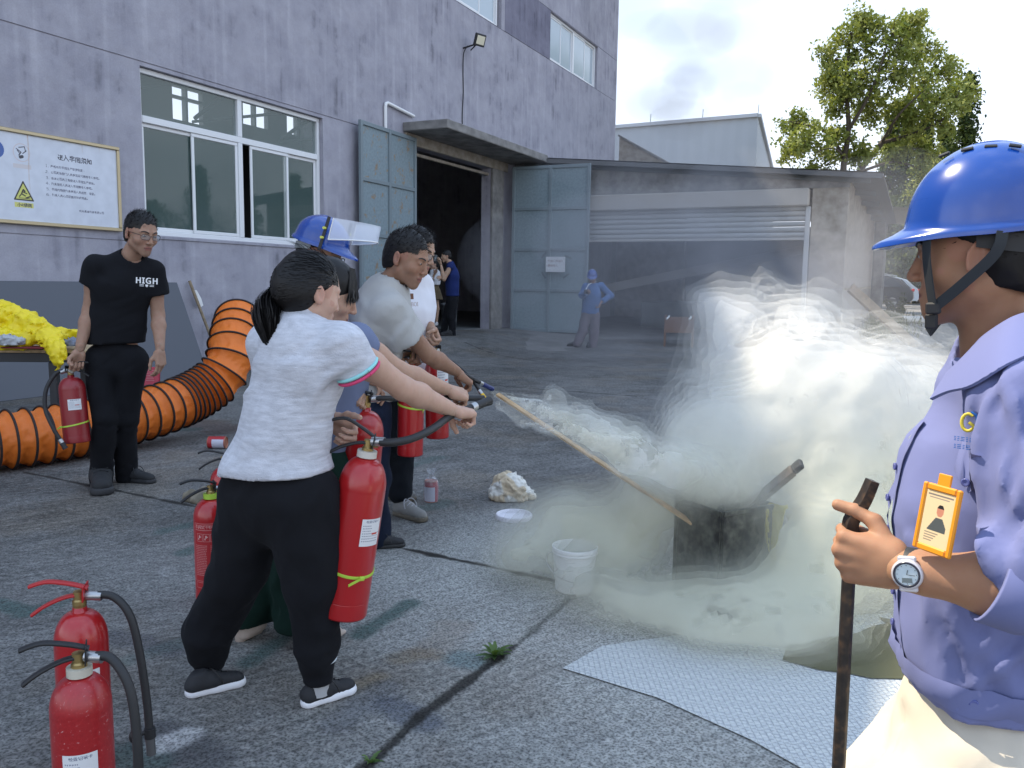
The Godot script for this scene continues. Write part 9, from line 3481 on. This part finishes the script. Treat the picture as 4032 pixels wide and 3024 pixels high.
func heap(called: String, label: String, cat: String, at: Vector3, caps: Array, c0: Color, c1: Color, h: float, amp: float) -> void:
	var t := thing(called, label, cat, at)
	var F := Field.new(V(-0.2, -0.03, -0.14), V(0.22, 0.22, 0.16), h)
	for q in caps: F.cap(q[0], q[1], q[2], q[3], 0.02)
	var nz := noise(13.0, 3, called.length(), 0.5, FastNoiseLite.TYPE_CELLULAR)
	F.bump(nz, amp, V(1, 0.7, 1), 0.06)
	F.bump(noise(22.0, 2, 3), amp * 0.3, V(1, 1, 1), 0.05)
	F.cut(V(0, 0.001, 0), Vector3.DOWN)
	var z2 := noise(7.0, 2, 9)
	done(t, "cloth", F, Vector3.ZERO, vmat(0.9, 0.2), func(p: Vector3) -> Color: return c0.lerp(c1, smoothstep(-0.1, 0.15, z2.get_noise_3dv(p))))

func fire_bin() -> void:
	var ctr := V(0.90, 0, -3.42)
	var t := thing("fire_bin", "scorched square steel bin wreathed in powder smoke", "bin", ctr, "", Basis(Vector3.UP, 0.5))
	var scorch := tri(mat(1, 1, 1, 0.7, 0.1), Vector3.ONE * 1.6)
	scorch.albedo_texture = noise_tex(512, noise(0.012, 5, 71, 0.62), lramp([[0.0, Color(0.012, 0.012, 0.012)], [0.35, Color(0.03, 0.028, 0.025)], [0.6, Color(0.07, 0.07, 0.055)], [1.0, Color(0.16, 0.16, 0.125)]]))
	var w := 0.145
	var h := 0.43
	for k in 4:
		var mb := MB.new()
		var bs := Basis(Vector3.UP, k * PI / 2)
		mb.box(bs * V(0, h / 2, w - 0.003), V(w * 2 - 0.012, h, 0.006), 0.001, bs)
		mb.box(bs * V(0, h - 0.01, w + 0.004), V(w * 2 - 0.02, 0.022, 0.008), 0.002, bs)
		mb.box(bs * V(-w + 0.02, h / 2, w + 0.002), V(0.02, h - 0.05, 0.008), 0.002, bs)
		put("side_panel", mb, scorch, t)
	var mb := MB.new()
	mb.bx(V(-w + 0.007, 0.02, -w + 0.007), V(w - 0.007, 0.03, w - 0.007))
	put("floor_plate", mb, M.dark, t)
	for k in 5:
		mb = MB.new()
		mb.bar(V(-0.09 + k * 0.045, 0.05, -0.05 + 0.02 * k), V(-0.06 + k * 0.03, 0.40 + 0.02 * (k % 3), 0.05 - 0.03 * k), 0.03, 0.018)
		put("charred_stick", mb, M.dark, t)
	# what sticks out of it
	var a := V(1.009, 0.401, -3.42)
	var b := V(1.178, 0.619, -3.3)
	t = thing("charred_plank", "charred wooden plank with a black tip sticking out of the bin", "plank", a)
	mb = MB.new()
	mb.bar((a - b) * 0.7, (b - a) * 0.84, 0.052, 0.026, V(0.2, 1, 0.5), 0.003)
	put("plank", mb, wood_mat(0.14, 0.115, 0.095), t)
	mb = MB.new()
	mb.bar((b - a) * 0.841, (b - a), 0.050, 0.025, V(0.2, 1, 0.5), 0.006)
	put("burnt_tip", mb, M.dark, t)
	a = V(0.661, 0.394, -3.45)
	b = V(-0.069, 0.801, -3.9)
	t = thing("wooden_lath", "long bare wooden lath sticking out of the bin towards the people", "lath", a)
	mb = MB.new()
	mb.bar((a - b) * 0.25, b - a, 0.024, 0.013, V(0, 1, 0.3), 0.002)
	put("lath", mb, wood_mat(0.50, 0.33, 0.17), t)
	# yellow rag over the rim
	t = thing("yellow_rag", "yellowed rag hanging over the right rim of the bin", "rag", V(1.094, 0.333, -3.34))
	mb = MB.new()
	var rows := []
	var zz := noise(12, 3, 15)
	for i in 16:
		var v := i / 15.0
		var r := []
		for j in 11:
			var u := j / 10.0
			var l := V(1.034, 0.418, -3.38).lerp(V(1.087, 0.175, -3.34), v)
			var rr := V(1.126, 0.447, -3.3).lerp(V(1.094, 0.179, -3.33), pow(v, 1.6))
			var q := l.lerp(rr, u)
			q.z += 0.03 * sin(u * 9.0 + v * 2.0) * (1.0 - v * 0.5) + zz.get_noise_2d(u * 2.0, v * 3.0) * 0.03
			q.y -= 0.02 * absf(sin(u * 6.0)) * v
			r.append(q - t.position)
		rows.append(r)
	mb.grid(rows)
	put("cloth", mb, cloth(0.42, 0.36, 0.075), t)

# ------------------------------------------------------------------ powder and smoke
func fogmat(c: Color, d: float) -> FogMaterial:
	var m := FogMaterial.new()
	m.albedo = c
	m.density = d
	return m

func bank(parent: Node, lo: Vector3, hi: Vector3, h: float, blobs: Array, nz: FastNoiseLite, amp: float, shells: Array, fogs: Array, colfn: Callable) -> void:
	var F := Field.new(lo, hi, h)
	F.f.fill(0.0)
	for q in blobs:   # [centre, radius, weight, squash] or [from, to, r0, r1, weight]
		var two := q[1] is Vector3
		var a: Vector3 = q[0]
		var b: Vector3 = q[1] if two else q[0]
		var ra: float = q[2] if two else q[1]
		var rb: float = q[3] if two else q[1]
		var wt: float = q[4] if two else q[2]
		var sq: Vector3 = q[3] if not two and q.size() > 3 else Vector3.ONE
		var e := maxf(ra, rb) * 1.7
		var g := F.rng(a.min(b) - Vector3.ONE * e, a.max(b) + Vector3.ONE * e)
		var i0: Vector3i = g[0]
		var i1: Vector3i = g[1]
		var ab := b - a
		var l2 := maxf(ab.length_squared(), 1e-9)
		for z in range(i0.z, i1.z + 1):
			for y in range(i0.y, i1.y + 1):
				for x in range(i0.x, i1.x + 1):
					var p := lo + V(x, y, z) * h - a
					var t := clampf(p.dot(ab) / l2, 0.0, 1.0) if two else 0.0
					var r := ((p - ab * t) * sq).length() / lerpf(ra, rb, t)
					if r < 1.7: F.f[x + F.n.x * (y + F.n.y * z)] += wt * exp(-2.0 * r * r) 
	for z in F.n.z:
		for y in F.n.y:
			for x in F.n.x:
				var i := x + F.n.x * (y + F.n.y * z)
				var d := F.f[i]
				if d > 0.01: d += nz.get_noise_3dv(lo + V(x, y, z) * h) * amp * minf(1.0, d * 2.2)
				if x == 0 or y == 0 or z == 0 or x >= F.n.x - 2 or y >= F.n.y - 2 or z >= F.n.z - 2: d = 0.0
				F.f[i] = -d
	for s in shells:
		var mb := MB.new()
		F.add_to(mb, colfn, -s[0], 0.4 / h)
		if mb.ix.is_empty(): continue
		var m := vmat(1.0, 0.0)
		m.albedo_color = Color(1, 1, 1, s[1])
		m.transparency = BaseMaterial3D.TRANSPARENCY_ALPHA if s[1] < 1.0 else BaseMaterial3D.TRANSPARENCY_DISABLED
		m.backlight_enabled = true
		m.backlight = Color(0.9, 0.9, 0.9)
		put("powder_veil", mb, m, parent, "stuff")
	for s in fogs:
		var mb := MB.new()
		F.add_to(mb, null, -s[0], 0.4 / h)
		if mb.ix.is_empty(): continue
		var o := MeshInstance3D.new()
		o.name = "smoke_bank"
		var am := mb.mesh()
		am.surface_set_material(0, fogmat(s[2], s[1]))
		o.mesh = am
		o.set_meta("kind", "stuff")
		add_numbered(parent, o)

func puff(parent: Node, at: Vector3, size: Vector3, c: Color, d: float) -> void:
	var f := FogVolume.new()
	f.name = "haze_puff"
	f.shape = RenderingServer.FOG_VOLUME_SHAPE_ELLIPSOID
	f.size = size
	f.position = at
	f.material = fogmat(c, d)
	f.set_meta("kind", "stuff")
	add_numbered(parent, f)

func build_smoke() -> void:
	var t := Node3D.new()
	t.name = "powder_smoke"
	t.set_meta("kind", "stuff")
	tag(t, "billowing cloud of white and yellowish extinguisher powder round the bin", "smoke")
	add_numbered(self, t)
	var nz := noise(1.8, 6, 3, 0.6)
	var col := func(p: Vector3) -> Color: return Color(0.87, 0.86, 0.72).lerp(Color(0.90, 0.90, 0.88), smoothstep(0.2, 1.1, p.y + 0.25 * nz.get_noise_3dv(p * 0.7)))
	var blobs := [
		[V(0.852, 0.468, -3.5), 0.27, 1.0], [V(1.087, 0.625, -3.65), 0.36, 1.0], [V(1.419, 0.767, -3.85), 0.42, 1.1], [V(1.34, 0.914, -4.1), 0.34, 0.9], [V(1.096, 0.782, -4.2), 0.30, 0.8], [V(1.726, 0.72, -3.9), 0.42, 1.0], [V(2.086, 0.763, -4.1), 0.40, 0.9], [V(1.446, 0.482, -3.65), 0.36, 1.0], [V(1.741, 0.394, -3.6), 0.36, 0.9],
		[V(1.231, 1.148, -4.5), 0.22, 0.55], [V(1.112, 1.015, -4.4), 0.24, 0.6], [V(0.869, 0.707, -3.9), 0.22, 0.7],
		[V(0.787, 0.611, -3.7), 0.22, 0.8], [V(1.074, 1.268, -4.6), 0.20, 0.4], [V(1.433, 1.324, -4.7), 0.2, 0.4], [V(1.582, 1.128, -4.5), 0.3, 0.7],
		[V(0.279, 0.208, -3.8), 0.30, 0.6, V(0.75, 1.4, 0.8)], [V(0.522, 0.169, -3.65), 0.29, 0.7, V(0.75, 1.2, 0.8)], [V(0.369, 0.042, -3.35), 0.27, 0.7, V(0.75, 1.4, 0.8)], [V(0.606, 0.027, -3.15), 0.27, 0.85, V(0.7, 1.3, 0.8)], [V(0.812, 0.011, -3.02), 0.27, 0.95, V(0.7, 1.3, 0.8)], [V(1.014, 0.059, -3), 0.27, 0.95, V(0.7, 1.3, 0.8)], [V(1.239, 0.151, -3.15), 0.28, 0.85], [V(1.502, 0.219, -3.35), 0.3, 0.85], [V(0.612, 0.377, -3.6), 0.22, 0.75], [V(0.082, 0.114, -3.6), 0.2, 0.5, V(0.7, 1.6, 0.8)], [V(1.246, 0.33, -3.3), 0.25, 0.8],
	]
	bank(t, V(-0.3, 0.01, -5.3), V(2.9, 1.95, -2.5), 0.031, blobs, nz, 0.62, [[0.15, 0.04], [0.24, 0.06], [0.34, 0.09], [0.46, 0.13], [0.60, 0.20], [0.77, 0.32], [0.97, 0.6]], [[0.08, 0.14, Color(0.97, 0.97, 0.95)]], col)
	# jets from the two nozzles
	var j := Node3D.new()
	j.name = "powder_jet"
	j.set_meta("kind", "stuff")
	tag(j, "pale streaming jets of powder from the hose nozzles to the bin", "powder jet")
	add_numbered(self, j)
	var n2 := noise(5.0, 4, 8, 0.6)
	bank(j, V(-0.14, 0.40, -4.35), V(0.95, 1.02, -2.75), 0.018, [
		[V(-0.044, 0.901, -2.88), V(0.126, 0.832, -3), 0.020, 0.050, 1.5], [V(0.126, 0.832, -3), V(0.473, 0.652, -3.25), 0.05, 0.10, 1.25], [V(0.473, 0.652, -3.25), V(0.851, 0.496, -3.45), 0.10, 0.17, 1.1], [V(-0.027, 0.891, -2.9), V(0.042, 0.829, -2.95), 0.018, 0.030, 1.0],
		[V(-0.093, 0.759, -4.28), V(0.134, 0.703, -4.1), 0.022, 0.06, 1.3], [V(0.134, 0.703, -4.1), V(0.575, 0.6, -3.8), 0.06, 0.13, 1.0], [V(0.198, 0.783, -3.9), 0.09, 0.5], [V(0.32, 0.748, -3.9), 0.09, 0.5], [V(0.396, 0.669, -3.8), 0.10, 0.5],
	], n2, 0.55, [[0.20, 0.07], [0.34, 0.12], [0.52, 0.22], [0.75, 0.45]], [], func(p: Vector3) -> Color: return Color(0.88, 0.87, 0.76).lerp(Color(0.90, 0.90, 0.85), smoothstep(-0.2, 0.3, n2.get_noise_3dv(p))))
	# thinner grey smoke that drifts over the yard and up past the corner of the workshop
	var g := Node3D.new()
	g.name = "drifting_smoke"
	g.set_meta("kind", "stuff")
	tag(g, "thin grey smoke drifting before the shed and up into the sky", "smoke")
	add_numbered(self, g)
	var grey_s := Color(0.90, 0.90, 0.93)
	var rr := RandomNumberGenerator.new()
	rr.seed = 15
	for q in [[V(2.35, 1.325, -8), 0.9, 3], [V(3.131, 1.53, -9), 1.0, 3], [V(2.25, 1.221, -9), 0.9, 3], [V(3.933, 1.341, -10), 1.1, 3], [V(2.269, 1.178, -12), 1.4, 3], [V(1.767, 2.06, -14), 1.7, 3], [V(3.485, 2.315, -13), 1.6, 3], [V(4.653, 2.781, -14), 1.6, 3], [V(0.937, 1.284, -14), 1.6, 3], [V(3.003, 3.258, -15), 1.7, 3], [V(0.735, 2.259, -15), 1.5, 3]]:
		for i in int(q[2]):
			var o: Vector3 = q[0] + V(rr.randfn(), rr.randfn() * 0.7, rr.randfn()) * q[1] * 0.55
			puff(g, o, V(rr.randf_range(0.8, 2.0), rr.randf_range(0.6, 1.3), rr.randf_range(0.8, 1.6)) * q[1] * 1.15, grey_s, 0.055)
	for q in [[V(4.896, 9.017, -26), 1.6], [V(5.478, 8.358, -26), 1.3], [V(4.46, 9.541, -26), 1.4], [V(6.209, 7.563, -26), 1.3], [V(5.27, 6.602, -26), 1.2], [V(6.797, 6.963, -26), 1.0], [V(4.696, 6.933, -26), 1.0]]:
		for i in 3:
			var o: Vector3 = q[0] + V(rr.randfn(), rr.randfn() * 0.7, rr.randfn()) * q[1] * 0.5
			puff(g, o, V(rr.randf_range(0.7, 1.8), rr.randf_range(0.5, 1.2), rr.randf_range(0.8, 1.6)) * q[1] * 1.2, Color(0.62, 0.59, 0.58), 0.08)
